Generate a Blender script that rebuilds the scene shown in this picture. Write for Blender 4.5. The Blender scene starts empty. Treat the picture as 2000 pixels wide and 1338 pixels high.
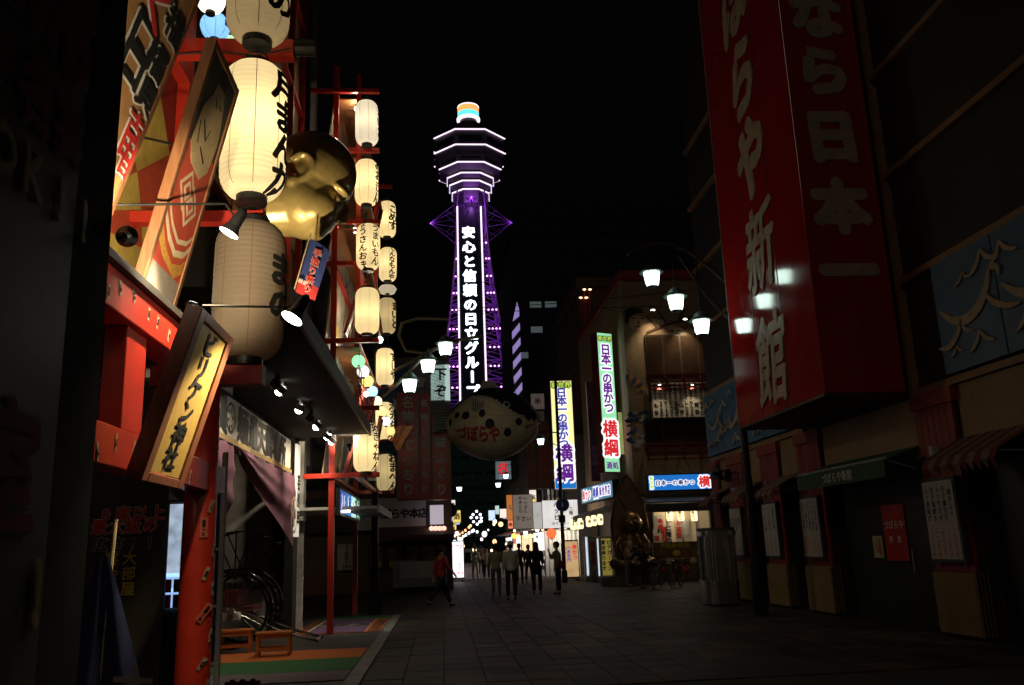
import bpy, bmesh, math, random
import numpy as np
from mathutils import Vector, Matrix
random.seed(7)
R_ = math.radians
scene = bpy.context.scene

# ------------------------------------------------------------------ camera
FPX, CX, CY, EYE = 1690.0, 1000.0, 669.0, 1.6
_u = np.array([-260.0, 7170.0, -FPX]); _u /= np.linalg.norm(_u)
_d = np.array([862 - CX, CY - 1070, -FPX]); _d /= np.linalg.norm(_d)
_d -= _u * (_u @ _d); _d /= np.linalg.norm(_d)
RW = np.array([np.cross(_d, _u), _d, _u])
cam = bpy.data.cameras.new('camera')
cam.sensor_width = 36.0
cam.lens = FPX / 2000.0 * 36.0
cam.clip_end = 2000.0
cam.clip_start = 0.05
camo = bpy.data.objects.new('camera', cam)
scene.collection.objects.link(camo)
camo.matrix_world = Matrix(((*RW[0], 0.0), (*RW[1], 0.0), (*RW[2], EYE), (0, 0, 0, 1)))
scene.camera = camo

# ------------------------------------------------------------------ night sky, faint added fill, exposure
world = bpy.data.worlds.new('World'); scene.world = world; world.use_nodes = True
wn = world.node_tree
bg = wn.nodes['Background']
sky = wn.nodes.new('ShaderNodeTexSky'); sky.sky_type = 'NISHITA'; sky.sun_disc = False
sky.sun_elevation = R_(-4.5); sky.sun_rotation = R_(200.0)
wn.links.new(sky.outputs[0], bg.inputs[0]); bg.inputs[1].default_value = 0.11
sl = bpy.data.lights.new('rear_fill', 'SUN'); sl.energy = 0.05; sl.angle = R_(14.0); sl.color = (1.0, 0.84, 0.64)  # warm fill added from behind the camera, stands for unseen street lights
so = bpy.data.objects.new('rear_fill', sl); scene.collection.objects.link(so)
so.rotation_euler = Vector((.34, .80, -.46)).to_track_quat('-Z', 'Y').to_euler()
vs = scene.view_settings
vs.view_transform = 'Standard'; vs.look = 'None'; vs.exposure = 0.0; vs.gamma = 1.0
scene.render.engine = 'CYCLES'
cy = scene.cycles
cy.use_denoising = True
cy.max_bounces = 4; cy.diffuse_bounces = 2; cy.glossy_bounces = 2; cy.transmission_bounces = 2
cy.use_adaptive_sampling = True; cy.adaptive_threshold = 0.02
cy.sample_clamp_indirect = 1.5; cy.use_light_tree = True
cy.caustics_reflective = False; cy.caustics_refractive = False

# ------------------------------------------------------------------ helpers: places
def ray(px, py): return RW @ np.array([px - CX, CY - py, -FPX])
def PY(px, py, Y): v = ray(px, py); v = v * (Y / v[1]); return Vector((v[0], v[1], v[2] + EYE))
def PX(px, py, X): v = ray(px, py); v = v * (X / v[0]); return Vector((v[0], v[1], v[2] + EYE))
def PZ(px, py, Z=0.0): v = ray(px, py); v = v * ((Z - EYE) / v[2]); return Vector((v[0], v[1], v[2] + EYE))
V3 = Vector
EX, EY, EZ = V3((1, 0, 0)), V3((0, 1, 0)), V3((0, 0, 1))

# ------------------------------------------------------------------ helpers: materials
MATS = {}
def mat(name, col=(.5, .5, .5), rough=.6, metal=0.0, var=.25, scale=6.0, bump=.15, spec=.5, coat=0.0, streak=None, dirt=0.0):
    if name in MATS: return MATS[name]
    m = bpy.data.materials.new(name); m.use_nodes = True
    nt = m.node_tree; N = nt.nodes; L = nt.links; b = N['Principled BSDF']
    tc = N.new('ShaderNodeTexCoord'); mp = N.new('ShaderNodeMapping')
    L.new(tc.outputs['Object'], mp.inputs[0])
    if streak: mp.inputs['Scale'].default_value = streak
    no = N.new('ShaderNodeTexNoise'); no.inputs['Scale'].default_value = scale; no.inputs['Detail'].default_value = 6
    no.inputs['Roughness'].default_value = .65
    L.new(mp.outputs[0], no.inputs['Vector'])
    cr = N.new('ShaderNodeValToRGB'); c = V3(col)
    lo = [max(0, x * (1 - var)) for x in c]; hi = [min(1, x * (1 + var * .7)) for x in c]
    cr.color_ramp.elements[0].position = .3; cr.color_ramp.elements[1].position = .72
    cr.color_ramp.elements[0].color = (*lo, 1); cr.color_ramp.elements[1].color = (*hi, 1)
    L.new(no.outputs['Fac'], cr.inputs[0])
    out = cr.outputs[0]
    if dirt > 0:
        n2 = N.new('ShaderNodeTexNoise'); n2.inputs['Scale'].default_value = 1.3; n2.inputs['Detail'].default_value = 8
        L.new(tc.outputs['Object'], n2.inputs['Vector'])
        r2 = N.new('ShaderNodeValToRGB'); r2.color_ramp.elements[0].position = .45; r2.color_ramp.elements[1].position = .7
        r2.color_ramp.elements[0].color = (0, 0, 0, 1); r2.color_ramp.elements[1].color = (dirt, dirt, dirt, 1)
        L.new(n2.outputs['Fac'], r2.inputs[0])
        mx = N.new('ShaderNodeMixRGB'); mx.inputs[2].default_value = (*[x * .3 for x in c], 1)
        L.new(r2.outputs[0], mx.inputs[0]); L.new(out, mx.inputs[1]); out = mx.outputs[0]
    L.new(out, b.inputs['Base Color'])
    rr = N.new('ShaderNodeMapRange'); rr.inputs['To Min'].default_value = max(.03, rough - .1); rr.inputs['To Max'].default_value = min(1, rough + .1)
    L.new(no.outputs['Fac'], rr.inputs[0]); L.new(rr.outputs[0], b.inputs['Roughness'])
    b.inputs['Metallic'].default_value = metal
    b.inputs['Specular IOR Level'].default_value = spec
    b.inputs['Coat Weight'].default_value = coat; b.inputs['Coat Roughness'].default_value = .08
    if bump:
        bp = N.new('ShaderNodeBump'); bp.inputs['Strength'].default_value = bump; bp.inputs['Distance'].default_value = .01
        L.new(no.outputs['Fac'], bp.inputs['Height']); L.new(bp.outputs[0], b.inputs['Normal'])
    MATS[name] = m
    return m

def glow(name, col, s=1.0, var=0.0, scale=3.0, small=False):
    """something that gives off light itself"""
    if name in MATS: return MATS[name]
    m = bpy.data.materials.new(name); m.use_nodes = True
    nt = m.node_tree; N = nt.nodes; L = nt.links; b = N['Principled BSDF']
    b.inputs['Base Color'].default_value = (*[min(.8, c * .8) for c in col], 1); b.inputs['Roughness'].default_value = .35
    b.inputs['Emission Color'].default_value = (*col, 1)
    if small: m.cycles.emission_sampling = 'NONE'                # too small to light anything: found by chance rays only
    if var:
        tc = N.new('ShaderNodeTexCoord'); no = N.new('ShaderNodeTexNoise'); no.inputs['Scale'].default_value = scale
        L.new(tc.outputs['Object'], no.inputs['Vector'])
        mr = N.new('ShaderNodeMapRange'); mr.inputs['To Min'].default_value = s * (1 - var); mr.inputs['To Max'].default_value = s * (1 + var)
        L.new(no.outputs['Fac'], mr.inputs[0]); L.new(mr.outputs[0], b.inputs['Emission Strength'])
    else:
        b.inputs['Emission Strength'].default_value = s
    MATS[name] = m
    return m

def paper(name, col, emit):
    """lantern paper: lets the bulb inside shine through, a little glow of its own from the many inner bounces"""
    if name in MATS: return MATS[name]
    m = bpy.data.materials.new(name); m.use_nodes = True
    nt = m.node_tree; N = nt.nodes; L = nt.links
    N.remove(N['Principled BSDF'])
    tr = N.new('ShaderNodeBsdfTranslucent'); df = N.new('ShaderNodeBsdfDiffuse')
    tc = N.new('ShaderNodeTexCoord'); no = N.new('ShaderNodeTexNoise'); no.inputs['Scale'].default_value = 9; no.inputs['Detail'].default_value = 7
    L.new(tc.outputs['Object'], no.inputs['Vector'])
    cr = N.new('ShaderNodeValToRGB')
    cr.color_ramp.elements[0].color = (*[c * .86 for c in col], 1); cr.color_ramp.elements[1].color = (*col, 1)
    L.new(no.outputs['Fac'], cr.inputs[0])
    L.new(cr.outputs[0], tr.inputs[0]); L.new(cr.outputs[0], df.inputs[0])
    mx = N.new('ShaderNodeMixShader'); mx.inputs[0].default_value = .55
    L.new(df.outputs[0], mx.inputs[1]); L.new(tr.outputs[0], mx.inputs[2])
    o = N['Material Output']
    if emit > 0:
        em = N.new('ShaderNodeEmission'); L.new(cr.outputs[0], em.inputs[0]); em.inputs[1].default_value = emit
        ad = N.new('ShaderNodeAddShader'); L.new(mx.outputs[0], ad.inputs[0]); L.new(em.outputs[0], ad.inputs[1])
        L.new(ad.outputs[0], o.inputs[0])
    else:
        L.new(mx.outputs[0], o.inputs[0])
    MATS[name] = m
    return m

# ------------------------------------------------------------------ helpers: objects
COL = scene.collection
def thing(name, label, cat, loc=(0, 0, 0), rz=0.0, group=None):
    o = bpy.data.objects.new(name, None); COL.objects.link(o)
    o.location = loc; o.rotation_euler = (0, 0, rz); o.empty_display_size = .2
    tag(o, label, cat, group)
    return o
def tag(o, label=None, cat=None, group=None, kind=None):
    if label: o['label'] = label
    if cat: o['category'] = cat
    if group: o['group'] = group
    if kind: o['kind'] = kind
    return o
def rootloc(p):
    v = V3((0, 0, 0))
    while p is not None: v = v + V3(p.location); p = p.parent
    return v
def copytree(o, parent=None):
    c = o.copy(); COL.objects.link(c); c.parent = parent
    for ch in list(o.children): copytree(ch, c)
    return c

class MB:
    def __init__(s): s.v = []; s.f = []; s.m = []
    def add(s, vs, fs, mi=0):
        b = len(s.v); s.v += [tuple(x) for x in vs]; s.f += [tuple(b + i for i in f) for f in fs]; s.m += [mi] * len(fs); return s
    def para(s, O, a, b, c, mi=0):
        O, a, b, c = V3(O), V3(a), V3(b), V3(c)
        vs = [O, O + a, O + a + b, O + b, O + c, O + a + c, O + a + b + c, O + b + c]
        fs = [(0, 3, 2, 1), (4, 5, 6, 7), (0, 1, 5, 4), (1, 2, 6, 5), (2, 3, 7, 6), (3, 0, 4, 7)]
        if a.cross(b).dot(c) < 0: fs = [f[::-1] for f in fs]
        return s.add(vs, fs, mi)
    def box(s, x0, x1, y0, y1, z0, z1, mi=0):
        x0, x1 = min(x0, x1), max(x0, x1); y0, y1 = min(y0, y1), max(y0, y1); z0, z1 = min(z0, z1), max(z0, z1)
        return s.para((x0, y0, z0), (x1 - x0, 0, 0), (0, y1 - y0, 0), (0, 0, z1 - z0), mi)
    def cyl(s, p0, p1, r0, r1=None, n=12, mi=0, caps=True):
        p0, p1 = V3(p0), V3(p1); r1 = r0 if r1 is None else r1
        a = (p1 - p0).normalized(); t = V3((0, 0, 1)) if abs(a.z) < .9 else V3((1, 0, 0))
        u = a.cross(t).normalized(); w = a.cross(u)
        vs = []
        for p, r in ((p0, r0), (p1, r1)):
            for i in range(n):
                g = 2 * math.pi * i / n; vs.append(p + u * (r * math.cos(g)) + w * (r * math.sin(g)))
        fs = [(i, n + i, n + (i + 1) % n, (i + 1) % n) for i in range(n)]
        if caps: fs += [tuple(range(n)), tuple(range(2 * n - 1, n - 1, -1))]
        return s.add(vs, fs, mi)
    def tube(s, pts, r, n=8, mi=0):
        pts = [V3(p) for p in pts]
        rs = r if isinstance(r, (list, tuple)) else [r] * len(pts)
        vs = []; ref = None
        for i, p in enumerate(pts):
            a = (pts[min(i + 1, len(pts) - 1)] - pts[max(i - 1, 0)]).normalized()
            if ref is None: ref = V3((0, 0, 1)) if abs(a.z) < .9 else V3((1, 0, 0))
            u = a.cross(ref).normalized(); w = u.cross(a).normalized(); ref = w
            for k in range(n):
                g = 2 * math.pi * k / n; vs.append(p + u * (rs[i] * math.cos(g)) + w * (rs[i] * math.sin(g)))
        fs = []
        for i in range(len(pts) - 1):
            for k in range(n):
                fs.append((i * n + k, i * n + (k + 1) % n, (i + 1) * n + (k + 1) % n, (i + 1) * n + k))
        fs += [tuple(range(n))[::-1], tuple(range((len(pts) - 1) * n, len(pts) * n))]
        return s.add(vs, fs, mi)
    def lathe(s, c, prof, n=24, mi=0, ph=0.0, cap=True):
        c = V3(c); vs = []
        for r, z in prof:
            for i in range(n):
                g = ph + 2 * math.pi * i / n; vs.append(c + V3((r * math.cos(g), r * math.sin(g), z)))
        fs = []
        for j in range(len(prof) - 1):
            for i in range(n):
                fs.append((j * n + i, j * n + (i + 1) % n, (j + 1) * n + (i + 1) % n, (j + 1) * n + i))
        if cap: fs += [tuple(range(n))[::-1], tuple(range((len(prof) - 1) * n, len(prof) * n))]
        return s.add(vs, fs, mi)
    def ell(s, c, r, nu=16, nv=10, mi=0, fn=None):
        c = V3(c); vs = []; fs = []
        for j in range(nv + 1):
            t = math.pi * j / nv
            for i in range(nu):
                g = 2 * math.pi * i / nu
                p = V3((math.sin(t) * math.cos(g), math.sin(t) * math.sin(g), math.cos(t)))
                if fn: p = fn(p)
                vs.append(c + V3((p.x * r[0], p.y * r[1], p.z * r[2])))
        for j in range(nv):
            for i in range(nu):
                fs.append((j * nu + i, (j + 1) * nu + i, (j + 1) * nu + (i + 1) % nu, j * nu + (i + 1) % nu))
        return s.add(vs, fs, mi)
    def prism(s, pts, O, U, V, depth, mi=0):
        """outline pts (u, v) on the plane O + uU + vV, given a thickness along U x V"""
        O, U, V = V3(O), V3(U), V3(V); Nn = U.cross(V).normalized() * depth; n = len(pts)
        a = [O + U * p[0] + V * p[1] for p in pts]
        ar = sum(pts[i][0] * pts[(i + 1) % n][1] - pts[(i + 1) % n][0] * pts[i][1] for i in range(n))
        if ar < 0: a.reverse()
        vs = a + [p + Nn for p in a]
        fs = [tuple(range(n))[::-1], tuple(range(n, 2 * n))] + [(i, (i + 1) % n, n + (i + 1) % n, n + i) for i in range(n)]
        return s.add(vs, fs, mi)
    def build(s, name, m, parent=None, smooth=False, kind=None, bevel=0.0):
        off = rootloc(parent)
        me = bpy.data.meshes.new(name)
        me.from_pydata([(x - off.x, y - off.y, z - off.z) for x, y, z in s.v], [], s.f)
        ms = m if isinstance(m, (list, tuple)) else [m]
        for q in ms: me.materials.append(q)
        me.polygons.foreach_set('material_index', s.m)
        if smooth: me.polygons.foreach_set('use_smooth', [True] * len(s.f))
        me.validate(); me.update()
        o = bpy.data.objects.new(name, me); COL.objects.link(o); o.parent = parent
        if kind: o['kind'] = kind
        if bevel:
            b = o.modifiers.new('bevel', 'BEVEL'); b.width = bevel; b.segments = 2; b.limit_method = 'ANGLE'
        return o

# ------------------------------------------------------------------ helpers: lettering
_gl = {}
def glyph(ch, bold):
    k = (ch, bold)
    if k in _gl: return _gl[k]
    c = bpy.data.curves.new('g', 'FONT'); c.body = ch; c.size = 1; c.resolution_u = 2; c.offset = bold
    o = bpy.data.objects.new('g', c)
    me = bpy.data.meshes.new_from_object(o)
    vs = np.array([v.co[:2] for v in me.vertices]).reshape(-1, 2)
    fs = []
    for p in me.polygons:
        q = tuple(p.vertices); ar = sum(vs[q[i]][0] * vs[q[(i + 1) % len(q)]][1] - vs[q[(i + 1) % len(q)]][0] * vs[q[i]][1] for i in range(len(q)))
        if abs(ar) > 1e-9: fs.append(q if ar > 0 else q[::-1])
    if len(vs):
        cx = .5 if ord(ch) > 0x2000 else (vs[:, 0].min() + vs[:, 0].max()) / 2
        vs = vs - np.array([cx, .38])
    bpy.data.objects.remove(o); bpy.data.curves.remove(c); bpy.data.meshes.remove(me)
    _gl[k] = (vs, fs)
    return _gl[k]

SHIFT = [(0, 0)] + [(math.cos(k * math.pi / 4), math.sin(k * math.pi / 4)) for k in range(8)]
SHIFT2 = SHIFT[:1] + [(r * math.cos(k * math.pi / 8), r * math.sin(k * math.pi / 8)) for k in range(16) for r in (.55, 1.0)]
def layout(cols, size, vertical=True, bold=.02, pitch=1.06, gap=1.2, sx=1.0, jit=0.0, shear=0.0, parts=None):
    """(vertex list of (u, v, w), faces) centred on 0,0; columns of a vertical text run right to left.
    Heavy strokes: copies of the character a hair apart, so that close strokes never cross over."""
    if isinstance(cols, str): cols = [cols]
    V, F = [], []
    rnd = random.Random(sum(map(ord, ''.join(cols))))
    nc = len(cols)
    for ci, s in enumerate(cols):
        n = len(s)
        for i, ch in enumerate(s):
            if ch in ' 　': continue
            bb = 0.0; d = bold
            g, fs = glyph(ch, bb)
            if not len(g): continue
            a = rnd.uniform(-jit, jit); k = 1 + rnd.uniform(-jit, jit) * .8
            jx = rnd.uniform(-jit, jit) * .3
            cv, cf = [], []
            for si, (dx, dy) in enumerate(SHIFT2 if d > .07 else SHIFT if d > .004 else SHIFT[:1]):
                x, y = (g[:, 0] + dx * d) * sx * k, (g[:, 1] + dy * d) * k
                if vertical and ch in 'ー－―～': x, y = y * 1.0, -x / max(sx, .01)
                x = x + shear * y
                x, y = x * math.cos(a) - y * math.sin(a), x * math.sin(a) + y * math.cos(a)
                if vertical:
                    ox = ((nc - 1) / 2 - ci) * gap * sx + jx; oy = ((n - 1) / 2 - i) * pitch
                else:
                    ox = (i - (n - 1) / 2) * pitch * sx; oy = ((nc - 1) / 2 - ci) * gap
                b = len(cv); w = si * max(.0004, .0015 * size) * (.27 if d > .07 else 1.0)
                cv += [(p, q, w) for p, q in zip((x + ox) * size, (y + oy) * size)]; cf += [tuple(b + q for q in f) for f in fs]
            if parts is not None: parts.append((cv, cf))
            b = len(V); V += cv; F += [tuple(b + q for q in f) for f in cf]
    return V, F

def letter(cols, O, U, V, size, m, parent, vertical=True, eps=.006, name='lettering', outline=None, **kw):
    """flat print on the plane through O (centre of the text) spanned by unit vectors U (right) and V (up)"""
    O, U, V = V3(O), V3(U).normalized(), V3(V).normalized(); Nn = U.cross(V)
    def put(nm, mm, k2, e):
        parts = []; vs, fs = layout(cols, size, vertical, parts=parts, **k2)
        if size < .2 or len(parts) > 8: parts = [(vs, fs)]
        o = None
        for pv_, pf_ in parts:
            mb = MB(); mb.add([O + U * a + V * b + Nn * (e + w) for a, b, w in pv_], pf_); o = mb.build(nm if len(parts) == 1 else nm.replace('lettering', 'character'), mm, parent)
        return o
    if outline:
        om, ob = outline
        k2 = dict(kw); k2['bold'] = kw.get('bold', .02) + ob
        put(name + '_outline', om, k2, eps)
        eps += .006
    return put(name, m, kw, eps)

def letter_cyl(cols, c, R, ang, size, m, parent, eps=.008, rfun=None, **kw):
    """writing wrapped round a lantern: c centre, ang the direction the text faces"""
    vs, fs = layout(cols, size, True, **kw)
    me = bpy.data.meshes.new('t'); me.from_pydata(vs, [], fs)
    bm = bmesh.new(); bm.from_mesh(me); bpy.data.meshes.remove(me)
    if vs:
        x0 = min(a[0] for a in vs); x1 = max(a[0] for a in vs); n = max(2, int((x1 - x0) / (R * .12)))
        for i in range(1, n):
            bmesh.ops.bisect_plane(bm, geom=bm.verts[:] + bm.edges[:] + bm.faces[:], plane_co=(x0 + (x1 - x0) * i / n, 0, 0), plane_no=(1, 0, 0))
        y0 = min(a[1] for a in vs); y1 = max(a[1] for a in vs); n = 10
        if rfun:
            for i in range(1, n):
                bmesh.ops.bisect_plane(bm, geom=bm.verts[:] + bm.edges[:] + bm.faces[:], plane_co=(0, y0 + (y1 - y0) * i / n, 0), plane_no=(0, 1, 0))
    c = V3(c)
    bm.verts.index_update()
    out = []
    for v in bm.verts:
        r = (rfun(v.co.y) if rfun else R) + eps + v.co.z; g = ang + v.co.x / R
        out.append(c + V3((r * math.cos(g), r * math.sin(g), v.co.y)))
    mb = MB(); mb.add(out, [tuple(v.index for v in f.verts) for f in bm.faces]); bm.free()
    return mb.build('lettering', m, parent)

def lamp_point(name, loc, w, col, parent, r=.04):
    l = bpy.data.lights.new(name, 'POINT'); l.energy = w; l.color = col; l.shadow_soft_size = r
    o = bpy.data.objects.new(name, l); COL.objects.link(o); o.parent = parent; o.location = V3(loc) - rootloc(parent); return o
def lamp_spot(name, loc, to, w, col, parent, ang=70, blend=.5, r=.04):
    l = bpy.data.lights.new(name, 'SPOT'); l.energy = w; l.color = col; l.shadow_soft_size = r
    l.spot_size = R_(ang); l.spot_blend = blend
    o = bpy.data.objects.new(name, l); COL.objects.link(o); o.parent = parent; o.location = V3(loc) - rootloc(parent)
    o.rotation_euler = (V3(to) - V3(loc)).to_track_quat('-Z', 'Y').to_euler(); return o

# ------------------------------------------------------------------ materials
M = dict(
    black=mat('black_paint', (.012, .012, .013), .45), blackm=mat('black_metal', (.015, .015, .016), .35, .3),
    ink=mat('brush_ink', (.008, .007, .006), .7, bump=0), red=mat('vermilion_paint', (.55, .035, .018), .42, var=.18, dirt=.25, coat=.15),
    redwood=mat('red_timber', (.30, .026, .018), .6, var=.35, streak=(6, 6, .7), dirt=.35),
    redsign=mat('red_enamel_sign', (.42, .012, .012), .1, var=.06, scale=2, bump=.012, coat=.6),
    wood=mat('brown_timber', (.20, .085, .035), .55, var=.35, streak=(9, 9, .8), scale=5, bump=.3),
    darkwood=mat('dark_timber', (.05, .028, .017), .6, var=.4, streak=(9, 9, .8)),
    ply=mat('orange_plywood', (.42, .17, .06), .6, var=.3, streak=(1, 8, 8)),
    siding=mat('beige_siding', (.42, .29, .16), .65, var=.25, streak=(1, .6, 9)),
    bamboo=mat('bamboo_screen', (.36, .24, .11), .6, var=.4, streak=(22, 22, .5), bump=.5, dirt=.3),
    cream=mat('cream_paint', (.62, .5, .3), .6, dirt=.3), white=mat('white_paint', (.72, .70, .66), .5, var=.1, dirt=.2),
    print_w=mat('white_print', (.75, .73, .68), .6, var=.08, bump=0), print_r=mat('red_print', (.6, .03, .025), .6, var=.08, bump=0),
    print_k=mat('black_print', (.012, .012, .012), .6, bump=0), print_y=mat('yellow_print', (.7, .5, .03), .6, bump=0),
    print_b=mat('blue_print', (.03, .07, .4), .6, bump=0), print_g=mat('green_print', (.04, .3, .07), .6, bump=0),
    steel=mat('brushed_steel', (.5, .49, .47), .3, .9, var=.15, streak=(1, 1, 14), bump=.05), grey=mat('grey_paint', (.3, .3, .3), .55, dirt=.3),
    dgrey=mat('dark_grey', (.07, .07, .075), .6, dirt=.3), plaster=mat('white_plaster', (.6, .58, .54), .85, dirt=.35),
    gold=mat('gold_lacquer', (.66, .49, .17), .36, .3, var=.25, scale=2, bump=.03, coat=1.0),
    bronze=mat('dark_bronze', (.25, .14, .06), .4, .8, var=.35, scale=3, bump=.06, coat=.15),
    cloth_p=mat('purple_cloth', (.21, .09, .14), .85, var=.15, bump=.2), cloth_n=mat('navy_cloth', (.02, .03, .1), .85),
    blue=mat('blue_wave_panel', (.04, .14, .30), .55, var=.25, dirt=.3),
    bulb=glow('bulb_glass', (1.0, .93, .78), 22.0), bulb_s=glow('small_bulb', (1.0, .9, .7), 10.0),
    streetglass=glow('street_lamp_glass', (.76, 1.0, .87), 5.5),
)
SK = mat('skin', (.45, .26, .17), .55, bump=0)

# ================================================================== THE SETTING
g = MB(); g.box(-400, 400, -20, 900, -.6, -.03)
gr = g.build('ground', mat('asphalt', (.05, .048, .046), .8, dirt=.3)); tag(gr, kind='structure')

def slabmesh(name, w, l, m):
    b = MB(); e = .007
    b.add([(-w/2, -l/2, -.03), (w/2, -l/2, -.03), (w/2, l/2, -.03), (-w/2, l/2, -.03),
           (-w/2, -l/2, -.008), (w/2, -l/2, -.008), (w/2, l/2, -.008), (-w/2, l/2, -.008),
           (-w/2+e, -l/2+e, 0), (w/2-e, -l/2+e, 0), (w/2-e, l/2-e, 0), (-w/2+e, l/2-e, 0)],
          [(0, 1, 5, 4), (1, 2, 6, 5), (2, 3, 7, 6), (3, 0, 4, 7), (4, 5, 9, 8), (5, 6, 10, 9), (6, 7, 11, 10), (7, 4, 8, 11), (8, 9, 10, 11)])
    return b
SLABC = [(.115, .08, .055), (.10, .075, .055), (.085, .075, .065), (.065, .062, .065), (.15, .095, .055), (.11, .07, .045), (.08, .07, .058)]
SLABM = [mat('paving_stone_%d' % i, c, .62, var=.3, scale=7, bump=.3, dirt=.4, spec=.14) for i, c in enumerate([tuple(v * .78 for v in q) for q in SLABC])]
for m in SLABM:                                                   # no two slabs quite alike: some worn pale, some stained dark
    nt = m.node_tree; bs = nt.nodes['Principled BSDF']; lk = bs.inputs['Base Color'].links[0]; src = lk.from_socket
    oi = nt.nodes.new('ShaderNodeObjectInfo'); mr = nt.nodes.new('ShaderNodeMapRange'); mr.inputs['To Min'].default_value = .55; mr.inputs['To Max'].default_value = 1.35
    ge = nt.nodes.new('ShaderNodeNewGeometry'); n3 = nt.nodes.new('ShaderNodeTexNoise'); n3.inputs['Scale'].default_value = .9; n3.inputs['Detail'].default_value = 8
    nt.links.new(ge.outputs['Position'], n3.inputs['Vector']); r3 = nt.nodes.new('ShaderNodeMapRange'); r3.inputs['From Min'].default_value = .35; r3.inputs['From Max'].default_value = .65; r3.inputs['To Min'].default_value = .55; r3.inputs['To Max'].default_value = 1.2
    nt.links.new(n3.outputs['Fac'], r3.inputs[0]); mu = nt.nodes.new('ShaderNodeMath'); mu.operation = 'MULTIPLY'
    nt.links.new(oi.outputs['Random'], mr.inputs[0]); nt.links.new(mr.outputs[0], mu.inputs[0]); nt.links.new(r3.outputs[0], mu.inputs[1])
    vm_ = nt.nodes.new('ShaderNodeVectorMath'); vm_.operation = 'SCALE'; nt.links.new(src, vm_.inputs[0]); nt.links.new(mu.outputs[0], vm_.inputs['Scale']); nt.links.new(vm_.outputs[0], bs.inputs['Base Color'])
pv = MB(); pv.box(-30, 8.6, 8, 110, -.028, -.014)
paving = pv.build('pavement', mat('mortar', (.05, .042, .034), .9)); tag(paving, kind='structure')
SW, SL = .52, .62
protos = []
for m in SLABM:
    o = slabmesh('paving_slab', SW - .008, SL - .008, m).build('paving_slab', m, paving); protos.append(o)
used = set(); rest = MB(); count = 0
rr = random.Random(3)
X0 = -1.03
cells = []
for i in range(18):
    for j in range(60):
        cells.append((X0 + SW * (i + .5), 10.6 + SL * (j + .5), j))
cells.sort(key=lambda c: c[1] ** 2 + (c[0] - 1.2) ** 2 * 1.6)
for n, (x, y, j) in enumerate(cells):
    k = rr.choices(range(len(SLABM)), [3, 3, 3, 2, 1.3, 2.5, 3])[0]
    dz = rr.uniform(-.003, .003)
    if n < 296:
        if k not in used: used.add(k); o = protos[k]
        else: o = protos[k].copy(); COL.objects.link(o)
        o.location = (x, y, dz); o.rotation_euler = (rr.uniform(-.004, .004), rr.uniform(-.004, .004), rr.uniform(-.004, .004))
    else:
        s = slabmesh('', SW - .008, SL - .008, None)
        rest.add([(a + x, b + y, c + dz) for a, b, c in s.v], s.f[4:], k)
for i in range(26):                                             # the crossing lane left and right of the street
    for j in range(22):
        x = X0 - SW * (i + .5); y = 23.3 + .6 * (j + .5)
        s = slabmesh('', SW - .008, .592, None); k = rr.randrange(len(SLABM))
        rest.add([(a + x, b + y, c) for a, b, c in s.v], s.f[4:], k)
rest.build('paving_field', SLABM, paving, kind='stuff')
fs = MB(); fs.box(.2, 8.6, 47.9, 150, -.012, -.003)
o = fs.build('street_far', mat('far_paving', (.16, .14, .12), .5, dirt=.4)); tag(o, kind='structure')

# left pavement with kerb stones
lp = MB(); lp.box(-9, -1.26, 3, 23.2, -.012, .004)
lpo = lp.build('side_pavement', mat('dark_slate', (.07, .06, .055), .65, var=.3, dirt=.4)); tag(lpo, kind='structure')
km = mat('kerb_stone', (.2, .185, .165), .6, dirt=.35)
first = None
for j in range(13):
    if first is None:
        b = MB(); b.box(-.105, .105, -.49, .49, -.02, .014); first = b.build('kerb_stone', km, lpo, bevel=.01); o = first
    else: o = first.copy(); COL.objects.link(o)
    o.location = (-1.15, 10.8 + j * 1.0, 0)

# manhole cover
t = thing('manhole_cover', 'square grey metal manhole cover set in the paving at the bottom edge', 'manhole cover', (1.85, 11.5, 0))
b = MB(); b.box(-.45, .45, -.5, .5, .002, .012); b.build('frame', M['steel'], t)
b = MB(); b.box(-.4, .4, -.45, .45, .013, .016); b.build('plate', M['dgrey'], t)
b = MB()
for i in range(15):
    for j in range(17):
        x, y = -.37 + i * .053, -.42 + j * .053
        b.para((x - .016, y - .006, .0165), (.032, .012 if (i + j) % 2 else 0, 0), (0 if (i + j) % 2 else .0, .012, 0), (0, 0, .005))
b.build('tread_pattern', M['steel'], t, kind='stuff')

# ================================================================== THE TOWER
TX, TY = 7.9, 185.0
t = thing('observation_tower', 'tall purple lit observation tower with a vertical white lettered sign', 'tower', (TX, TY, 0))
PXM = (PY(1001, 400, TY) - PY(1000, 400, TY)).x
neon = glow('white_neon', (1.0, .80, .98), 1.5); nkey = glow('tower_letter_glow', (.86, .96, 1.0), 2.6, small=True)
tpur = mat('tower_purple_steel', (.24, .10, .34), .5, .2, var=.2); tdark = mat('tower_cladding', (.09, .07, .10), .5)
rings = []
for py, hp in ((252, 69), (282, 69), (316, 60), (337, 44.5), (352.5, 40), (369, 35.5)):
    a = hp * PXM; z = PY(914, py, TY - a).z; rings.append((z, a))
cosh = math.cos(math.pi / 8)
def octp(a, z): return (a / cosh, z)
prof = [octp(rings[5][1] * .93, rings[5][0] - 3.2)]
for z, a in rings[::-1]:
    prof += [octp(a * .97, z - .25), octp(a * .97, z + .5)]
    prof += [octp(a * .93, z + .6)]
top = rings[0][0]
prof += [octp(rings[0][1] * .6, top + 2.0), octp(2.9, top + 2.1), octp(2.7, top + 5.0)]
b = MB(); b.lathe((TX, TY, 0), prof, 8, ph=math.pi / 8); b.build('observation_deck', tdark, t)
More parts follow.
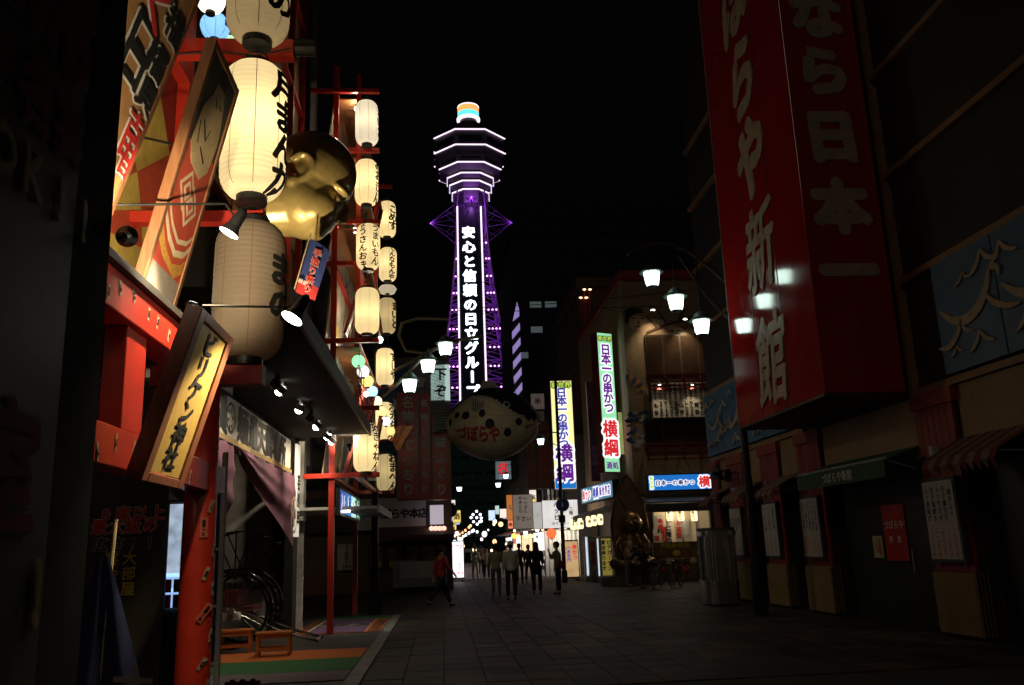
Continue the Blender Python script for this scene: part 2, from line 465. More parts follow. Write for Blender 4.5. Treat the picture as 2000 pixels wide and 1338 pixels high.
for z, a in rings:
    pts = [V3((TX + a / cosh * math.cos(math.pi / 8 + k * math.pi / 4), TY + a / cosh * math.sin(math.pi / 8 + k * math.pi / 4), z)) for k in range(8)]
    for k in (0, 1, 2, 4, 5, 6):
        p, q = pts[k], pts[(k + 1) % 8]; d = (q - p) * .006
        b = MB(); b.cyl(p + d, q - d, .15, n=6); b.build('neon_tube', neon, t)
for z, a in rings[3:]:
    for sx in (-1, 1):
        b = MB(); x = TX + sx * a; y = TY - a * .41; b.cyl((x, y, z - .2), (x, y, z - 2.0), .13, n=6); b.build('neon_drop', glow('lilac_neon', (.8, .65, 1.0), 1.0, small=True), t)
# deck windows
for z, a in rings[1:3]:
    for k in range(8):
        g0 = math.pi / 8 + k * math.pi / 4
        p = V3((TX + a * .975 / cosh * math.cos(g0), TY + a * .975 / cosh * math.sin(g0), z + .9)); q = V3((TX + a * .975 / cosh * math.cos(g0 + math.pi / 4), TY + a * .975 / cosh * math.sin(g0 + math.pi / 4), z + .9))
        d = q - p; b = MB(); Nn = d.cross(EZ).normalized()
        b.para(p + d * .1, d * .8, EZ * 1.5, Nn * .08); b.build('window', mat('tower_glass', (.02, .022, .035), .15), t)
# top drum, lit
zt = PY(912, 226, TY - 2).z; a = 21.5 * PXM
b = MB(); b.lathe((TX, TY, 0), [(2.0, top + 5.0), (2.0, zt - .4)], 20); b.build('mast_base', tdark, t)
b = MB(); b.lathe((TX, TY, 0), [(a * 1.08, zt - .25), (a * 1.08, zt + .12)], 28); b.build('neon_ring', neon, t)
b = MB(); b.lathe((TX, TY, 0), [(a * .98, zt + .12), (a * .98, zt + 1.45)], 28); b.build('weather_lamp_lower', glow('cyan_neon', (.12, .75, 1.0), 1.3), t)
b = MB(); b.lathe((TX, TY, 0), [(a * .98, zt + 1.5), (a * .98, zt + 2.9)], 28); b.build('weather_lamp_upper', glow('orange_neon', (1.0, .45, .12), 1.2), t)
b = MB(); b.lathe((TX, TY, 0), [(a, zt + 2.9), (a, zt + 3.15)], 28); b.build('neon_ring', neon, t)
# lattice shaft: half width by height
zA = PY(918, 405, TY - 3).z
def hw(z):
    u = max(0.0, min(1.0, (zA - z) / zA)); return 3.0 + 10.5 * u ** 1.35
leds = [475, 506, 540, 573, 606, 643, 679, 716, 757]
lev = [zA + 4]
for py in leds:
    z = 60.0
    for _ in range(6): z = PY(918, py, TY - hw(z)).z
    lev.append(z)
lev += [lev[-1] - 4.4, lev[-1] - 9.0, lev[-1] - 14, 22.0, 15.0, 7.0, 0.0]
def corner(z, sx, sy): h = hw(z); return V3((TX + sx * h, TY + sy * h, z))
for sx, sy in ((-1, -1), (1, -1), (1, 1), (-1, 1)):
    b = MB(); b.tube([corner(z, sx, sy) for z in lev[::-1]], .26, 6); b.build('leg', tpur, t)
for (s0, s1) in (((-1, -1), (1, -1)), ((1, -1), (1, 1)), ((1, 1), (-1, 1)), ((-1, 1), (-1, -1))):
    b = MB()
    for i in range(len(lev) - 1):
        a0, a1 = corner(lev[i], *s0), corner(lev[i], *s1); b0, b1 = corner(lev[i + 1], *s0), corner(lev[i + 1], *s1)
        b.cyl(b0, b1, .2, n=5); b.cyl(a0, b1, .15, n=5); b.cyl(a1, b0, .15, n=5)
        am, bm_ = (a0 + a1) / 2, (b0 + b1) / 2
        b.cyl(am, (a0 + b0) / 2, .11, n=4); b.cyl(am, (a1 + b1) / 2, .11, n=4)
    b.build('bracing', tpur, t)
led = glow('purple_led', (.85, .35, 1.0), 4.0, small=True)
for i, z in enumerate(lev[1:1 + len(leds)]):
    h = hw(z); n = 1 + (i + 1) // 2 if i else 1
    inner = 2.75
    for sx in (-1, 1):
        for k in range(n):
            u = inner + (h - inner) * ((k + .35) / n)
            b = MB(); b.ell((TX + sx * u, TY - h - .3, z), (.2, .2, .2), 6, 4); b.build('led_lamp', led, t)
# the sign between two neon tubes
def face(px, py):
    z = 60.0
    for _ in range(6): p = PY(px, py, TY - hw(z) - .5); z = p.z
    return p
bl, br, tl, tr = face(899, 790), face(951, 790), face(893, 404), face(939, 404)
b = MB(); b.add([bl, br, tr, tl, bl + EY * .4, br + EY * .4, tr + EY * .4, tl + EY * .4], [(0, 1, 2, 3), (7, 6, 5, 4), (0, 4, 5, 1), (1, 5, 6, 2), (2, 6, 7, 3), (3, 7, 4, 0)])
b.build('sign_panel', mat('tower_sign', (.012, .014, .03), .4), t)
for p, q in ((bl, tl), (br, tr)):
    b = MB(); b.cyl(p - EY * .15, q - EY * .15, .2, n=6); b.build('neon_tube', neon, t)
Vs = ((tl + tr) - (bl + br)).normalized()
for i, ch in enumerate('安心と信頼の日立グループ'):
    py = 454 + i * 28.2; nrm = EX.cross(Vs); v = V3(ray(915 + i * .75, py)); e_ = V3((0, 0, EYE))
    c = e_ + v * ((bl - e_).dot(nrm) / v.dot(nrm))
    letter(ch, c, EX, Vs, 2.95, nkey, t, bold=.05, eps=.08)
# pointed outriggers below the deck
zo = PY(918, 414, TY - 3).z
for ax in (V3((-1, 0, 0)), V3((1, 0, 0)), V3((0, -1, 0))):
    sd = V3((-ax.y, ax.x, 0)); tip = V3((TX, TY, zo - 1.5)) + ax * (9.3 if ax.x else 6.5)
    if ax.y: tip = V3((TX, TY - 5.5, zo + 2.6))
    b = MB()
    for dz, w in ((4.5, 2.4), (-4.8, 2.6), (0, 2.8)):
        for s in (-1, 1):
            r0 = V3((TX, TY, zo - 1.5 + dz)) + ax * 2.6 + sd * (s * w); b.cyl(r0, tip, .09, n=5)
            b.cyl(r0.lerp(tip, .45), V3((TX, TY, zo - 1.5)) + ax * 2.6 + sd * (s * w), .06, n=4)
    b.build('outrigger', tpur, t)
for z, w in ((86, 500), (72, 700), (60, 900), (49, 1300), (39, 1500)):
    lamp_point('tower_floodlight', (TX, TY - 1, z), w * 1.1, (.46, .16, .8), t, .5)
lamp_point('tower_floodlight', (TX, TY - 6.4, zo + 2.6), 800, (.5, .15, .9), t, .3)
for sx in (-1, 1): lamp_point('tower_floodlight', (TX + sx * 9.6, TY - .6, zo - 1.2), 260, (.5, .15, .9), t, .3)

# striped blade tower and far dark blocks
t = thing('striped_spire', 'slim spire with glowing lilac diagonal stripes right of the tower', 'spire', (PY(1010, 760, 90).x, 90, 0))
xx = t.location.x; zb = PY(1010, 590, 90).z
b = MB(); b.prism([(-.45, 0), (.5, 0), (.5, zb - 1.1), (.28, zb), (.2, zb - .2), (-.4, zb - 4.2)], (xx, 90.0, 0), EX, EZ, .8); b.build('shaft', M['dgrey'], t)
for i in range(8):
    z = zb - 1.8 - i * 1.62
    b = MB(); b.prism([(-.4, z - .95), (-.4, z - .15), (.47, z + .9), (.47, z + .1)] if i else [(-.3, z - .6), (.26, z + 1.6), (.45, z + .75), (.45, z)], (xx, 89.18, 0), EX, EZ, .05)
    b.build('light_stripe', glow('lilac_stripe', (.5, .38, .9), .5), t)

def block(name, label, x0, x1, y0, y1, h, m, floors=0, lit=(), wm=None):
    t = thing(name, label, 'building', ((x0 + x1) / 2, y0, 0))
    b = MB(); b.box(x0, x1, y0, y1, 0, h); b.build('wall', m, t)
    b = MB(); b.box(x0 - .2, x1 + .2, y0 - .25, y1 + .2, h + .003, h + .5); b.build('parapet', m, t)
    if floors:
        fh = h / (floors + .5); nw = max(3, int((x1 - x0) / 1.7)); ww = (x1 - x0) / nw
        base = None
        for f in range(floors):
            for k in range(nw):
                zc = fh * (f + .6); xc = x0 + ww * (k + .5)
                m2 = wm or mat('dark_pane', (.02, .025, .035), .15)
                if (f, k) in lit: m2 = glow('lit_pane', (.75, .9, 1.0), .06)
                b = MB(); b.box(xc - ww * .38, xc + ww * .38, y0 - .06, y0 - .004, zc - fh * .1, zc + fh * .14); b.build('window', m2, t)
    return t
block('office_block', 'tall dark office block with a few lit windows right of the tower', 8.6, 40, 95, 115, 37, mat('dark_concrete', (.02, .025, .04), .8), 12, {(9, 1), (9, 2), (8, 1), (7, 0)})
block('scaffolded_block', 'tall building wrapped in dark teal netting at the end of the lane', -6.0, 14.5, 118, 135, PY(930, 868, 118).z, mat('teal_netting', (.04, .16, .17), .8, streak=(1, 1, 6)), 7)
block('flat_block', 'dark flat roofed block behind the lanterns on the left', -40, -4.5, 62, 90, 19, mat('dark_render', (.04, .035, .04), .8), 6)

# ================================================================== RIGHT: PUFFERFISH RESTAURANT
FX = 8.0
t = thing('fugu_restaurant', 'dark wooden restaurant front with blue wave panels and red planked columns', 'restaurant', (FX, 16, 0))
b = MB(); b.box(FX + .35, 20, 4, 25.2, 0, 3.7); b.box(FX + .06, 20, 4, 25.2, 3.7, 17.5); b.build('wall', mat('brown_black_wall', (.03, .026, .022), .75, dirt=.3), t)
trimm = mat('trim_batten', (.30, .17, .075), .6, dirt=.3)
for z in (3.87, 5.81, 7.78, 9.71, 11.75, 13.7):
    for y0, y1 in ((4, 13.74), (18.4, 25.2)):
        b = MB(); b.box(FX - .05, FX + .06, y0, y1, z - .055, z + .055); b.build('batten', trimm, t)
b = MB(); b.box(FX - .06, FX + .06, 13.75, 13.86, 3.5, 17); b.build('batten', trimm, t)
# blue wave panels with raised crests
crestm = mat('wave_crest_cream', (.5, .4, .26), .6, dirt=.2)
STROKES = {0: [([(-1.1, .12), (-.75, -.14), (-.3, -.24), (.15, -.1), (.45, .2), (.6, .5)], .17), ([(.6, .5), (.82, .46), (.84, .3)], .1), ([(.35, .1), (.6, -.15), (.95, -.32), (1.3, -.36)], .1)],
           1: [([(-.75, -.25), (-.35, .0), (-.05, .4)], .14), ([(-.05, .4), (.2, .08), (.7, -.1)], .13)],
           2: [([(-.9, -.3), (-.4, -.36), (.1, -.1), (.45, .35)], .15), ([(.45, .35), (.5, .0), (.9, -.15)], .11)],
           3: [([(-.5, -.15), (-.15, .0), (.1, .3)], .1), ([(.1, .3), (.25, .06), (.6, -.02)], .09)]}
def crest(y, z, s, kind, parent):
    b = MB()
    for li, (pts, wd) in enumerate(STROKES[kind]):
        P = [V3((p[0] * s, p[1] * s, 0)) for p in pts]; C = []
        for i in range(len(P) - 1):
            for q in range(4):
                u = q / 4; a, b_, c, d = P[max(i - 1, 0)], P[i], P[i + 1], P[min(i + 2, len(P) - 1)]
                C.append(.5 * ((2 * b_) + (c - a) * u + (2 * a - 5 * b_ + 4 * c - d) * u * u + (3 * b_ - a - 3 * c + d) * u ** 3))
        C.append(P[-1]); n = len(C); L, R2 = [], []
        for i, p in enumerate(C):
            t_ = (C[min(i + 1, n - 1)] - C[max(i - 1, 0)]).normalized(); w = wd * s * math.sin(math.pi * min(1, .06 + .9 * i / (n - 1))) ** .8 * .6
            L.append((p.x - t_.y * w, p.y + t_.x * w)); R2.append((p.x + t_.y * w, p.y - t_.x * w))
        for i in range(n - 1):
            b.prism([L[i], L[i + 1], R2[i + 1], R2[i]], (FX - .112 - li * .004, y, z), -EY, EZ, .03)
    return b.build('wave_crest', crestm, parent)
r = random.Random(5)
y = 8.05
while y < 25.1:
    w = 1.55
    if not (13.6 < y + w and y < 17.9):
        b = MB(); b.box(FX - .11, FX - .03, y, y + w - .03, 3.96, 5.73); p = b.build('wave_panel', M['blue'], t)
        for (uy, uz, s, k) in ((.35, .45, .5, 0), (.95, .75, .36, 1), (.5, .78, .3, 3), (.8, .35, .34, 2), (.3, .15, .3, 1), (.82, .12, .22, 3)):
            crest(y + (uy if r.random() < .7 else 1 - uy) * w * .8 + .1, 3.96 + 1.77 * (uz + r.uniform(-.06, .06)), s * r.uniform(1.2, 1.7), k, p)
    y += w
# red planked columns with menus and bamboo skirts
cols_ = [(12.72, 13.8), (17.62, 18.82), (19.95, 21.12), (22.4, 23.62), (24.5, 25.15)]
menus = [["焼きふぐ", "白子藁引き", "ふぐサラダ", "白子塩焼き", "ふぐ唐揚げ"], ["うに天ぷら茶", "ふぐだし寿司", "上にぎり寿司", "すし盛合せ", "にぎり寿司"], ["湯引き皮", "てっさ造り", "てっちり鍋"], ["雑炊", "一品料理", "丼物", "定食"]]
prices = [["一九〇〇円", "一二〇〇円", "九〇〇円", "二一〇〇円", "一三〇〇円"], ["一二〇〇円", "八〇〇円", "一九〇〇円", "九〇〇円", "九〇〇円"], ["八〇〇円", "二六〇〇円", "一八〇〇円"], ["五〇〇円", "七〇〇円", "八〇〇円", "九〇〇円"]]
for ci, (y0, y1) in enumerate(cols_):
    b = MB(); b.box(FX - .02, FX + .4, y0 + .012, y1 - .012, .0, 3.8); b.build('column_core', M['darkwood'], t)
    n = 6; w = (y1 - y0) / n
    pl = None
    for k in range(n):
        b = MB(); b.box(FX - .075, FX - .025, y0 + k * w + .007, y0 + (k + 1) * w - .007, .98, 3.55); b.build('plank', M['redwood'], t)
    b = MB(); b.box(FX - .1, FX + .1, y0 - .06, y1 + .06, 3.56, 3.8); b.build('column_cap', M['redwood'], t)
    b = MB(); b.box(FX - .13, FX + .1, y0 - .02, y1 + .02, 0.05, .97)
    b.build('bamboo_skirt', M['bamboo'], t)
    b = MB()
    for k in range(26):
        yy = y0 - .01 + (y1 - y0 + .02) * (k + .5) / 26; b.cyl((FX - .135, yy, .06), (FX - .135, yy, .96), .017, n=5)
    b.build('bamboo_slats', M['bamboo'], t, kind='stuff')
    b = MB()
    for k in range(6):
        xx = FX - .1 + k * .06; b.box(xx, xx + .03, y0 - .045, y0 - .02, .05, .97)
    b.build('corner_slats', M['darkwood'], t, kind='stuff')
    if ci < 4:
        yc = (y0 + y1) / 2; hwid = .42
        b = MB(); b.box(FX - .17, FX - .08, yc - hwid - .05, yc + hwid + .05, 1.12, 2.42); mf = b.build('menu_frame', M['dgrey'], t)
        b = MB(); b.box(FX - .185, FX - .172, yc - hwid, yc + hwid, 1.17, 2.37); b.build('menu_sheet', mat('menu_white', (.62, .61, .58), .6, var=.06), mf)
        nc = len(menus[ci])
        letter(menus[ci], (FX - .186, yc, 2.02), -EY, EZ, .105, M['print_k'], mf, bold=.015, gap=1.5 * 5 / nc if nc < 5 else 1.5, eps=.003)
        letter(prices[ci], (FX - .186, yc, 1.42), -EY, EZ, .09, M['print_r'], mf, bold=.012, gap=1.75 * 5 / nc if nc < 5 else 1.75, eps=.003)
    # small wall lamp on the column
    b = MB(); b.box(FX - .2, FX - .08, (y0 + y1) / 2 - .05, (y0 + y1) / 2 + .05, 2.72, 2.92); b.build('wall_lamp', mat('lamp_box_white', (.5, .5, .48), .5), t)
    b = MB(); b.cyl((FX - .1, y1 - .2, 2.75), (FX - .26, y1 - .2, 2.62), .05, .09, n=10); b.build('wall_spot', M['black'], t)
# bamboo band above the openings
for y0, y1 in ((13.82, 17.6), (18.84, 19.93), (21.14, 22.38), (23.64, 24.48), (6, 12.68)):
    b = MB(); b.box(FX + .02, FX + .3, y0, y1, 2.78, 3.8); b.build('bamboo_band', M['bamboo'], t)
    b = MB(); b.box(FX + .3, FX + .34, y0, y1, 0.0, 2.78); b.build('shutter', mat('green_black_shutter', (.018, .024, .02), .5), t)
    b = MB(); b.box(FX + .0, FX + .3, y0 + .003, y1 - .003, 2.62, 2.775); b.build('lintel', M['darkwood'], t)
# entrance door with posters
b = MB(); b.box(FX + .25, FX + .295, 14.2, 15.1, 0.02, 2.2); d = b.build('door', mat('dark_door', (.03, .022, .018), .4), t)
b = MB(); b.cyl((FX + .22, 15.0, .9), (FX + .22, 15.0, 1.3), .015, n=8); b.build('handle', M['steel'], d)
b = MB(); b.box(FX + .24, FX + .248, 15.15, 15.95, 1.1, 2.1); p = b.build('poster', mat('poster_red', (.5, .02, .02), .5, bump=0), t)
letter("づぼらや", (FX + .239, 15.55, 1.74), -EY, EZ, .17, M['print_w'], p, vertical=False, bold=.02, eps=.003)
letter("新館", (FX + .239, 15.55, 1.48), -EY, EZ, .13, M['print_w'], p, vertical=False, bold=.02, pitch=2.2, eps=.003)
b = MB(); b.box(FX + .24, FX + .247, 16.05, 16.42, 1.15, 1.55); p = b.build('notice', M['cream'], t)
letter(["営業時間", "十一時", "ヨリ"], (FX + .239, 16.23, 1.35), -EY, EZ, .07, M['print_r'], p, bold=.015, eps=.003)

# green entrance awning
t = thing('green_awning', 'dark green fabric awning with shop name over the restaurant entrance', 'awning', (FX, 15.7, 2.6))
b = MB(); b.para((FX - .02, 13.9, 2.98), (-.62, 0, -.2), (0, 3.62, 0), (.02, 0, .03)); b.build('canopy', mat('green_canvas', (.03, .09, .05), .8), t)
b = MB(); b.para((FX - .66, 13.9, 2.5), (.012, 0, 0), (0, 3.62, 0), (0, 0, .29)); vl = b.build('valance', MATS['green_canvas'], t)
letter("づぼらや新館", (FX - .662, 15.7, 2.645), -EY, EZ, .2, M['print_w'], vl, vertical=False, bold=.01, eps=.003)
b = MB(); b.cyl((FX - .64, 13.85, 2.81), (FX - .64, 17.57, 2.81), .025, n=8); b.build('bar', M['grey'], t)
for y in (13.95, 17.46):
    b = MB(); b.cyl((FX, y, 2.6), (FX - .62, y, 2.79), .015, n=6); b.build('arm', M['grey'], t)

# striped window awnings
def striped(y0, y1, label):
    t = thing('striped_awning', label, 'awning', (FX, (y0 + y1) / 2, 2.4), group='red and cream striped awnings')
    n = max(7, int((y1 - y0) / .15)); w = (y1 - y0) / n
    for k in range(n):
        m = (mat('dimmed_red_canvas', (.17, .028, .024), .85, dirt=.4), mat('dimmed_cream_canvas', (.22, .175, .12), .85, dirt=.4))[k % 2]  # stripe colours darkened and muted in place of dim light
        y = y0 + k * w
        b = MB(); b.para((FX - .03, y, 2.97), (-.62, 0, -.33), (0, w, 0), (0, 0, .012))
        prev = [(-.0, 0), (-.05, -.1), (-.02, -.22)]
        b.add([(FX - .65, y, 2.645), (FX - .65, y + w, 2.645), (FX - .72, y + w, 2.52), (FX - .72, y, 2.52), (FX - .66, y + w / 2, 2.38)], [(0, 1, 2, 3), (3, 2, 4)])
        b.build('stripe', m, t)
    for y in (y0 + .03, y1 - .03):
        b = MB(); b.cyl((FX, y, 2.6), (FX - .63, y, 2.62), .012, n=6); b.build('arm', M['grey'], t)
striped(10.9, 12.7, 'red and cream striped awning beside the nearest menu column')
striped(18.8, 19.97, 'red and cream striped awning nearest behind the big red sign')
striped(21.1, 22.42, 'red and cream striped awning in the middle of the far three')
striped(23.6, 24.52, 'red and cream striped awning farthest off, next to the lit blue sign')

# carved fish hung over the last awnings
t = thing('fish_carving', 'dark carved fish with spread tail hanging above the far striped awnings', 'carving', (FX - .5, 22.6, 3.3))
b = MB(); b.prism([(-.75, .0), (-.45, .12), (-.1, .3), (.05, .18), (.4, .02), (.75, -.2), (.62, -.02), (.8, .12), (.5, .06), (.1, -.06), (-.35, -.05)], (FX - .55, 22.7, 3.22), -EY, EZ, .12)
b.build('body', M['darkwood'], t)
b = MB(); b.box(FX - .5, FX - .03, 22.66, 22.72, 3.28, 3.32); b.build('bracket', M['black'], t)

# the big projecting red sign
t = thing('projecting_sign', 'huge glossy red box sign with cream brush lettering on the restaurant front', 'sign', (7.2, 16, 3.9))
b = MB(); b.box(6.5, 7.93, 13.95, 18.27, 3.93, 16.2); bx = b.build('box', M['redsign'], t, bevel=.012)
b = MB(); b.box(6.47, 7.94, 13.92, 18.3, 3.88, 3.928); b.build('base_trim', M['darkwood'], t)
for y in (15.39, 16.83):
    b = MB(); b.box(6.493, 6.499, y - .012, y + .012, 3.95, 16); b.build('panel_seam', mat('seam_dark_red', (.16, .01, .01), .4), t)
b = MB(); b.box(6.49, 6.52, 18.272, 18.3, 3.93, 16.2); b.build('edge_trim', M['grey'], t)
creaml = mat('cream_brush_letters', (.5, .4, .28), .5, bump=0)
for ch, px, py, sx in (('ぼ', 1425, 10, 1), ('ら', 1450, 150, 1), ('や', 1468, 305, 1), ('新', 1488, 480, 1), ('館', 1507, 700, 1)):
    c = PX(px, py, 6.5); c.y = 16.05
    letter(ch, c, -EY, EZ, 1.85, creaml, bx, bold=.03 if ch in '新館' else .06, eps=.005, sx=.85, shear=.12)
for ch, px, py in (('な', 1617, 28), ('ら', 1630, 138), ('日', 1645, 265), ('本', 1657, 402), ('一', 1672, 528)):
    c = PY(px, py, 13.95); c.x = 7.2
    letter(ch, c, EX, EZ, 1.05, creaml, bx, bold=.07, eps=.005, shear=-.05)
for z in (6.5, 10.5, 14.5):
    b = MB(); b.box(7.93, FX + .05, 15.5, 16.6, z - .1, z + .1); b.build('wall_bracket', M['black'], t)

# steel kiosk
t = thing('steel_kiosk', 'rounded silver ribbed kiosk booth standing beside the restaurant front', 'kiosk', (6.9, 22.0, 0))
def kprof(a, bq, z0, z1, flute=0.0, n=64):
    vs = []
    for z in (z0, z1):
        for i in range(n):
            g = 2 * math.pi * i / n; c, s = math.cos(g), math.sin(g); e = .5
            rr_ = 1 - flute * (i % 2)
            vs.append((6.93 + a * rr_ * math.copysign(abs(c) ** e, c), 22.0 + bq * rr_ * math.copysign(abs(s) ** e, s), z))
    return vs, [(i, (i + 1) % n, n + (i + 1) % n, n + i) for i in range(n)] + [tuple(range(n))[::-1], tuple(range(n, 2 * n))]
for nm, a, z0, z1, fl, m in (('plinth', .4, 0, .05, 0, M['black']), ('base', .41, .05, .55, 0, M['steel']), ('band', .43, .55, .6, 0, M['steel']), ('ribbed_body', .41, .6, 1.68, .03, M['steel']), ('lid', .44, 1.68, 1.8, 0, M['steel']), ('top', .41, 1.8, 1.88, 0, M['dgrey'])):
    b = MB(); b.add(*kprof(a, a * 1.15, z0, z1, fl)); b.build(nm, m, t)
b = MB(); b.box(6.5, 6.54, 21.95, 22.05, .6, 1.68); b.build('door_seam', M['black'], t)

# ------------------------------------------------------------------ street lamps
def pendant(t, p, rodtop, k_=1.0):
    S_ = lambda L_: [(r_ * k_, z_ * k_) for r_, z_ in L_]
    b = MB(); b.lathe(p, S_([(.10, -.16), (.125, -.1), (.15, .06), (.155, .1)]), 12); b.build('lamp_glass', M['streetglass'], t)
    b = MB()
    for k in range(6):
        a = k * math.pi / 3; c, s = math.cos(a), math.sin(a); b.cyl(p + V3((.106 * c, .106 * s, -.165)) * k_, p + V3((.162 * c, .162 * s, .1)) * k_, .009, n=4)
    b.cyl(p + V3((0, 0, -.19 * k_)), p + V3((0, 0, -.16 * k_)), .07 * k_, .105 * k_, n=12)
    b.build('lamp_cage', M['blackm'], t)
    b = MB(); b.lathe(p, S_([(.22, .095), (.225, .115), (.16, .16), (.1, .24), (.03, .28)]), 20); b.build('lamp_hood', mat('lamp_hood_green', (.05, .08, .07), .4, .3), t)
    b = MB(); b.cyl(p + V3((0, 0, .28 * k_)), rodtop, .018, n=6); b.build('rod', M['blackm'], t)
polem = mat('pole_bronze', (.10, .085, .06), .45, .4)
t = thing('street_lamp', 'street lamp on black pole with three cool white lanterns before the big red sign', 'street lamp', (6.75, 18.75, 0), group='three lantern street lamps')
YL = 18.75
b = MB(); b.tube([(6.75, YL, 0), (6.75, YL, .4), (6.75, YL, .41), (6.75, YL, 8.6)], [.15, .15, .09, .07], 12); b.build('pole', M['blackm'], t)
ps = [PY(1273, 543, YL), PY(1320, 590, YL), PY(1370, 637, YL)]
b = MB(); arm = []
for k in range(15):
    u = k / 14; arm.append((6.75 - 2.35 * u, YL, 7.3 + .9 * math.sin(u * math.pi * .8) + .25 * u))
b.tube(arm, .035, 8); b.tube([(6.75, YL, 6.4), (6.2, YL, 7.0), (5.6, YL, 8.05)], .022, 6); b.build('arm', polem, t)
for p in ps: pendant(t, p, (p.x, YL, np.interp(p.x, [a[0] for a in arm[::-1]], [a[2] for a in arm[::-1]])), 1.25)
t = thing('street_lamp', 'street lamp on black pole with three cool white lanterns in front of the tower', 'street lamp', (-1.76, 23.85, 0), group='three lantern street lamps')
YL = 23.85
b = MB(); b.tube([(-1.76, YL, 0), (-1.76, YL, .5), (-1.76, YL, .51), (-1.76, YL, 7.9)], [.17, .17, .1, .07], 12); b.build('pole', M['blackm'], t)
ps = [PY(800, 752, YL), PY(836, 714, YL), PY(870, 680, YL)]
for pts in ([(-1.76, YL, 5.6), (-1.2, YL, 6.05), (-.4, YL, 6.9), (.3, YL, 7.3), (1.3, YL, 7.45)], [(-1.76, YL, 6.2), (-1.0, YL, 6.6), (-.2, YL, 7.05), (.6, YL, 7.3)],
            [(.3, YL, 7.95), (-.6, YL, 7.98), (-1.0, YL, 7.85), (-1.1, YL, 7.5), (-.9, YL, 7.05), (-.3, YL, 6.95)]):
    cu = [V3(p) for p in pts]; q = []
    for i in range(len(cu) - 1):
        for u in (0, .33, .66): q.append(cu[i].lerp(cu[i + 1], u))
    q.append(cu[-1]); b = MB(); b.tube(q, .045, 8); b.build('arm', polem, t)
for p, zt_ in zip(ps, (6.3, 7.05, 7.6)): pendant(t, p, (p.x, YL, max(p.z + .5, zt_)), 1.32)
b = MB(); b.box(-1.95, -1.35, YL - .14, YL - .11, 3.45, 3.8); sg = b.build('sign_plate', M['grey'], t)
letter("恵22", (-1.62, YL - .14, 3.62), EX, EZ, .2, M['print_k'], sg, vertical=False, bold=.02, pitch=.8)

# ================================================================== LEFT: NEAR DARK SIGNBOARD
t = thing('roadside_signboard', 'big unlit advertising board with dark frame filling the left edge', 'signboard', (-1.66, 3.4, 0))
b = MB(); b.box(-1.75, -1.6, 1.2, 4.17, 0, 5.6); b.build('frame', mat('matt_black_frame', (.005, .0055, .006), .9, spec=.1), t)
b = MB(); b.box(-1.6, -1.585, 1.3, 3.72, .35, 5.4); pn = b.build('picture_panel', mat('dim_poster', (.06, .055, .035), .6, var=.8, scale=1.2, bump=0), t)
ol = (mat('shade_white_print', (.22, .23, .23), .8, bump=0), .035); pal = mat('poster_yellow', (.3, .23, .03), .6, bump=0)  # print colours darkened to stand for the shade on this board
letter("座席", (-1.585, 3.12, 3.95), EY, EZ, .62, mat('shade_red_print', (.2, .012, .015), .8, bump=0), pn, vertical=False, bold=.035, outline=ol)
letter("10名宴", (-1.585, 3.1, 3.42), EY, EZ, .3, mat('shade_red_print', (.2, .012, .015), .8, bump=0), pn, vertical=False, bold=.03, outline=ol)
letter("会OK!!", (-1.585, 3.3, 3.1), EY, EZ, .26, pal, pn, vertical=False, bold=.035, outline=ol, pitch=.95)
letter("個室", (-1.585, 3.05, 1.95), EY, EZ, .5, mat('shade_red_print', (.2, .012, .015), .8, bump=0), pn, vertical=False, bold=.035, outline=ol)
letter("最適!!", (-1.585, 3.1, 1.5), EY, EZ, .34, pal, pn, vertical=False, bold=.035, outline=ol)

# ================================================================== LEFT: SHRINE GATE
GX, GY = -1.86, 7.0
t = thing('shrine_gate', 'vermilion shrine gate covered in paper stickers at the shop entrance', 'gate', (GX, GY, 0))
for y in (GY, 3.55):
    b = MB(); b.tube([(GX, y, 0), (GX, y, .3), (GX + .0, y, 1.6), (GX, y, 2.95)], [.135, .13, .125, .115], 28); b.build('post', M['red'], t, smooth=True)
b = MB(); b.box(GX - .11, GX + .11, 3.2, 7.45, 2.93, 3.16); b.build('upper_beam', M['red'], t, bevel=.008)
b = MB(); b.box(GX - .15, GX + .15, 3.15, 7.5, 3.164, 3.21); b.build('beam_cap', mat('black_tile', (.03, .028, .026), .5), t)
b = MB(); b.box(GX - .075, GX + .085, 3.2, 7.4, 2.1, 2.32); b.build('lower_beam', M['red'], t, bevel=.006)
b = MB(); b.box(GX - .06, GX + .07, 5.02, 5.36, 2.322, 2.928); b.build('strut', M['red'], t, bevel=.006)
slip = mat('paper_slip', (.42, .34, .23), .6, var=.3, bump=0); slipr = mat('red_slip', (.6, .14, .08), .6, var=.2, bump=0)
r = random.Random(11)
words = ['一久', '千社', '三枝', '大吉', '福', '寿司', '松', '参拝', '天満', '豆富']
def sticker(c, U, V, w, h, m, txt, rot):
    U2 = U * math.cos(rot) + V * math.sin(rot); V2 = V * math.cos(rot) - U * math.sin(rot); Nn = U.cross(V)
    b = MB(); b.para(c - U2 * w / 2 - V2 * h / 2, U2 * w, V2 * h, Nn * .002); s = b.build('sticker', m, t)
    if txt: letter(txt, c + Nn * .002, U2, V2, min(w * .8, h / len(txt) * .8), M['print_k'], s, bold=.02, eps=.0015)
for k in range(12):
    y = 3.9 + k * .22 + r.uniform(-.04, .04)
    sticker(V3((GX + .112, y, 3.04 + r.uniform(-.05, .05))), EY, EZ, .03, .085, slip, words[(k * 3) % 10], r.uniform(-.35, .35))
for k in range(11):
    y = 4.2 + k * .24 + r.uniform(-.04, .04)
    sticker(V3((GX + .087, y, 2.2 + r.uniform(-.05, .05))), EY, EZ, .026, .1, slip, words[k % 10], r.uniform(-.35, .35))
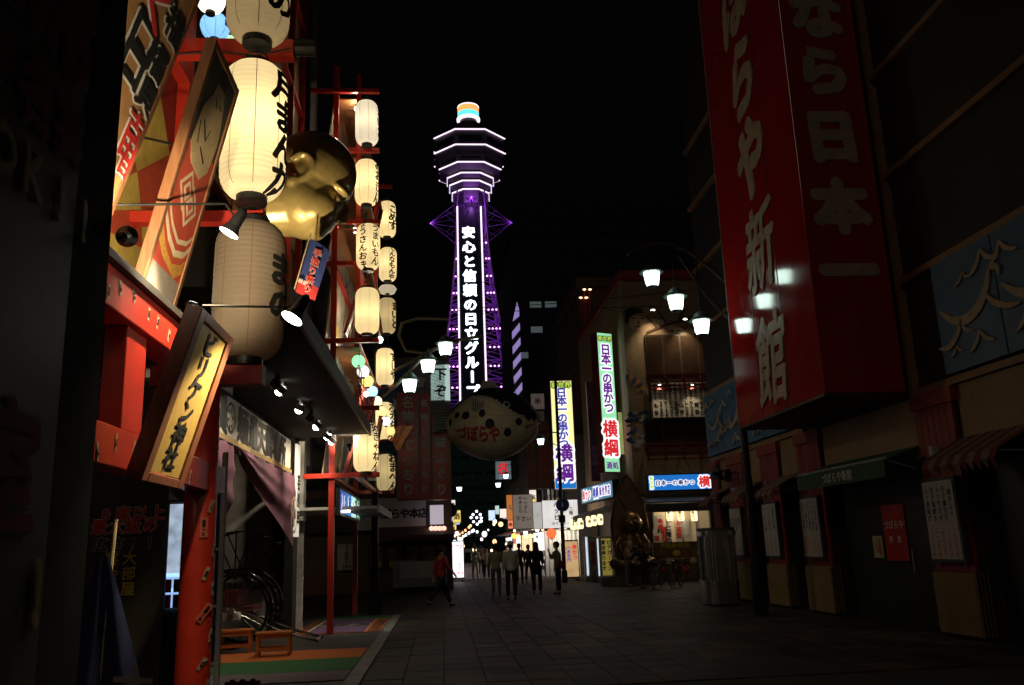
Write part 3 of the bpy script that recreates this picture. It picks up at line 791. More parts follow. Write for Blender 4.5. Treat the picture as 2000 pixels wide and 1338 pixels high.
ca = math.atan2(-GY, -GX)
for k in range(11):
    z = .35 + k * .165 + r.uniform(-.03, .03); a = ca + r.choice([.25, .5, .75, .9, 1.05, .65]) ; rot = r.uniform(-.7, .7)
    rad = .128; Nn = V3((math.cos(a), math.sin(a), 0)); U = EZ.cross(Nn)
    big = k in (5, 9)
    sticker(V3((GX, GY, z)) + Nn * (rad + .003), U, EZ, .055 if big else .03, .15 if big else .1, slipr if big else slip, '生野一久' if big else words[k % 10], rot if not big else (-.7 if k == 5 else 0))

# leaning shrine plaque
pY0, pY1 = 4.82, 5.58; pb, ptp = V3((-1.62, 0, 2.02)), V3((-1.34, 0, 2.98))
Vv = (ptp - pb); ph = Vv.length; Vv.normalize(); Nn = EY.cross(Vv)
t = thing('shrine_plaque', 'yellow shrine name plaque with black lettering leaning on the red gate', 'plaque', (pb.x, 5.2, 2.02))
O = V3((pb.x, pY0, pb.z)); w = pY1 - pY0
b = MB(); b.para(O + EY * .08 + Vv * .06 - Nn * .02, EY * (w - .16), Vv * (ph - .12), Nn * .03); b.build('board', mat('yellow_wood', (.70, .47, .13), .45, var=.2, streak=(9, 9, 1), bump=.1), t)
for nm, a, bb, cc in (('frame_side', O, EY * .1, Vv * ph), ('frame_side', O + EY * (w - .1), EY * .1, Vv * ph), ('frame_end', O + EY * .102, EY * (w - .204), Vv * .055), ('frame_end', O + EY * .102 + Vv * (ph - .055), EY * (w - .204), Vv * .055)):
    b = MB(); b.para(a - Nn * .07, bb, cc, Nn * .095); b.build(nm, mat('red_brown_frame', (.30, .11, .055), .45, var=.25, streak=(8, 8, 1), bump=.2), t, bevel=.006)
for k, ch in enumerate('ビリケン神社'):
    letter(ch, O + EY * (w / 2) + Vv * (ph - .14 - k * .138) + Nn * .01, EY, Vv, .16, M['ink'], t, bold=.03, eps=.004, sx=1.5, jit=.06)

# ================================================================== LEFT: PICTURE BOARDS THAT LEAN OUT
def leanframe(name, label, Y0, Y1, B, T, face_m):
    Vv = (T - B); h = Vv.length; Vv = Vv.normalized(); Nn = EY.cross(Vv); w = Y1 - Y0
    t = thing(name, label, 'sign board', (B.x, (Y0 + Y1) / 2, B.z))
    O = V3((B.x, Y0, B.z))
    b = MB(); b.para(O + EY * .04 + Vv * .04 - Nn * .03, EY * (w - .08), Vv * (h - .08), Nn * .03); b.build('picture', face_m, t)
    for nm, a, bb, cc in (('frame_side', O, EY * .05, Vv * h), ('frame_side', O + EY * (w - .05), EY * .05, Vv * h), ('frame_end', O + EY * .052, EY * (w - .104), Vv * .05), ('frame_end', O + EY * .052 + Vv * (h - .05), EY * (w - .104), Vv * .05)):
        b = MB(); b.para(a - Nn * .06, bb, cc, Nn * .072); b.build(nm, M['wood'], t, bevel=.005)
    return t, O, Vv, Nn, w, h
B = PX(272, 560, -1.9); T = PY(420, 75, B.y); Y1 = PX(338, 590, -1.9).y
t, O, Vv, Nn, w, h = leanframe('wrestler_board', 'leaning framed board painted with a wrestler and a nested diamond crest', B.y, Y1, B, T, mat('board_teal', (.05, .055, .05), .5, bump=0))
def shape(pts, m, lift, nm='painted_shape'):
    b = MB(); b.prism([(u * w, v * h) for u, v in pts], O + Nn * lift, EY, Vv, .001); return b.build(nm, m, t)
flesh = mat('painted_flesh', (.50, .37, .2), .6, bump=0); bred = mat('painted_red', (.5, .07, .035), .55, bump=0); bcream = mat('painted_cream', (.7, .58, .38), .55, bump=0)
bgold = mat('painted_gold', (.6, .33, .06), .5, var=.4, scale=40, bump=.3); bgrey = mat('painted_grey', (.3, .26, .22), .6, bump=0)
shape([(.07, .03), (.93, .03), (.93, .12), (.07, .12)], bgrey, .001)
shape([(.07, .12), (.93, .12), (.93, .64), (.07, .60)], bred, .001)
shape([(.28, .16), (.72, .12), (.9, .16), (.9, .26), (.5, .22), (.1, .3), (.1, .2)], bgold, .0025)
for k, (m, o) in enumerate(((bcream, 0), (bred, .02), (bcream, .045), (bred, .075))):
    shape([(.08, .33 - o), (.3, .27 - o), (.55, .235 - o), (.8, .26 - o), (.92, .3 - o), (.92, .325 - o), (.8, .285 - o), (.55, .26 - o), (.3, .295 - o), (.08, .355 - o)], m, .004 + k * .0005)
for s, m, l in ((1, bcream, .004), (.76, bred, .005), (.5, bcream, .006), (.26, bred, .007)):
    for cx, cy in ((.42, .44), (.58, .40)):
        shape([(cx, cy + .085 * s), (cx + .24 * s, cy), (cx, cy - .085 * s), (cx - .24 * s, cy)], m, l + (.0004 if cx > .5 else 0))
shape([(.15, .60), (.3, .54), (.62, .52), (.8, .58), (.86, .72), (.75, .84), (.6, .93), (.45, .93), (.36, .84), (.2, .76)], flesh, .003)
for a0, a1 in (((.3, .72), (.48, .66)), ((.48, .66), (.55, .72)), ((.6, .66), (.75, .7)), ((.4, .62), (.6, .585)), ((.45, .84), (.52, .81)), ((.58, .84), (.66, .83)), ((.22, .7), (.3, .62))):
    shape([a0, a1, (a1[0] + .02, a1[1] + .006), (a0[0] + .02, a0[1] + .006)], M['ink'], .0045, 'ink_line')
shape([(.42, .90), (.64, .90), (.66, .96), (.54, .985), (.4, .95)], M['ink'], .0045)
b = MB(); b.cyl(O + EY * w + Vv * (h * .7), O + EY * (w + .05) - Nn * .7 + Vv * (h * .72), .01, n=6); b.build('stay', M['blackm'], t)

B = PX(225, 400, -1.95); T = PY(392, -10, B.y); d = (T - B); B2 = B - d * .28; T2 = B + d * 1.35
t, O, Vv, Nn, w, h = leanframe('lettered_board', 'leaning brown board with big black and red outlined characters', B.y - 1.15, B.y, B2, T2, mat('board_tan', (.40, .21, .08), .55, var=.2, bump=.1))
q = lambda px, py: PX(px, py, B.x)
def onboard(px, py):
    v = ray(px, py); o = V3((0, 0, EYE)); v = V3(v); k = (O - o).dot(Nn) / v.dot(Nn); return o + v * k
wl = (M['print_w'], .03)
for ch, px, py, s, m in (('福', 338, 55, .2, 'print_k'), ('福', 303, 120, .2, 'print_k'), ('貝', 283, 188, .2, 'print_k'), ('古', 262, 245, .17, 'print_r'), ('田', 247, 288, .17, 'print_r'), ('日', 238, 325, .12, 'print_r'), ('く', 305, 15, .3, 'print_r'), ('口', 278, 75, .26, 'print_k'), ('ロ', 255, 125, .26, 'print_k')):
    letter(ch, onboard(px, py), EY, Vv, s, M[m], t, bold=.04, eps=.004, outline=(M['print_w'], .05), sx=1.5)

# sunburst panel with a red frame on the wall behind the boards
t = thing('sunburst_panel', 'red and yellow sunburst wall panel between the leaning boards', 'wall panel', (-2.62, 7.4, 4.0))
c = V3((-2.6, 5.9, 4.0))
b = MB(); b.box(-2.66, -2.61, 5.6, 8.6, 3.5, 6.9); b.build('backing', M['redwood'], t)
sy = mat('sunburst_yellow', (.62, .45, .1), .6, bump=0); sr = mat('sunburst_red', (.5, .07, .03), .6, bump=0)
for k in range(9):
    a0, a1 = R_(-14 + k * 12), R_(-14 + (k + 1) * 12)
    for ring_, (r0, r1) in enumerate(((.15, .85), (.85, 1.6), (1.6, 2.6))):
        b = MB(); pts = [(r0 * math.cos(a0), r0 * math.sin(a0)), (r1 * math.cos(a0), r1 * math.sin(a0)), (r1 * math.cos(a1), r1 * math.sin(a1)), (r0 * math.cos(a1), r0 * math.sin(a1))]
        b.prism(pts, c, EY, EZ, .012); b.build('ray', (sy, sr)[(k + ring_) % 2], t)
for y in (5.62, 8.2):
    b = MB(); b.box(-2.6, -2.48, y, y + .13, 3.3, 7.6); b.build('frame_post', M['red'], t)
b = MB(); b.box(-2.6, -2.47, 5.76, 8.19, 6.3, 6.45); b.build('frame_rail', M['red'], t)

# ================================================================== LANTERNS
WARM = (1.0, .80, .44)
def lantern(label, c, z0, z1, R, bulb, txt=None, ang=0.0, size=.2, ribs=26, emit=.5, group='white paper lanterns', col=(.95, .82, .55), bold=.03, sx=1.05, name='paper_lantern', gap=1.2, pitch=1.0, seams=8, dy=0.0):
    t = thing(name, label, 'lantern', (c[0], c[1], z0), group=group)
    h = (z1 - z0) / 2; zc = (z0 + z1) / 2; cr = min(R * .75, h * .95); Rn = R * .47
    def rf(z):
        a = abs(z)
        if a <= h - cr: return R
        u = min(1.0, (a - (h - cr)) / cr); return Rn + (R - Rn) * math.sqrt(max(0, 1 - u * u))
    prof = []; n = ribs * 4
    for i in range(n + 1):
        u = -math.cos(math.pi * i / n); z = u * h if False else -h + 2 * h * i / n
        prof.append((rf(z) - R * .022 * (1 - abs(math.sin(math.pi * i / 4.0))) , zc + z))
    b = MB(); b.lathe((c[0], c[1], 0), prof, 36, cap=False); pm = b.build('paper', paper('paper_%.2f_%.2f%.2f%.2f' % (emit, *col), col, emit), t, smooth=True)
    b = MB(); b.lathe((c[0], c[1], 0), [(Rn * .9, zc + h - .005), (Rn * 1.03, zc + h - .005), (Rn * 1.03, zc + h + R * .16), (Rn * .9, zc + h + R * .16)], 24, cap=False); b.build('top_ring', M['black'], t)
    b = MB(); b.lathe((c[0], c[1], 0), [(Rn * 1.0, zc - h - R * .22), (Rn * 1.0, zc - h + .006)], 24); b.build('bottom_ring', M['black'], t)
    b = MB()
    for k in range(seams):
        a = 2 * math.pi * (k + .3) / seams; u = V3((math.cos(a), math.sin(a), 0)); w_ = V3((-math.sin(a), math.cos(a), 0)) * (R * .012)
        vs = []; fs = []
        for i in range(25):
            z = -h + 2 * h * i / 24; p = V3((c[0], c[1], zc + z)) + u * (rf(z) + .002); vs += [p - w_, p + w_]
            if i: fs.append((2 * i - 2, 2 * i - 1, 2 * i + 1, 2 * i))
        b.add(vs, fs)
    b.build('seams', mat('lantern_seam', (.35, .22, .09), .8, bump=0), t)
    b = MB(); b.tube([(c[0] - Rn, c[1], zc + h + R * .1), (c[0] - Rn * .6, c[1], zc + h + R * .5), (c[0], c[1], zc + h + R * .6), (c[0] + Rn * .6, c[1], zc + h + R * .5), (c[0] + Rn, c[1], zc + h + R * .1)], R * .025, 5); b.build('handle', M['black'], t)
    if txt: letter_cyl(txt, (c[0], c[1], zc + dy), R, ang, size, M['ink'], t, bold=bold, sx=sx, jit=.08, rfun=lambda z: rf(z + dy), gap=gap, pitch=pitch)
    rv = random.Random(label); t.rotation_euler = (rv.uniform(-.018, .018), rv.uniform(-.018, .018), 0)
    if bulb: lamp_point('bulb', (c[0], c[1], zc + rv.uniform(-.12, .12) * h), bulb * rv.uniform(.75, 1.2), (1.0, .82, .5), t, R * .25)
    return t
def zof(px, py, Y): return PY(px, py, Y).z
LXY = (-1.565, 7.05)
BC = math.atan2(-7, 1.565)
lantern('large glowing paper lantern in the middle of the near stack beside the golden head', LXY, zof(490, 385, 7.05), zof(497, 130, 7.05), .275, 7.0, '月まんが', BC + 1.1, .31, emit=.38, sx=1.0, col=(.98, .84, .52), bold=.045, pitch=.92, dy=-.06)
lantern('topmost near paper lantern cut off by the upper edge of the picture', LXY, zof(510, 78, 7.05), zof(510, 78, 7.05) + 1.2, .275, 1.2, 'まめの', BC + .75, .31, emit=.16, sx=1.0, col=(.8, .66, .38), bold=.045)
lantern('unlit beige paper lantern lowest in the near stack above the plaque', LXY, zof(490, 700, 7.05), zof(495, 440, 7.05), .29, 0, 'まの', BC + 1.0, .3, emit=0, sx=1.0, col=(.50, .41, .31), bold=.045)
# beam they hang from
t = thing('lantern_beam', 'red timber beam with a lamp at its end that carries the near lanterns', 'beam', (-2.0, 7.25, 6.2))
z = zof(460, 95, 7.3)
b = MB(); b.box(-2.9, -1.28, 7.24, 7.38, z - .09, z + .07); b.build('beam', M['red'], t, bevel=.006)
b = MB(); b.cyl((-1.27, 7.3, z + .02), (-1.08, 7.3, z + .02), .08, n=14); b.build('end_lamp', M['black'], t)
b = MB(); b.tube([(-1.565, 7.24, z - .1), (-1.565, 7.1, z - .2), (-1.565, 7.05, z - .28)], .008, 5); b.build('hook', M['black'], t)
b = MB(); b.tube([(-2.4, 7.22, z - .12), (-2.0, 7.2, z - .1), (-1.6, 7.2, z - .13), (-1.3, 7.22, z - .04)], .008, 5); b.build('cable', M['black'], t)
zz = zof(490, 392, 7.05)
t = thing('lantern_beam', 'short red crosspiece between the middle and lowest near lanterns', 'beam', (-1.9, 7.2, zz - .1))
b = MB(); b.box(-2.8, -1.48, 7.12, 7.24, zz - .16, zz - .06); b.build('beam', M['red'], t)
zz = zof(490, 735, 7.05)
t = thing('lantern_beam', 'short red crosspiece under the lowest near lantern', 'beam', (-1.9, 7.2, zz))
b = MB(); b.box(-2.3, -1.42, 7.0, 7.14, zz - .07, zz + .09); b.build('beam', M['red'], t)

# small coloured globes
def globe(label, p, r_, col, e, dots=None, w=.5):
    t = thing('globe_lantern', label, 'lantern', p, group='small coloured globe lanterns')
    b = MB(); n = 24
    b.lathe(p, [(max(r_ * .3, r_ * math.sin(math.pi * (i + .4) / (n + .8))) * (1 - .02 * (i % 2)), -r_ * math.cos(math.pi * (i + .4) / (n + .8))) for i in range(n + 1)], 24, cap=False)
    b.build('paper', paper('globe_%.2f%.2f%.2f_%.2f' % (*col, e), col, e), t, smooth=True)
    for s in (-1, 1):
        b = MB(); b.cyl(V3(p) + V3((0, 0, s * r_ * .9)), V3(p) + V3((0, 0, s * r_ * 1.15)), r_ * .34, n=14); b.build('ring', M['black'], t)
    b = MB()
    for k in range(8):
        a = k * math.pi / 4 + .3; b.tube([V3(p) + V3((math.cos(a) * r_ * 1.01 * math.sin(q), math.sin(a) * r_ * 1.01 * math.sin(q), -r_ * math.cos(q))) for q in np.linspace(.3, 2.84, 9)], r_ * .012, 4)
    b.build('wires', M['black'], t)
    if dots:
        b = MB(); a = math.atan2(-p[1], -p[0]) + .9
        for k in range(7):
            g = a + .12 * (k % 3 - 1); q = .12 * (k // 3 - 1)
            b.ell(V3(p) + V3((math.cos(g) * math.cos(q), math.sin(g) * math.cos(q), math.sin(q))) * r_, (r_ * .11,) * 3, 6, 4)
        b.build('flower_print', dots, t)
    lamp_point('bulb', p, w, (1, .9, .7), t, r_ * .2)
globe('white globe lantern at the top beside the leaning boards', PY(412, 0, 7.7), .14, (.98, .9, .72), 1.3, None, 1.2)
globe('pale blue globe lantern under the white globe by the boards', PY(420, 52, 8.1), .148, (.28, .6, 1.0), .45, M['print_b'], 1.0)
globe('mint green globe lantern half hidden by the wrestler board', PY(449, 93, 8.6), .13, (.5, 1.0, .62), .45, M['print_g'], 1.0)
gc = [(.4, .95, .55), (.95, .95, .95), (1.0, .85, .3), (.5, .75, 1.0), (1.0, .95, .7), (1.0, .8, .4), (.9, .95, 1.0), (1.0, .85, .35)]
gn = ['mint green', 'plain white', 'yellow', 'pale blue', 'ivory', 'amber', 'bluish white', 'golden']
for k in range(8):
    px, py = 700 + k * 9.0, 706 + k * 19.5
    globe('small %s globe lantern, number %s along the string over the red frame' % (gn[k], ['one', 'two', 'three', 'four', 'five', 'six', 'seven', 'eight'][k]), PY(px, py, 19.2 + k * .62), .15 - k * .004, gc[k], .8, None, .5)

# ================================================================== clip lamps near the boards
def floodlamp(label, p, to, w, ang=75, r_=.06, rod=None, name='spotlight', em=None, col=(1.0, .80, .5)):
    p = V3(p); d = (V3(to) - p).normalized(); t = thing(name, label, 'lamp', p)
    b = MB(); b.cyl(p - d * .17, p - d * .06, r_ * .5, r_ * .62, n=14); b.cyl(p - d * .06, p, r_ * .6, r_, n=18, caps=False); b.cyl(p - d * .2, p - d * .17, r_ * .2, r_ * .5, n=10); b.build('housing', M['black'], t)
    b = MB(); b.cyl(p - d * .002, p + d * .003, r_ * .95, n=20); b.build('lens', em or M['bulb'], t)
    if rod:
        for i, (a, c) in enumerate(rod):
            b = MB(); b.cyl(a, c, .008, n=6); b.build('arm', M['blackm'], t)
    lamp_spot('light', p + d * (r_ * .6 + .01), to, w, col, t, ang, .6, r_ * .6)
    return t
p = PY(248, 462, 4.3); floodlamp('black uplight on the gate beam shining on the wrestler board', p, (-1.86, 5.75, 3.8), 420, 56, .055)
p = V3((-1.74, 4.3, 3.32)); floodlamp('unseen black uplight added to brighten the lettered board', p, (-1.92, 4.75, 4.7), 75, 75, .05)  # hidden lamp, added to light the lettered board
p = PY(447, 455, 5.5); floodlamp('black clip lamp hanging below the big lantern on a thin rod', p, (-1.78, 5.45, 2.9), 130, 104, .068, [(PY(225, 400, 5.2), PY(440, 398, 5.5)), (PY(440, 398, 5.5), p + V3((0.03, 0, .12)))])
p = PY(570, 622, 5.6); floodlamp('bright round spotlight shining outward beside the unlit lantern', p, (-1.60, 5.25, 1.9), 120, 74, .076, [(PY(395, 597, 5.4), PY(552, 600, 5.65))])
p = PY(375, 598, 6.9); floodlamp('black uplight half hidden behind the top of the shrine plaque', p, (-1.9, 7.9, 5.5), 14, 80, .06)

# ================================================================== LEFT: THEATRE SHOP WITH BLACK CANOPY
t = thing('theatre_shop', 'shop building with black canopy, white name boards and beige boarded upper wall', 'shop', (-3.1, 13, 0))
b = MB(); b.box(-8, -3.13, 7.8, 19.55, 4.15, 15.5); b.build('upper_wall', mat('olive_wall', (.12, .095, .05), .8, dirt=.3), t)
k = 0
for z in np.arange(8.0, 15.2, .42):
    b = MB(); b.box(-3.125, -3.09, 14.6, 18.3, z + .01, z + .41); b.build('siding_board', M['siding'], t)
for y in (9.4, 12.2, 14.45, 17.0, 18.36):
    b = MB(); b.box(-3.12, -2.98, y, y + .14, 4.15, 15.4); b.build('red_post', M['red'], t)
for z in (6.6, 8.9, 11.3, 13.6):
    b = MB(); b.box(-3.12, -2.99, 9.54, 18.36, z, z + .12); b.build('red_rail', M['red'], t)
b = MB()
for i in range(120):
    z = 4.2 + i * .092
    for j in range(3):
        y = 18.55 + j * .34 - (.17 if i % 2 else 0); y0, y1 = max(y, 18.52), min(y + .32, 19.5)
        if y1 > y0: b.box(-3.125, -3.085, y0, y1, z, z + .08)
b.build('brickwork', mat('tan_brick', (.30, .17, .08), .8, var=.4), t, kind='stuff')
b = MB(); b.cyl((-3.02, 19.75, 3.5), (-3.02, 19.75, 15.5), .14, n=16); b.build('downpipe', M['grey'], t)
for z in (5.5, 8.5, 11.5):
    b = MB(); b.cyl((-3.02, 19.75, z), (-3.02, 19.75, z + .06), .16, n=16); b.build('pipe_collar', M['grey'], t)
b = MB(); b.box(-3.12, -1.45, 8.2, 18.4, 3.97, 4.14); cn = b.build('canopy', mat('canopy_black', (.009, .008, .007), .8, spec=.15), t)
b = MB(); b.box(-1.46, -1.42, 8.2, 18.42, 3.94, 4.17); b.build('edge_trim', M['wood'], cn)
for i, y in enumerate((11.7, 12.2, 13.76, 14.86, 15.9, 17.31, 18.1)):
    o = V3((-2.17, y, 3.9)); d = (V3((-.8, .1 if i % 2 else -.25, -.85)) if i in (1, 4) else V3((-.45, .1, -1)) if i < 5 else V3((-.8, .6 if i == 5 else .1, -1))).normalized()
    b = MB(); b.cyl(o + V3((0, 0, .07)), o + V3((0, 0, .0)), .03, n=8); b.cyl(o, o + d * .1, .06, .075, n=14, caps=False); b.build('downlight', M['black'] if i in (0, 3) else M['grey'], cn)
    on = i not in (0, 3)
    b = MB(); b.ell(o + d * .09, (.062, .062, .062), 12, 8); b.build('downlight_lens', M['bulb'] if on else M['grey'], cn)
    if on: lamp_spot('downlight_beam', o + d * .17, o + d * 3, 60, (1.0, .82, .58), t, 120, .8, .04)
# name boards
for y0, y1 in ((9.6, 14.35), (14.4, 18.3)):
    b = MB(); b.box(-3.2, -3.08, y0, y1, 3.3, 3.9); sb = b.build('name_board', mat('board_white', (.55, .52, .46), .6, var=.12, dirt=.15, bump=0), t)
    b = MB(); b.box(-3.22, -3.05, y0, y1, 3.2, 3.296); b.build('board_rail', mat('brass_rail', (.5, .34, .1), .4, .4), t)
    if y0 < 14: sb0 = sb
for ch, px in (('貴', 431), ('麺', 474), ('通', 495), ('天', 512), ('閣', 526), ('場', 540), ('所', 553)):
    y = PX(px, 830, -3.08).y
    letter(ch, (-3.08, y, 3.6), EY, EZ, .58, M['print_k'], sb0, bold=.045, sx=1.35 if px < 480 else 1.15)
y = PX(450, 823, -3.08).y
b = MB()
for r0, r1 in ((.19, .235),):
    n = 28
    b.add([(-3.072, y + r_ * 1.2 * math.cos(2 * math.pi * i / n), 3.6 + r_ * math.sin(2 * math.pi * i / n)) for r_ in (r0, r1) for i in range(n)], [(i, (i + 1) % n, n + (i + 1) % n, n + i) for i in range(n)])
for i in range(6):
    a = i * math.pi / 3; b.para((-3.072, y - .018 + .1 * math.cos(a), 3.6 - .018 + .1 * math.sin(a)), (0, .07 * math.cos(a), .07 * math.sin(a)), (0, -.05 * math.sin(a), .05 * math.cos(a)), (.002, 0, 0))
b.build('emblem', M['print_k'], sb0)
# side wall and posts inside
b = MB(); b.box(-6.2, -3.2, 18.9, 19.1, 0, 3.95); b.build('plaster_wall', M['plaster'], t)
b = MB(); b.box(-6.3, -6.15, 7.9, 18.9, 0, 4.1); b.build('back_wall', M['darkwood'], t)
b = MB(); b.box(-6.2, -3.13, 7.9, 18.9, 3.96, 4.1); b.build('ceiling', M['darkwood'], t)
b = MB(); b.box(-3.52, -3.22, 18.78, 18.895, 0, 3.9); b.build('timber_post', M['darkwood'], t)
b = MB(); b.box(-6.1, -3.53, 18.8, 18.895, .92, 1.08); b.build('timber_rail', M['darkwood'], t)
b = MB(); b.box(-3.2, -3.02, 18.5, 19.0, 0, 3.95); b.build('end_post', mat('carved_post', (.03, .025, .02), .55, var=.5, scale=14, bump=.5), t)
b = MB(); b.box(-3.015, -2.96, 18.42, 18.8, 1.95, 3.85); vs_ = b.build('lit_side_sign', glow('side_sign_glow', (1.0, .95, .8), .5), t)
letter('芸処串', (-2.96, 18.61, 2.7), EY, EZ, .34, M['ink'], vs_, bold=.04)
# inner counter, poster wall, near dark interior
b = MB(); b.box(-5.4, PY(316, 1100, 7.9).x, 7.9, 8.0, 0, 3.2); pw = b.build('poster_wall', mat('poster_dark', (.05, .04, .025), .7), t)
for tx, px, py, sz, m_ in (("0席以上", 258, 1003, .135, 'print_r'), ("最大級の", 245, 1028, .135, 'print_r'), ("広さ!!", 245, 1062, .13, 'print_k')):
    c = PY(px, py, 7.89); letter(tx, (c.x, 7.89, c.z), EX, EZ, sz, M[m_], pw, vertical=False, bold=.03, outline=(M['print_w'], .04))
c = PY(235, 1120, 7.89); letter(["大部屋", "宴会承"], (c.x, 7.89, c.z), EX, EZ, .12, M['print_y'], pw, bold=.02)

# purple swag curtains
def swag(label, y0, y1, d0, d1, flip=False):
    t = thing('swag_curtain', label, 'curtain', (-3.0, (y0 + y1) / 2, 2.6), group='purple curtains under the name boards')
    nu, nv = 60, 26; vs = []; fs = []
    for i in range(nu + 1):
        u = i / nu
        for j in range(nv + 1):
            v = j / nv; dr = (d0 + (d1 - d0) * u ** 1.4); sag = .12 * math.sin(math.pi * u) * v
            z = 3.2 - v * dr - sag
            ang_ = math.atan2(v * dr + .02, u + .08)
            x = -3.0 + .05 * math.sin(ang_ * 22) * v * (1 - .25 * u) + .10 * v * (1 - v) * 2 + .03 * math.sin(u * 38) * (1 - v) * .4
            y = y0 + (y1 - y0) * u * (1 - .04 * v)
            vs.append((x, y, z))
    for i in range(nu):
        for j in range(nv): a = i * (nv + 1) + j; fs.append((a, a + nv + 1, a + nv + 2, a + 1))
    b = MB(); b.add(vs, fs); b.build('cloth', M['cloth_p'], t, smooth=True)
    b = MB(); b.cyl((-3.0, y0, 3.18), (-3.0, y1, 3.18), .015, n=6); b.build('rail', M['black'], t)
    return t
t = swag('mauve swag curtain with a round crest lit by the downlights', 13.0, 18.3, .12, 1.45)
n = 24; yc, zc = 17.55, 2.35
b = MB()
b.add([(-2.86, yc + r_ * math.cos(2 * math.pi * i / n), zc + r_ * math.sin(2 * math.pi * i / n)) for r_ in (.3, .36) for i in range(n)], [(i, (i + 1) % n, n + (i + 1) % n, n + i) for i in range(n)])
for i in range(4):
    b.ell((-2.86, yc + .15 * math.cos(i * math.pi / 2), zc + .15 * math.sin(i * math.pi / 2)), (.004, .09, .09), 12, 6)
b.build('crest', mat('crest_cream', (.6, .5, .36), .7, bump=0), t)
swag('dim mauve curtain at the left, beside the red gate post', 9.0, 12.9, .7, 1.1)

# ---------------- striped floor mats
def flat(name, label, x0, x1, y0, y1, z, m, cat='mat'):
    t = thing(name, label, cat, ((x0 + x1) / 2, (y0 + y1) / 2, z)); b = MB(); b.box(x0, x1, y0, y1, z, z + .012); b.build('sheet', m, t); return t
orng = mat('orange_carpet', (.6, .16, .03), .85, bump=.3); grn = mat('green_carpet', (.03, .15, .045), .85, bump=.3); lil = mat('lilac_carpet', (.17, .14, .16), .85, bump=.3)
t = flat('floor_mat', 'orange strip of carpet under the stools', -6, -1.27, 14.35, 15.65, .006, orng)
t = flat('floor_mat', 'green strip of carpet in front of the orange one', -6, -1.27, 12.9, 14.33, .006, grn)
t = flat('floor_mat', 'greyish lilac strip of carpet nearest the bottom edge', -6, -1.27, 11.9, 12.88, .006, lil)
t = thing('floor_mat', 'purple patterned doormat with orange striped ends behind the red post', 'mat', (-2.2, 20.2, 0))
b = MB(); b.box(-3.05, -1.27, 18.62, 22.1, .006, .02); b.build('border', orng, t)
pp = mat('purple_mat', (.12, .05, .11), .9, var=.5, scale=14)
b = MB(); b.box(-2.75, -1.6, 18.66, 22.06, .021, .026); b.build('field', pp, t)
for k in range(16):
    for x0, x1 in ((-3.03, -2.8), (-1.55, -1.3)):
        b = MB(); y = 18.72 + k * .21; b.box(x0, x1, y, y + .09, .021, .025); b.build('stripe', M['black'], t)
b = MB(); b.box(-2.8, -2.76, 18.66, 22.06, .022, .03); b.build('edging', M['cream'], t)
letter("通天閣", (-2.15, 20.4, .027), EX, EY, .5, M['print_k'], t, vertical=False, bold=.03, outline=(M['cream'], .06), eps=.003, sx=.7)
t = flat('floor_mat', 'green carpet strip beyond the purple doormat', -3.05, -1.27, 22.15, 22.95, .006, grn)

# ---------------- stools
def stool(label, x, y, rz):
    t = thing('step_stool', label, 'stool', (x, y, 0.02), rz, 'orange wooden stools'); t.location = (0, 0, 0)
    m = mat('orange_wood', (.55, .17, .035), .5, streak=(2, 9, 9), bump=.1)
    b = MB(); b.box(-.28, .28, -.17, .17, .34, .375); b.build('seat', m, t, bevel=.005)
    for sx in (-1, 1):
        for sy in (-1, 1):
            b = MB(); b.box(sx * .245 - .022, sx * .245 + .022, sy * .135 - .02, sy * .135 + .02, 0, .339); b.build('leg', m, t)
    for sy in (-1, 1):
        b = MB(); b.box(-.222, .222, sy * .135 - .012, sy * .135 + .012, .28, .338); b.build('apron', m, t)
        b = MB(); b.box(-.222, .222, sy * .135 - .012, sy * .135 + .012, .09, .14); b.build('stretcher', m, t)
    for sx in (-1, 1):
        b = MB(); b.box(sx * .245 - .012, sx * .245 + .012, -.114, .114, .09, .14); b.build('stretcher', m, t)
    t.location = (x, y, .02); t.rotation_euler = (0, 0, rz)
stool('orange wooden stool nearest the street on the carpet', -2.72, 15.0, .08)
stool('orange wooden stool half hidden behind the white pole', -3.5, 15.75, .1)

# ---------------- rickshaw, seen from its side
t = thing('rickshaw', 'old black rickshaw with spoked wheel and folding hood inside the shop', 'rickshaw', (-3.9, 16.9, 0))
wx, wz, wr = -3.72, .66, .62
lac = mat('black_lacquer', (.01, .009, .009), .12, coat=.6, bump=0); dred = mat('dark_red_seat', (.14, .015, .012), .5)
for y in (16.35, 17.35):
    b = MB(); n = 48
    b.tube([(wx + wr * math.cos(2 * math.pi * i / n), y, wz + wr * math.sin(2 * math.pi * i / n)) for i in range(n + 1)], .028, 8); wh = b.build('wheel', lac, t, smooth=True)
    b = MB()
    for i in range(28):
        a = 2 * math.pi * i / 28; b.cyl((wx + .06 * math.cos(a + .3), y + (.02 if i % 2 else -.02), wz + .06 * math.sin(a + .3)), (wx + (wr - .02) * math.cos(a), y, wz + (wr - .02) * math.sin(a)), .004, n=4)
    b.build('spokes', M['steel'], wh)
    b = MB(); b.cyl((wx, y - .06, wz), (wx, y + .06, wz), .055, n=14); b.build('hub', M['steel'], wh)
    b = MB(); b.tube([(wx + .7 * math.cos(R_(a)), y - .0, wz + .7 * math.sin(R_(a))) for a in range(-20, 121, 10)], .035, 8); b.build('mudguard', lac, t, smooth=True)
b = MB(); b.box(wx - .55, wx + .35, 16.45, 17.25, .62, .72); b.build('floor', dred, t)
b = MB(); b.box(wx - .65, wx + .1, 16.48, 17.22, .72, 1.02); b.build('seat', dred, t, bevel=.03)
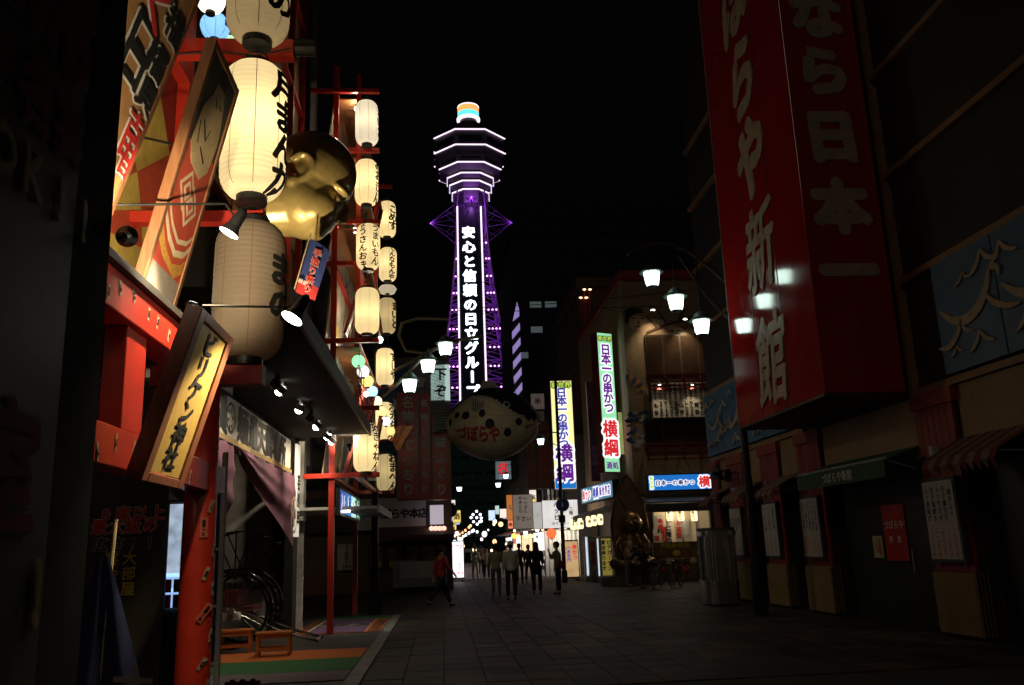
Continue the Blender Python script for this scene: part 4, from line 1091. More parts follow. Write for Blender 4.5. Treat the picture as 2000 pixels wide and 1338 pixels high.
b = MB(); b.para((wx - .7, 16.46, .72), (.1, 0, 0), (0, .78, 0), (-.15, 0, .85)); b.build('backrest', lac, t, bevel=.02)
piv = V3((wx + .02, 16.42, 1.2))
for a in (48, 60, 74, 90, 112):
    b = MB()
    tip = V3((wx + .02 + .95 * math.cos(R_(a)), 16.42, 1.2 + .85 * math.sin(R_(a))))
    b.tube([piv, tip, tip + EY * .9, piv + EY * .9], .013, 6); b.build('hood_rib', lac, t)
vs, fs = [], []
for i, a in enumerate(range(74, 190, 8)):
    p = V3((wx + .02 + .95 * math.cos(R_(a)), 16.42, 1.2 + .85 * math.sin(R_(a)))); vs += [p, p + EY * .9]
    if i: fs.append((2 * i - 2, 2 * i - 1, 2 * i + 1, 2 * i))
b = MB(); b.add(vs, fs); b.build('hood', mat('hood_leather', (.02, .018, .017), .5), t)
for y in (16.5, 17.2):
    b = MB(); b.tube([(wx - .4, y, .6), (wx + .2, y, .55), (wx + .9, y, .25), (wx + 1.5, y, .08)], .025, 8); b.build('shaft', lac, t)
b = MB(); b.cyl((wx + 1.45, 16.5, .09), (wx + 1.45, 17.2, .09), .02, n=8); b.build('crossbar', M['steel'], t)
b = MB(); b.para((wx - .2, 16.44, .5), (.35, 0, 0), (0, 0, .14), (0, -.01, 0)); b.build('number_plate', M['white'], t)

# ---------------- nobori banner on a white pole by the gate post
bx_ = PY(432, 1100, 8.3).x
t = thing('banner_pole', 'white banner pole with a narrow blue banner behind the red gate post', 'banner', (bx_, 8.3, 0))
b = MB(); b.cyl((bx_, 8.3, 0.05), (bx_, 8.3, 2.55), .027, n=10); b.build('pole', M['white'], t)
for z in (.66, 1.15, 1.65):
    b = MB(); b.cyl((bx_, 8.3, z), (bx_, 8.3, z + .045), .03, n=10); b.box(bx_ - .12, bx_ + .02, 8.29, 8.31, z + .01, z + .035); b.build('clip', M['white'], t)
b = MB(); b.cyl((bx_, 8.3, 0), (bx_, 8.3, .05), .2, n=20); b.build('foot', M['grey'], t)
vs, fs = [], []
for i in range(15):
    z = .65 + i * .125
    for j in range(5):
        u = j / 4; vs.append((bx_ - .03 - .1 * u, 8.31 + .25 * u + .02 * math.sin(z * 5 + u * 3), z))
    if i:
        for j in range(4): a = (i - 1) * 5 + j; fs.append((a, a + 1, a + 6, a + 5))
b = MB(); b.add(vs, fs); b.build('cloth', mat('blue_banner', (.02, .09, .28), .8), t)
# dark festival flag with a torn top at the far left
fl = PY(215, 1250, 5.6)
t = thing('festival_flag', 'dark blue draped flag with pale characters at the lower left', 'flag', (fl.x, 5.6, 0))
vs, fs = [], []
for i in range(17):
    v = i / 16; z = 1.62 - v * 1.55; hwid = .04 + .36 * v ** .9
    for j in range(13):
        u = j / 12 * 2 - 1; vs.append((fl.x - .08 + u * hwid + .10 * v, 5.6 + .045 * math.sin(u * 7 + v * 2) * v, z))
    if i:
        for j in range(12): a = (i - 1) * 13 + j; fs.append((a, a + 13, a + 14, a + 1))
b = MB(); b.add(vs, fs); b.build('cloth', M['cloth_n'], t, smooth=True)
letter(["大漁", "祭"], (fl.x + .02, 5.53, .75), EX, EZ, .26, mat('flag_print', (.35, .3, .25), .7, bump=0), t, bold=.03, jit=.15)
b = MB(); b.cyl((fl.x - .08, 5.62, .0), (fl.x - .02, 5.62, 1.85), .012, n=8); b.build('pole', M['cream'], t)
# lit drinks machine behind the post
vm = PY(338, 1090, 11.0)
t = thing('vending_machine', 'lit drinks vending machine glimpsed left of the red gate post', 'vending machine', (vm.x - .35, 11.0, 0))
b = MB(); b.box(vm.x - .1, vm.x + .17, 11.0, 11.7, 0, 2.3); b.build('cabinet', M['dgrey'], t, bevel=.02)
z0 = zof(340, 1190, 11); z1 = zof(340, 1130, 11); z2 = zof(340, 985, 11)
b = MB(); b.box(vm.x - .06, vm.x + .12, 10.975, 10.998, z1 + .02, z2); b.build('display', glow('vm_white', (.6, .75, .95), .55, .8, 7), t)
for k in range(2):
    zz = z0 + k * (z1 - z0) / 2
    b = MB(); b.box(vm.x - .06, vm.x + .12, 10.975, 10.998, zz + .02, zz + .24); b.build('shelf_light', glow('vm_blue', (.35, .55, 1.0), .9), t)
    for q_ in range(2):
        b = MB(); xq = vm.x - .02 + q_ * .09; b.cyl((xq, 10.95, zz + .02), (xq, 10.95, zz + .17), .033, n=10); b.build('can', [M['print_r'], M['print_g'], M['print_y'], M['print_b']][q_ % 4], t)
# red fence at the very bottom
t = thing('low_fence', 'low red wooden barrier just inside the bottom edge', 'barrier', (-2.1, 9.6, 0))
for k in range(7):
    x = PY(445 + k * 10, 1330, 9.6).x; b = MB(); b.box(x - .022, x + .022, 9.56, 9.6, 0, .36 + .02 * (k % 2)); b.build('slat', M['redwood'], t)
b = MB(); b.box(PY(437, 1330, 9.6).x, PY(512, 1330, 9.6).x, 9.605, 9.64, .2, .26); b.build('rail', M['redwood'], t)

# ================================================================== GOLDEN HEAD over the canopy
def fuse(mb, name, m, parent, voxel=.03, it=6):
    o = mb.build(name, m, parent)
    bm = bmesh.new(); bm.from_mesh(o.data); bmesh.ops.recalc_face_normals(bm, faces=bm.faces[:]); bm.to_mesh(o.data); bm.free()
    r_ = o.modifiers.new('remesh', 'REMESH'); r_.mode = 'VOXEL'; r_.voxel_size = voxel; r_.use_smooth_shade = True
    s = o.modifiers.new('smooth', 'SMOOTH'); s.iterations = it; s.factor = .5
    return o
hc = PX(618, 352, -2.15)
t = thing('golden_head', 'giant shiny golden bald head sculpture in profile sticking out over the canopy', 'sculpture', (-2.15, 15.2, hc.z))
t.location = (0, 0, 0)
b = MB()
b.ell((-.06, 0, .26), (.82, .70, .82), 28, 18)
b.ell((.10, 0, -.16), (.72, .66, .70), 28, 18)
for s in (-1, 1):
    b.ell((.44, s * .30, -.30), (.38, .36, .40), 20, 12)        # cheeks
    b.ell((.56, s * .27, .20), (.26, .26, .09), 16, 10)         # brow
    b.ell((.62, s * .27, .03), (.16, .18, .06), 16, 10)         # closed eyelid
    b.ell((.86, s * .08, -.16), (.09, .08, .07), 12, 8)         # nostril
    rim = [(-.12 + .20 * math.cos(R_(a)), s * (.68 + .05 * math.sin(R_(a * .5))), .0 + .27 * math.sin(R_(a))) for a in range(-120, 181, 20)]
    b.tube(rim, .055, 8); b.ell((-.06, s * .68, -.27), (.10, .07, .12), 12, 8); b.ell((-.08, s * .64, 0), (.15, .06, .2), 12, 8)
b.ell((.80, 0, -.03), (.15, .10, .20), 16, 10); b.ell((.90, 0, -.12), (.12, .11, .10), 16, 10)    # nose
b.ell((.74, 0, -.36), (.12, .20, .045), 16, 8); b.ell((.73, 0, -.45), (.12, .18, .05), 16, 8)      # lips
b.ell((.50, 0, -.56), (.36, .42, .28), 16, 10)                                                   # chin
b.tube([(.05, 0, -.4), (-.3, 0, -.7), (-.6, 0, -.95)], [.62, .62, .6], 20)                         # neck
b.ell((.14, 0, -.36), (.74, .70, .60), 28, 16)
hd = fuse(b, 'head', M['gold'], t, .026, 10)
b = MB(); b.ell((-.72, 0, -1.0), (.36, .8, .46), 24, 14); fuse(b, 'shoulders', M['gold'], t, .04, 4)
b = MB(); b.box(-1.2, -.8, -.3, .3, -1.3, -.95); b.build('wall_mount', M['black'], t)
t.location = (-2.4, 15.3, hc.z + .1); t.rotation_euler = (0, R_(36), R_(6))
p = V3((-2.8, 13.5, 4.45)); floodlamp('small floodlight on the canopy roof aimed up at the golden head', p, (-2.35, 15.1, 8.2), 560, 60, .09)
b = MB()

# flag beside the head
Yf = 14.6
a, c = PY(568, 590, Yf), PY(607, 455, Yf)
t = thing('festival_banner', 'small blue and red festival banner on a slanting bamboo pole under the golden head', 'banner', a)
b = MB(); b.cyl(a, c, .012, n=6); b.build('pole', M['cream'], t)
def quadgrid(p00, p10, p11, p01, n, m_, w=.02):
    vs, fs = [], []
    for i in range(n + 1):
        for j in range(m_ + 1):
            u, v = i / n, j / m_; p = p00.lerp(p10, u).lerp(p01.lerp(p11, u), v); vs.append(p + V3((0, w * math.sin(u * 6 + v * 2), 0)))
    for i in range(n):
        for j in range(m_): q_ = i * (m_ + 1) + j; fs.append((q_, q_ + m_ + 1, q_ + m_ + 2, q_ + 1))
    return vs, fs
q00, q10, q11, q01 = PY(577, 570, Yf), PY(615, 588, Yf), PY(645, 490, Yf), PY(607, 465, Yf)
b = MB(); vs, fs = quadgrid(q00, q10, q11, q01, 8, 12); b.add(vs, fs); n_ = len(fs)
b.m = [1 if (i % 12) < 3 else 0 for i in range(n_)]; b.build('cloth', [mat('banner_blue', (.03, .05, .2), .8), mat('banner_red', (.5, .03, .03), .8)], t, smooth=True)
Uf = (q10 - q00).normalized(); Vf = (q01 - q00).normalized()
letter('手造り祭り', (q00 + q11) / 2 + V3((0, -.03, 0)), Uf, Vf, .155, M['print_r'], t, bold=.03, outline=(M['print_w'], .04))
letter('横綱', q00.lerp(q11, .22) + V3((0, -.032, 0)), Uf, Vf, .09, M['print_w'], t, vertical=False, bold=.02)

# ================================================================== LEFT: RED FRAMED SHOP WITH LANTERN COLUMNS
Y2, Y3 = 18.6, 24.1
t = thing('red_frame_shop', 'shop front hung on a tall red frame with painted panels and plywood ceilings', 'shop', (-2.9, 21, 0))
b = MB(); b.box(-9, -2.85, 19.7, 23.2, 3.2, 13.2); b.build('wall', mat('dark_brown_wall', (.035, .03, .028), .8, dirt=.3), t)
b = MB(); b.box(-9, -4.0, 19.7, 23.2, 0, 3.2); b.build('ground_floor', mat('shop_inner', (.10, .08, .06), .8, dirt=.4), t)
def rpost(x, y, z0, z1, w=.11):
    b = MB(); b.box(x - w / 2, x + w / 2, y - w / 2, y + w / 2, z0, z1); b.build('red_post', M['red'], t, bevel=.004)
rpost(-2.27, Y2, 0, 12.75, .12); rpost(-2.3, Y3, 0, 12.6, .12); rpost(-1.76, Y2 + .1, 10.2, 12.6, .1); rpost(-1.76, Y2 + .1, 7.2, 9.9, .1); rpost(-1.76, Y3, 4.2, 12.6, .1)
LV = [zof(655, y_, Y2) for y_ in (182, 298, 437, 518, 668, 800, 930)]
for z in LV:
    for y in (Y2 - .1, Y3 - .1):
        b = MB(); b.box(-2.85, -1.27, y - .05, y + .05, z - .05, z + .05); b.build('red_beam', M['red'], t, bevel=.004)
    for x in (-2.27, -1.76):
        b = MB(); b.box(x - .045, x + .045, Y2 + .04, Y3 - .16, z - .04, z + .04); b.build('red_beam', M['red'], t)
pic = [mat('painted_panel_%d' % i, c, .6, var=.75, scale=1.6, bump=0) for i, c in enumerate(((.6, .5, .36), (.55, .42, .28), (.45, .5, .45), (.62, .5, .32), (.5, .36, .26), (.58, .52, .42)))]
sil = [[(.1, .0), (.3, .5), (.25, .9), (.5, .6), (.7, .95), (.65, .4), (.9, .0)], [(.05, .2), (.4, .9), (.8, .5), (.95, .1)], [(.2, .1), (.1, .6), (.5, .95), (.85, .7), (.7, .2)]]
for i in range(len(LV) - 1):
    z1, z0 = LV[i] - .06, LV[i + 1] + .06
    for k in range(2):
        y0 = Y2 + .12 + k * 2.7; y1 = y0 + 2.55
        b = MB(); b.para((-2.5, y0, z0), (0, y1 - y0, 0), (.16, 0, z1 - z0), (.03, 0, 0)); p = b.build('painted_panel', pic[(i * 2 + k) % 6], t)
        for q_, m_ in enumerate((M['print_b'], bred, M['print_y'], M['ink'])):
            s_ = sil[(i + k + q_) % 3]; w_ = y1 - y0; h_ = z1 - z0; f_ = .85 - .2 * q_
            b = MB(); b.prism([((.08 + .22 * q_ + u * .3) * w_, (.06 + v * f_) * h_) for u, v in s_], (-2.462 + .0015 * q_, y0, z0), EY, V3((.16 / h_, 0, 1)), .001); b.build('painted_shape', m_, p)
    if i in (0, 1, 2, 4):
        b = MB(); b.box(-2.3, -1.72, Y2 + .12, Y3 - .15, z1 - .04, z1 - .01); b.build('plywood_ceiling', M['ply'], t)
for z in [zof(660, y_, 20) for y_ in (470, 500, 535, 735, 760, 785)]:
    b = MB(); b.cyl((-1.76, Y2 + .2, z), (-1.76, Y3 - .2, z), .014, n=6); b.build('grille_bar', M['redwood'], t)
for k in range(9):
    y = Y2 + .5 + k * .6; b = MB(); b.cyl((-1.76, y, LV[5]), (-1.76, y, LV[4]), .012, n=6); b.build('grille_bar', M['redwood'], t)
b = MB(); b.box(-3.3, -1.35, Y2 + .5, Y3 - .4, 2.5, 2.56); aw = b.build('white_awning', mat('awning_white', (.6, .6, .56), .6), t)
b = MB(); b.box(-1.36, -1.3, Y2 + .5, Y3 - .4, 2.42, 2.58); b.build('awning_edge', M['white'], aw)
b = MB(); b.cyl((-2.1, 19.6, 2.5), (-2.1, 19.6, 2.46), .12, n=16); b.build('ceiling_light', M['bulb_s'], aw)
lamp_spot('ceiling_beam', (-2.1, 19.6, 2.44), (-2.0, 20.4, 0), 150, (.95, 1.0, .85), t, 110, .6, .08)
b = MB(); b.box(-3.12, -2.95, 19.25, 19.6, 2.3, 4.0); b.build('white_post', M['white'], t)
b = MB(); b.box(-4.0, -3.0, 19.72, 19.8, 0, 2.5); b.build('door_side', M['plaster'], t)
for k in range(3):
    b = MB(); b.box(-3.98, -3.9, 19.95 + k * 1.05, 20.95 + k * 1.05, .05, 2.3); d = b.build('sliding_door', M['wood'], t)
    b = MB(); b.box(-3.89, -3.88, 20.05 + k * 1.05, 20.85 + k * 1.05, .5, 2.1); b.build('pane', mat('dark_pane', (.02, .025, .035), .15), d)
b = MB(); b.cyl((-3.86, 20.92, .9), (-3.86, 20.92, 1.3), .015, n=8); b.build('handle', M['steel'], d)

# lit display board on the frame
z1, z0 = PX(660, 955, -2.15).z, PX(660, 1001, -2.15).z
t = thing('lit_display', 'lit blue and green display board hung in the red frame', 'sign', (-2.15, 21, z0))
b = MB(); b.box(-2.2, -2.12, 18.75, 23.4, z0 - .06, z1 + .06); b.build('housing', M['black'], t)
for k, (c_, s_) in enumerate((((.03, .12, .5), .7), ((.05, .3, .7), .6), ((.6, .95, 1.0), .8), ((.02, .3, .1), .6))):
    y0 = 18.85 + k * 1.13; b = MB(); b.box(-2.119, -2.112, y0, y0 + 1.1, z0, z1); p = b.build('screen', glow('display_%d' % k, c_, s_, .3, 4), t)
    letter(['ふぐ', '串', 'つ天', '酒'][k], (-2.112, y0 + .55, (z0 + z1) / 2), EY, EZ, .4, [M['print_r'], M['print_k'], M['print_b'], M['print_r']][k], p, vertical=False, bold=.03, outline=(glow('text_white_glow', (1, 1, 1), .8, small=True), .03))

# lanterns, front column and back column
LA = [(717, 196, 286, None, 1.5, 'まいど'), (716, 311, 404, None, 1.25, 'おおきに'), (719, 436, 530, 1, .1, ['うまいもん', 'ぎょうさんおます']), (717, 560, 656, None, 2.4, 'なんや'), (715, 822, 926, None, .95, '好きゃねん')]
lab = ['white paper lantern highest in the far lantern columns', 'cream paper lantern second from the top of the far columns', 'paper lantern with two columns of black writing facing the street', 'plain glowing paper lantern above the string of coloured globes', 'lowest front paper lantern with writing next to the canopy tip']
for (px, y0, y1, tw, da, tx), lb in zip(LA, lab):
    c = PY(px, (y0 + y1) / 2, 18.35); ba = math.atan2(-c.y, -c.x)
    lantern(lb, (c.x, c.y), zof(px, y1, 18.35) + .05, zof(px, y0, 18.35) - .05, .262, 4.4, tx, ba + da, .2 if tw else (.215 if len(tx) > 4 else .28), ribs=20, emit=.42, gap=1.35, col=(.95, .88, .72) if y0 < 200 else (.98, .83, .5), pitch=.95)
LB = [(756, 392, 466, 'こめす', .75), (757, 482, 552, 'てんなもんや', .5), (755, 580, 655, 'まいど', 1.05), (752, 678, 756, 'すしや', 1.1), (752, 783, 862, 'ええやん', .95), (754, 884, 962, 'おまへん', .85)]
lab = ['paper lantern highest in the far back column with bold writing', 'paper lantern with crowded writing, second in the back column', 'dim white paper lantern third down the back column', 'paper lantern fourth down the back column beside the pale green globe', 'paper lantern fifth down the back column above a hanging cloth', 'lowest paper lantern of the back column beside the red menu signs']
for k, ((px, y0, y1, tx, da), lb) in enumerate(zip(LB, lab)):
    c = PY(px, (y0 + y1) / 2, 23.7); ba = math.atan2(-c.y, -c.x)
    lantern(lb, (c.x, c.y), zof(px, y1, 23.7) + .05, zof(px, y0, 23.7) - .05, .25, 1.6 if k in (2, 5) else 4.0, tx, ba + da, .19 if len(tx) > 4 else .28, ribs=18, emit=.2 if k in (2, 5) else .42, pitch=.9, bold=.045, col=(.98, .83, .5))
c = PY(757, 566, 23.7)
t = thing('lantern_shade', 'small white dish shade with black centre in the back lantern column', 'lantern', c)
b = MB(); b.lathe(c, [(.06, .02), (.2, .1), (.26, .02), (.2, -.1), (.07, -.12)], 20); b.build('shade', paper('paper_dish', (.95, .86, .65), .3), t, smooth=True)
b = MB(); b.cyl(c + V3((0, -.05, -.14)), c + V3((0, 0, -.08)), .06, n=12); b.build('socket', M['black'], t)

def bulb(label, px, py, Y, w, r_=.07):
    p = PY(px, py, Y); t = thing('bare_bulb', label, 'lamp', p)
    b = MB(); b.ell(p, (r_, r_, r_ * 1.1), 14, 10); b.build('glass', M['bulb'], t, smooth=True)
    b = MB(); b.cyl(p + V3((0, 0, r_)), p + V3((0, 0, r_ + .1)), r_ * .5, n=10); b.build('socket', M['black'], t)
    b = MB(); b.cyl(p + V3((0, 0, r_ + .1)), p + V3((-.4, 0, r_ + .25)), .01, n=5); b.build('wire', M['black'], t)
    lamp_point('light', p + V3((0, -r_ - .03, 0)), w, (1.0, .85, .6), t, .05)
bulb('bright bare bulb beside the back lantern column', 742, 664, 20.5, 60)
bulb('bare bulb in the lower part of the coloured globe string', 715, 770, 20.0, 30, .055)
bulb('round white bulb behind the topmost far lantern', 697, 213, 18.9, 14, .06)
bulb('round white bulb at the left of the two column lantern', 694, 450, 18.9, 14, .06)
floodlamp('black floodlight on the red frame near the lowest front lantern', PY(682, 872, 17.9), PY(660, 700, 22), 120, 100, .07)

def plaque(label, px0, py0, px1, py1, Y, w, m, txt=None):
    a, c = PY(px0, py0, Y), PY(px1, py1, Y); d = (c - a); L_ = d.length; d.normalize(); U = EY; Nn = U.cross(d)
    t = thing('leaning_plaque', label, 'sign board', a, group='narrow leaning plaques on the red frame')
    b = MB(); b.para(a - U * w / 2, U * w, d * L_, Nn * .04); b.build('board', m, t)
    for s in (0, 1):
        b = MB(); b.para(a - U * w / 2 + U * (w + .002 if s else -.04), U * .04, d * L_, Nn * .07); b.build('frame_side', M['redwood'], t)
    if txt: letter(txt, a + d * (L_ / 2) + Nn * .04, U, d, L_ / len(txt) * .8, M['ink'], t, bold=.04, sx=1.2)
yel = MATS['yellow_wood']
plaque('narrow leaning plaque with black writing left of the plain lantern', 673, 655, 693, 590, 19.4, .5, mat('plaque_brown', (.35, .2, .1), .5), 'やまいも')
plaque('bare leaning plaque on the right of the plain lantern', 742, 650, 733, 590, 22.5, .6, M['redwood'])
plaque('yellowish leaning plaque below the coloured globes', 690, 830, 712, 760, 20.4, .5, yel)
plaque('dark red leaning plaque below the coloured globes', 712, 850, 730, 775, 21.5, .5, M['redwood'])
plaque('brown leaning plaque right above the lowest front lantern', 733, 862, 742, 815, 22.0, .6, M['wood'])
plaque('brown leaning plaque by the second lantern', 730, 455, 742, 400, 21.5, .6, M['darkwood'])
plaque('brown leaning plaque at the bottom beside the red post', 672, 925, 690, 870, 19.3, .5, M['wood'])

# ================================================================== FAR LEFT CORNER: THE RESTAURANT'S MAIN SHOP
t = thing('corner_restaurant', 'dim corner restaurant with white name board and brown awning across the lane', 'restaurant', (-3, 36.5, 0))
b = MB(); b.box(-16, .45, 36.3, 60, 0, 9.6); b.build('wall', mat('dim_brown_wall', (.22, .15, .09), .8, dirt=.3), t)
mur = [mat('mural_%d' % i, c, .7, var=.8, scale=1.1, bump=0) for i, c in enumerate(((.05, .13, .28), (.3, .3, .32), (.05, .2, .25)))]
for k in range(5):
    b = MB(); b.box(-7.2 + k * 1.5, -5.74 + k * 1.5, 36.2, 36.29, 4.4, 9.4); p = b.build('mural_panel', mur[k % 3], t)
    for q_ in range(5):
        r = random.Random(k * 7 + q_); yy = 4.8 + q_ * .85; b = MB(); b.prism([(u * .5 + .1, v * .6) for u, v in sil[(k + q_) % 3]], (-7.15 + k * 1.5 + r.uniform(0, .7), 36.195, yy), EX, EZ, .004); b.build('mural_shape', [M['print_y'], M['white'], M['print_b'], bred][r.randrange(4)], p)
p0, p1 = PY(697, 975, 36), PY(832, 1032, 36)
b = MB(); b.box(p0.x - 3, p1.x + .1, 36.05, 36.28, p1.z - .05, p0.z + .05); b.build('board_frame', M['dgrey'], t)
b = MB(); b.box(p0.x, p1.x, 36.0, 36.045, p1.z, p0.z); nb = b.build('name_board', mat('nameboard_white', (.75, .73, .66), .6, var=.1), t)
letter('づぼらや本店', ((p0.x + p1.x) / 2 + .35, 36.0, (p0.z + p1.z) / 2), EX, EZ, .42, M['print_k'], nb, vertical=False, bold=.04, pitch=.9)
a0, a1 = PY(735, 1030, 36), PY(878, 1056, 34.2)
b = MB(); b.para((a0.x, 36.2, a0.z), (3.1, 0, 0), (0, -2.0, -.42), (0, 0, .03)); b.build('awning', mat('brown_awning', (.16, .08, .045), .8), t)
b = MB(); b.para((a0.x, 34.18, a0.z - .6), (3.1, 0, 0), (0, .02, 0), (0, 0, .18)); b.build('awning_valance', MATS['brown_awning'], t)
b = MB(); b.cyl((a0.x + .05, 36.1, 1.6), (a0.x + .05, 34.2, 2.05), .015, n=6); b.build('awning_arm', M['grey'], t)
for k, px in enumerate((735, 772, 805, 838)):
    c = PY(px, 1085, 36.2); b = MB(); b.box(c.x - .32, c.x + .32, 36.18, 36.28, c.z - .62, c.z + .5); wd = b.build('window', M['darkwood'], t)
    b = MB(); b.box(c.x - .25, c.x + .25, 36.15, 36.175, c.z - .5, c.z + .4); b.build('menu_poster', mat('olive_poster', (.34, .27, .08), .6, var=.7, scale=8, bump=0), wd)
    letter('ふぐ', (c.x, 36.15, c.z + .1), EX, EZ, .25, M['print_k'], wd, vertical=False, bold=.03)
    b = MB(); b.box(c.x - .22, c.x + .22, 36.142, 36.147, c.z - .45, c.z - .22); b.build('price_strip', M['print_y'], wd)
c = PY(677, 1088, 36.1); b = MB(); b.box(c.x - .36, c.x + .36, 36.06, 36.12, c.z - .5, c.z + .5); ps_ = b.build('paper_poster', mat('poster_paper', (.8, .7, .55), .7, bump=0), t)
letter('ふくにぎり', (c.x, 36.06, c.z + .12), EX, EZ, .155, M['print_k'], ps_, bold=.04); letter('380', (c.x, 36.06, c.z - .36), EX, EZ, .2, M['print_r'], ps_, vertical=False, bold=.03, pitch=.6)
b = MB(); b.box(-9, PY(690, 1100, 36).x + .6, 36.1, 36.25, 0, .75); b.build('wainscot', M['wood'], t)
# grey box planter / covered counter
c0, c1 = PY(768, 1158, 35.2), PY(876, 1155, 35.2)
t = thing('covered_stall', 'long grey covered counter with sloping sheet in front of the corner restaurant', 'stall', ((c0.x + c1.x) / 2, 35.2, 0))
b = MB(); b.prism([(0, .0), (2.1, .0), (2.1, .75), (1.95, 1.1), (.25, 1.25), (0, 1.1)], (c0.x, 35.9, 0), EX, EZ, .9); b.build('cover', mat('grey_sheet', (.5, .49, .45), .7, dirt=.3), t, bevel=.03)
b = MB(); b.para((c0.x + .28, 34.98, .55), (1.5, 0, 0), (0, .01, .62), (0, -.015, 0)); b.build('front_sheet', mat('light_sheet', (.8, .79, .75), .6), t)
b = MB(); b.box(c0.x, c0.x + 2.1, 34.97, 35.0, 0, .2); b.build('skirting', M['black'], t)

# red vertical signs
def vsign(label, px0, px1, py0, py1, Y, depth, txt, m=None, lm=None, txt2=None, frame=True, name='vertical_sign', group='red vertical signs of the corner restaurant', size=None):
    a, c = PY(px0, py1, Y), PY(px1, py0, Y)
    t = thing(name, label, 'sign', ((a.x + c.x) / 2, Y, a.z), group=group)
    if Y < 32:
        b = MB(); b.box((a.x + c.x) / 2 - .06, (a.x + c.x) / 2 + .06, Y + depth, 36.29, c.z - .9, c.z - .75); b.build('wall_bracket', M['grey'], t)
    b = MB(); b.box(a.x, c.x, Y, Y + depth, a.z, c.z); bx = b.build('box', m or mat('dull_red_sign', (.62, .04, .03), .35, dirt=.2), t)
    if frame:
        for x0, x1 in ((a.x - .05, a.x - .002), (c.x + .002, c.x + .05)):
            b = MB(); b.box(x0, x1, Y - .02, Y + depth, a.z, c.z); b.build('frame', M['grey'], t)
    h = c.z - a.z; w = c.x - a.x; n = len(txt)
    if n: letter(txt, ((a.x + c.x) / 2, Y, (a.z + c.z) / 2), EX, EZ, size or min(w * .72, h / n * .85), lm or M['print_w'], bx, bold=.03, pitch=h / n / (size or min(w * .72, h / n * .85)) * .95)
    return t, a, c
t, a, c = vsign('red vertical sign with cream lettering nearest the lanterns', 778, 816, 766, 976, 31.2, .8, '名物してっちり')
vsign('narrower red vertical sign beside the first, partly in shadow', 820, 838, 768, 976, 31.5, .5, '名物してっちり')
vsign('dark red vertical sign left below the hanging puffer fish', 846, 877, 815, 976, 31.8, .6, '珍味ふぐり')
b = MB()
t, a, c = vsign('pale lit sign panel with black brush strokes below the three street lanterns', 842, 878, 712, 782, 36.2, .3, '下ぞ', glow('pale_lit_panel', (.7, .95, .85), .55), M['ink'], name='lit_sign', group=None, frame=False)
t = thing('neon_tube', 'white vertical neon tube between the red signs', 'neon tube', PY(840, 960, 33.6))
b = MB(); b.cyl(PY(840, 955, 33.6), PY(840, 880, 33.6), .03, n=8); b.build('tube', neon, t)
b = MB(); b.box(PY(838, 960, 33.7).x - .02, PY(842, 960, 33.7).x + .02, 33.63, 33.66, PY(840, 960, 33.6).z, PY(840, 870, 33.6).z); b.build('holder', M['black'], t)
# lit white box with lanterns under it
t, a, c = vsign('plain lit white box sign on the corner restaurant edge', 840, 866, 986, 1024, 35.0, .4, '', glow('plain_box_glow', (.85, .75, .85), .5), name='lit_sign', group=None, frame=False)
for k in range(4):
    p = PY(843 + k * 8, 1032, 35.0); globe('tiny pink lantern under the plain lit box, %s from the left' % ['first', 'second', 'third', 'fourth'][k], p, .1, (1.0, .7, .6), .6, None, .3)
# cloth hanging by lanterns
t = thing('patterned_cloth', 'orange patterned cloth bunched under the back lantern column', 'cloth', PY(785, 850, 25))
vs, fs = [], []
for i in range(13):
    for j in range(9):
        u, v = i / 12, j / 8; p = PY(768 + u * 44 * (1 - .5 * v), 832 + v * 35 + 14 * math.sin(u * 3.1) * v, 25); vs.append(p + EY * (.08 * math.sin(u * 12 + v * 4)))
    if i:
        for j in range(8): q_ = (i - 1) * 9 + j; fs.append((q_, q_ + 9, q_ + 10, q_ + 1))
b = MB(); b.add(vs, fs); b.build('cloth', mat('orange_pattern_cloth', (.5, .2, .1), .8, var=.8, scale=9), t, smooth=True)

# ================================================================== HANGING PUFFER FISH
fc = PY(962, 828, 31.0)
t = thing('puffer_fish_lantern', 'giant cream and black puffer fish lantern hanging over the street', 'lantern', fc); t.location = (0, 0, 0)
W, Hh, D = 1.66, 1.36, 1.2
def fz(x):                          # body radius profile along the fish (tail at -x)
    u = (x / W + 1) / 2; return max(.03, (math.sin(math.pi * min(1, u * .93 + .035)) ** .62))
def surf(u, a, e=0.0):
    x = -W + 2 * W * u; r_ = fz(x); return V3((x, -(D * r_ + e) * math.cos(a), (Hh * r_ + e) * math.sin(a) * (1.0 if math.sin(a) < 0 else .92) + .06 * math.sin(u * 3)))
nu, na = 100, 90; vs = []; fs = []; mi = []
for i in range(nu + 1):
    for j in range(na): vs.append(surf(.012 + .976 * i / nu, 2 * math.pi * j / na))
for i in range(nu):
    for j in range(na):
        a = 2 * math.pi * (j + .5) / na; a = a if a < math.pi else a - 2 * math.pi; u = i / nu
        bd = .42 + .25 * math.sin(u * 5.0 + .4) - (.28 if u > .6 else 0) * (u - .6) / .4
        s_ = math.sin(a)
        fs.append((i * na + j, (i + 1) * na + j, (i + 1) * na + (j + 1) % na, i * na + (j + 1) % na)); mi.append(1 if s_ > bd + .12 else (2 if s_ > bd else 0))
fs += [tuple(range(na))[::-1], tuple(range(nu * na, nu * na + na))]; mi += [0, 0]
b = MB(); b.v = [tuple(v) for v in vs]; b.f = fs; b.m = mi
fcream = mat('fish_cream', (.70, .58, .38), .5, var=.15, scale=3); 
b.build('body', [fcream, mat('fish_black', (.014, .013, .013), .4), mat('fish_pale', (.55, .52, .46), .5)], t, smooth=True)
b = MB()
for k in range(7):
    u = .1 + k * .13; b.tube([surf(u, -math.pi * .5 + a, .003) for a in np.linspace(-1.3, 1.5, 14)], .006, 4)
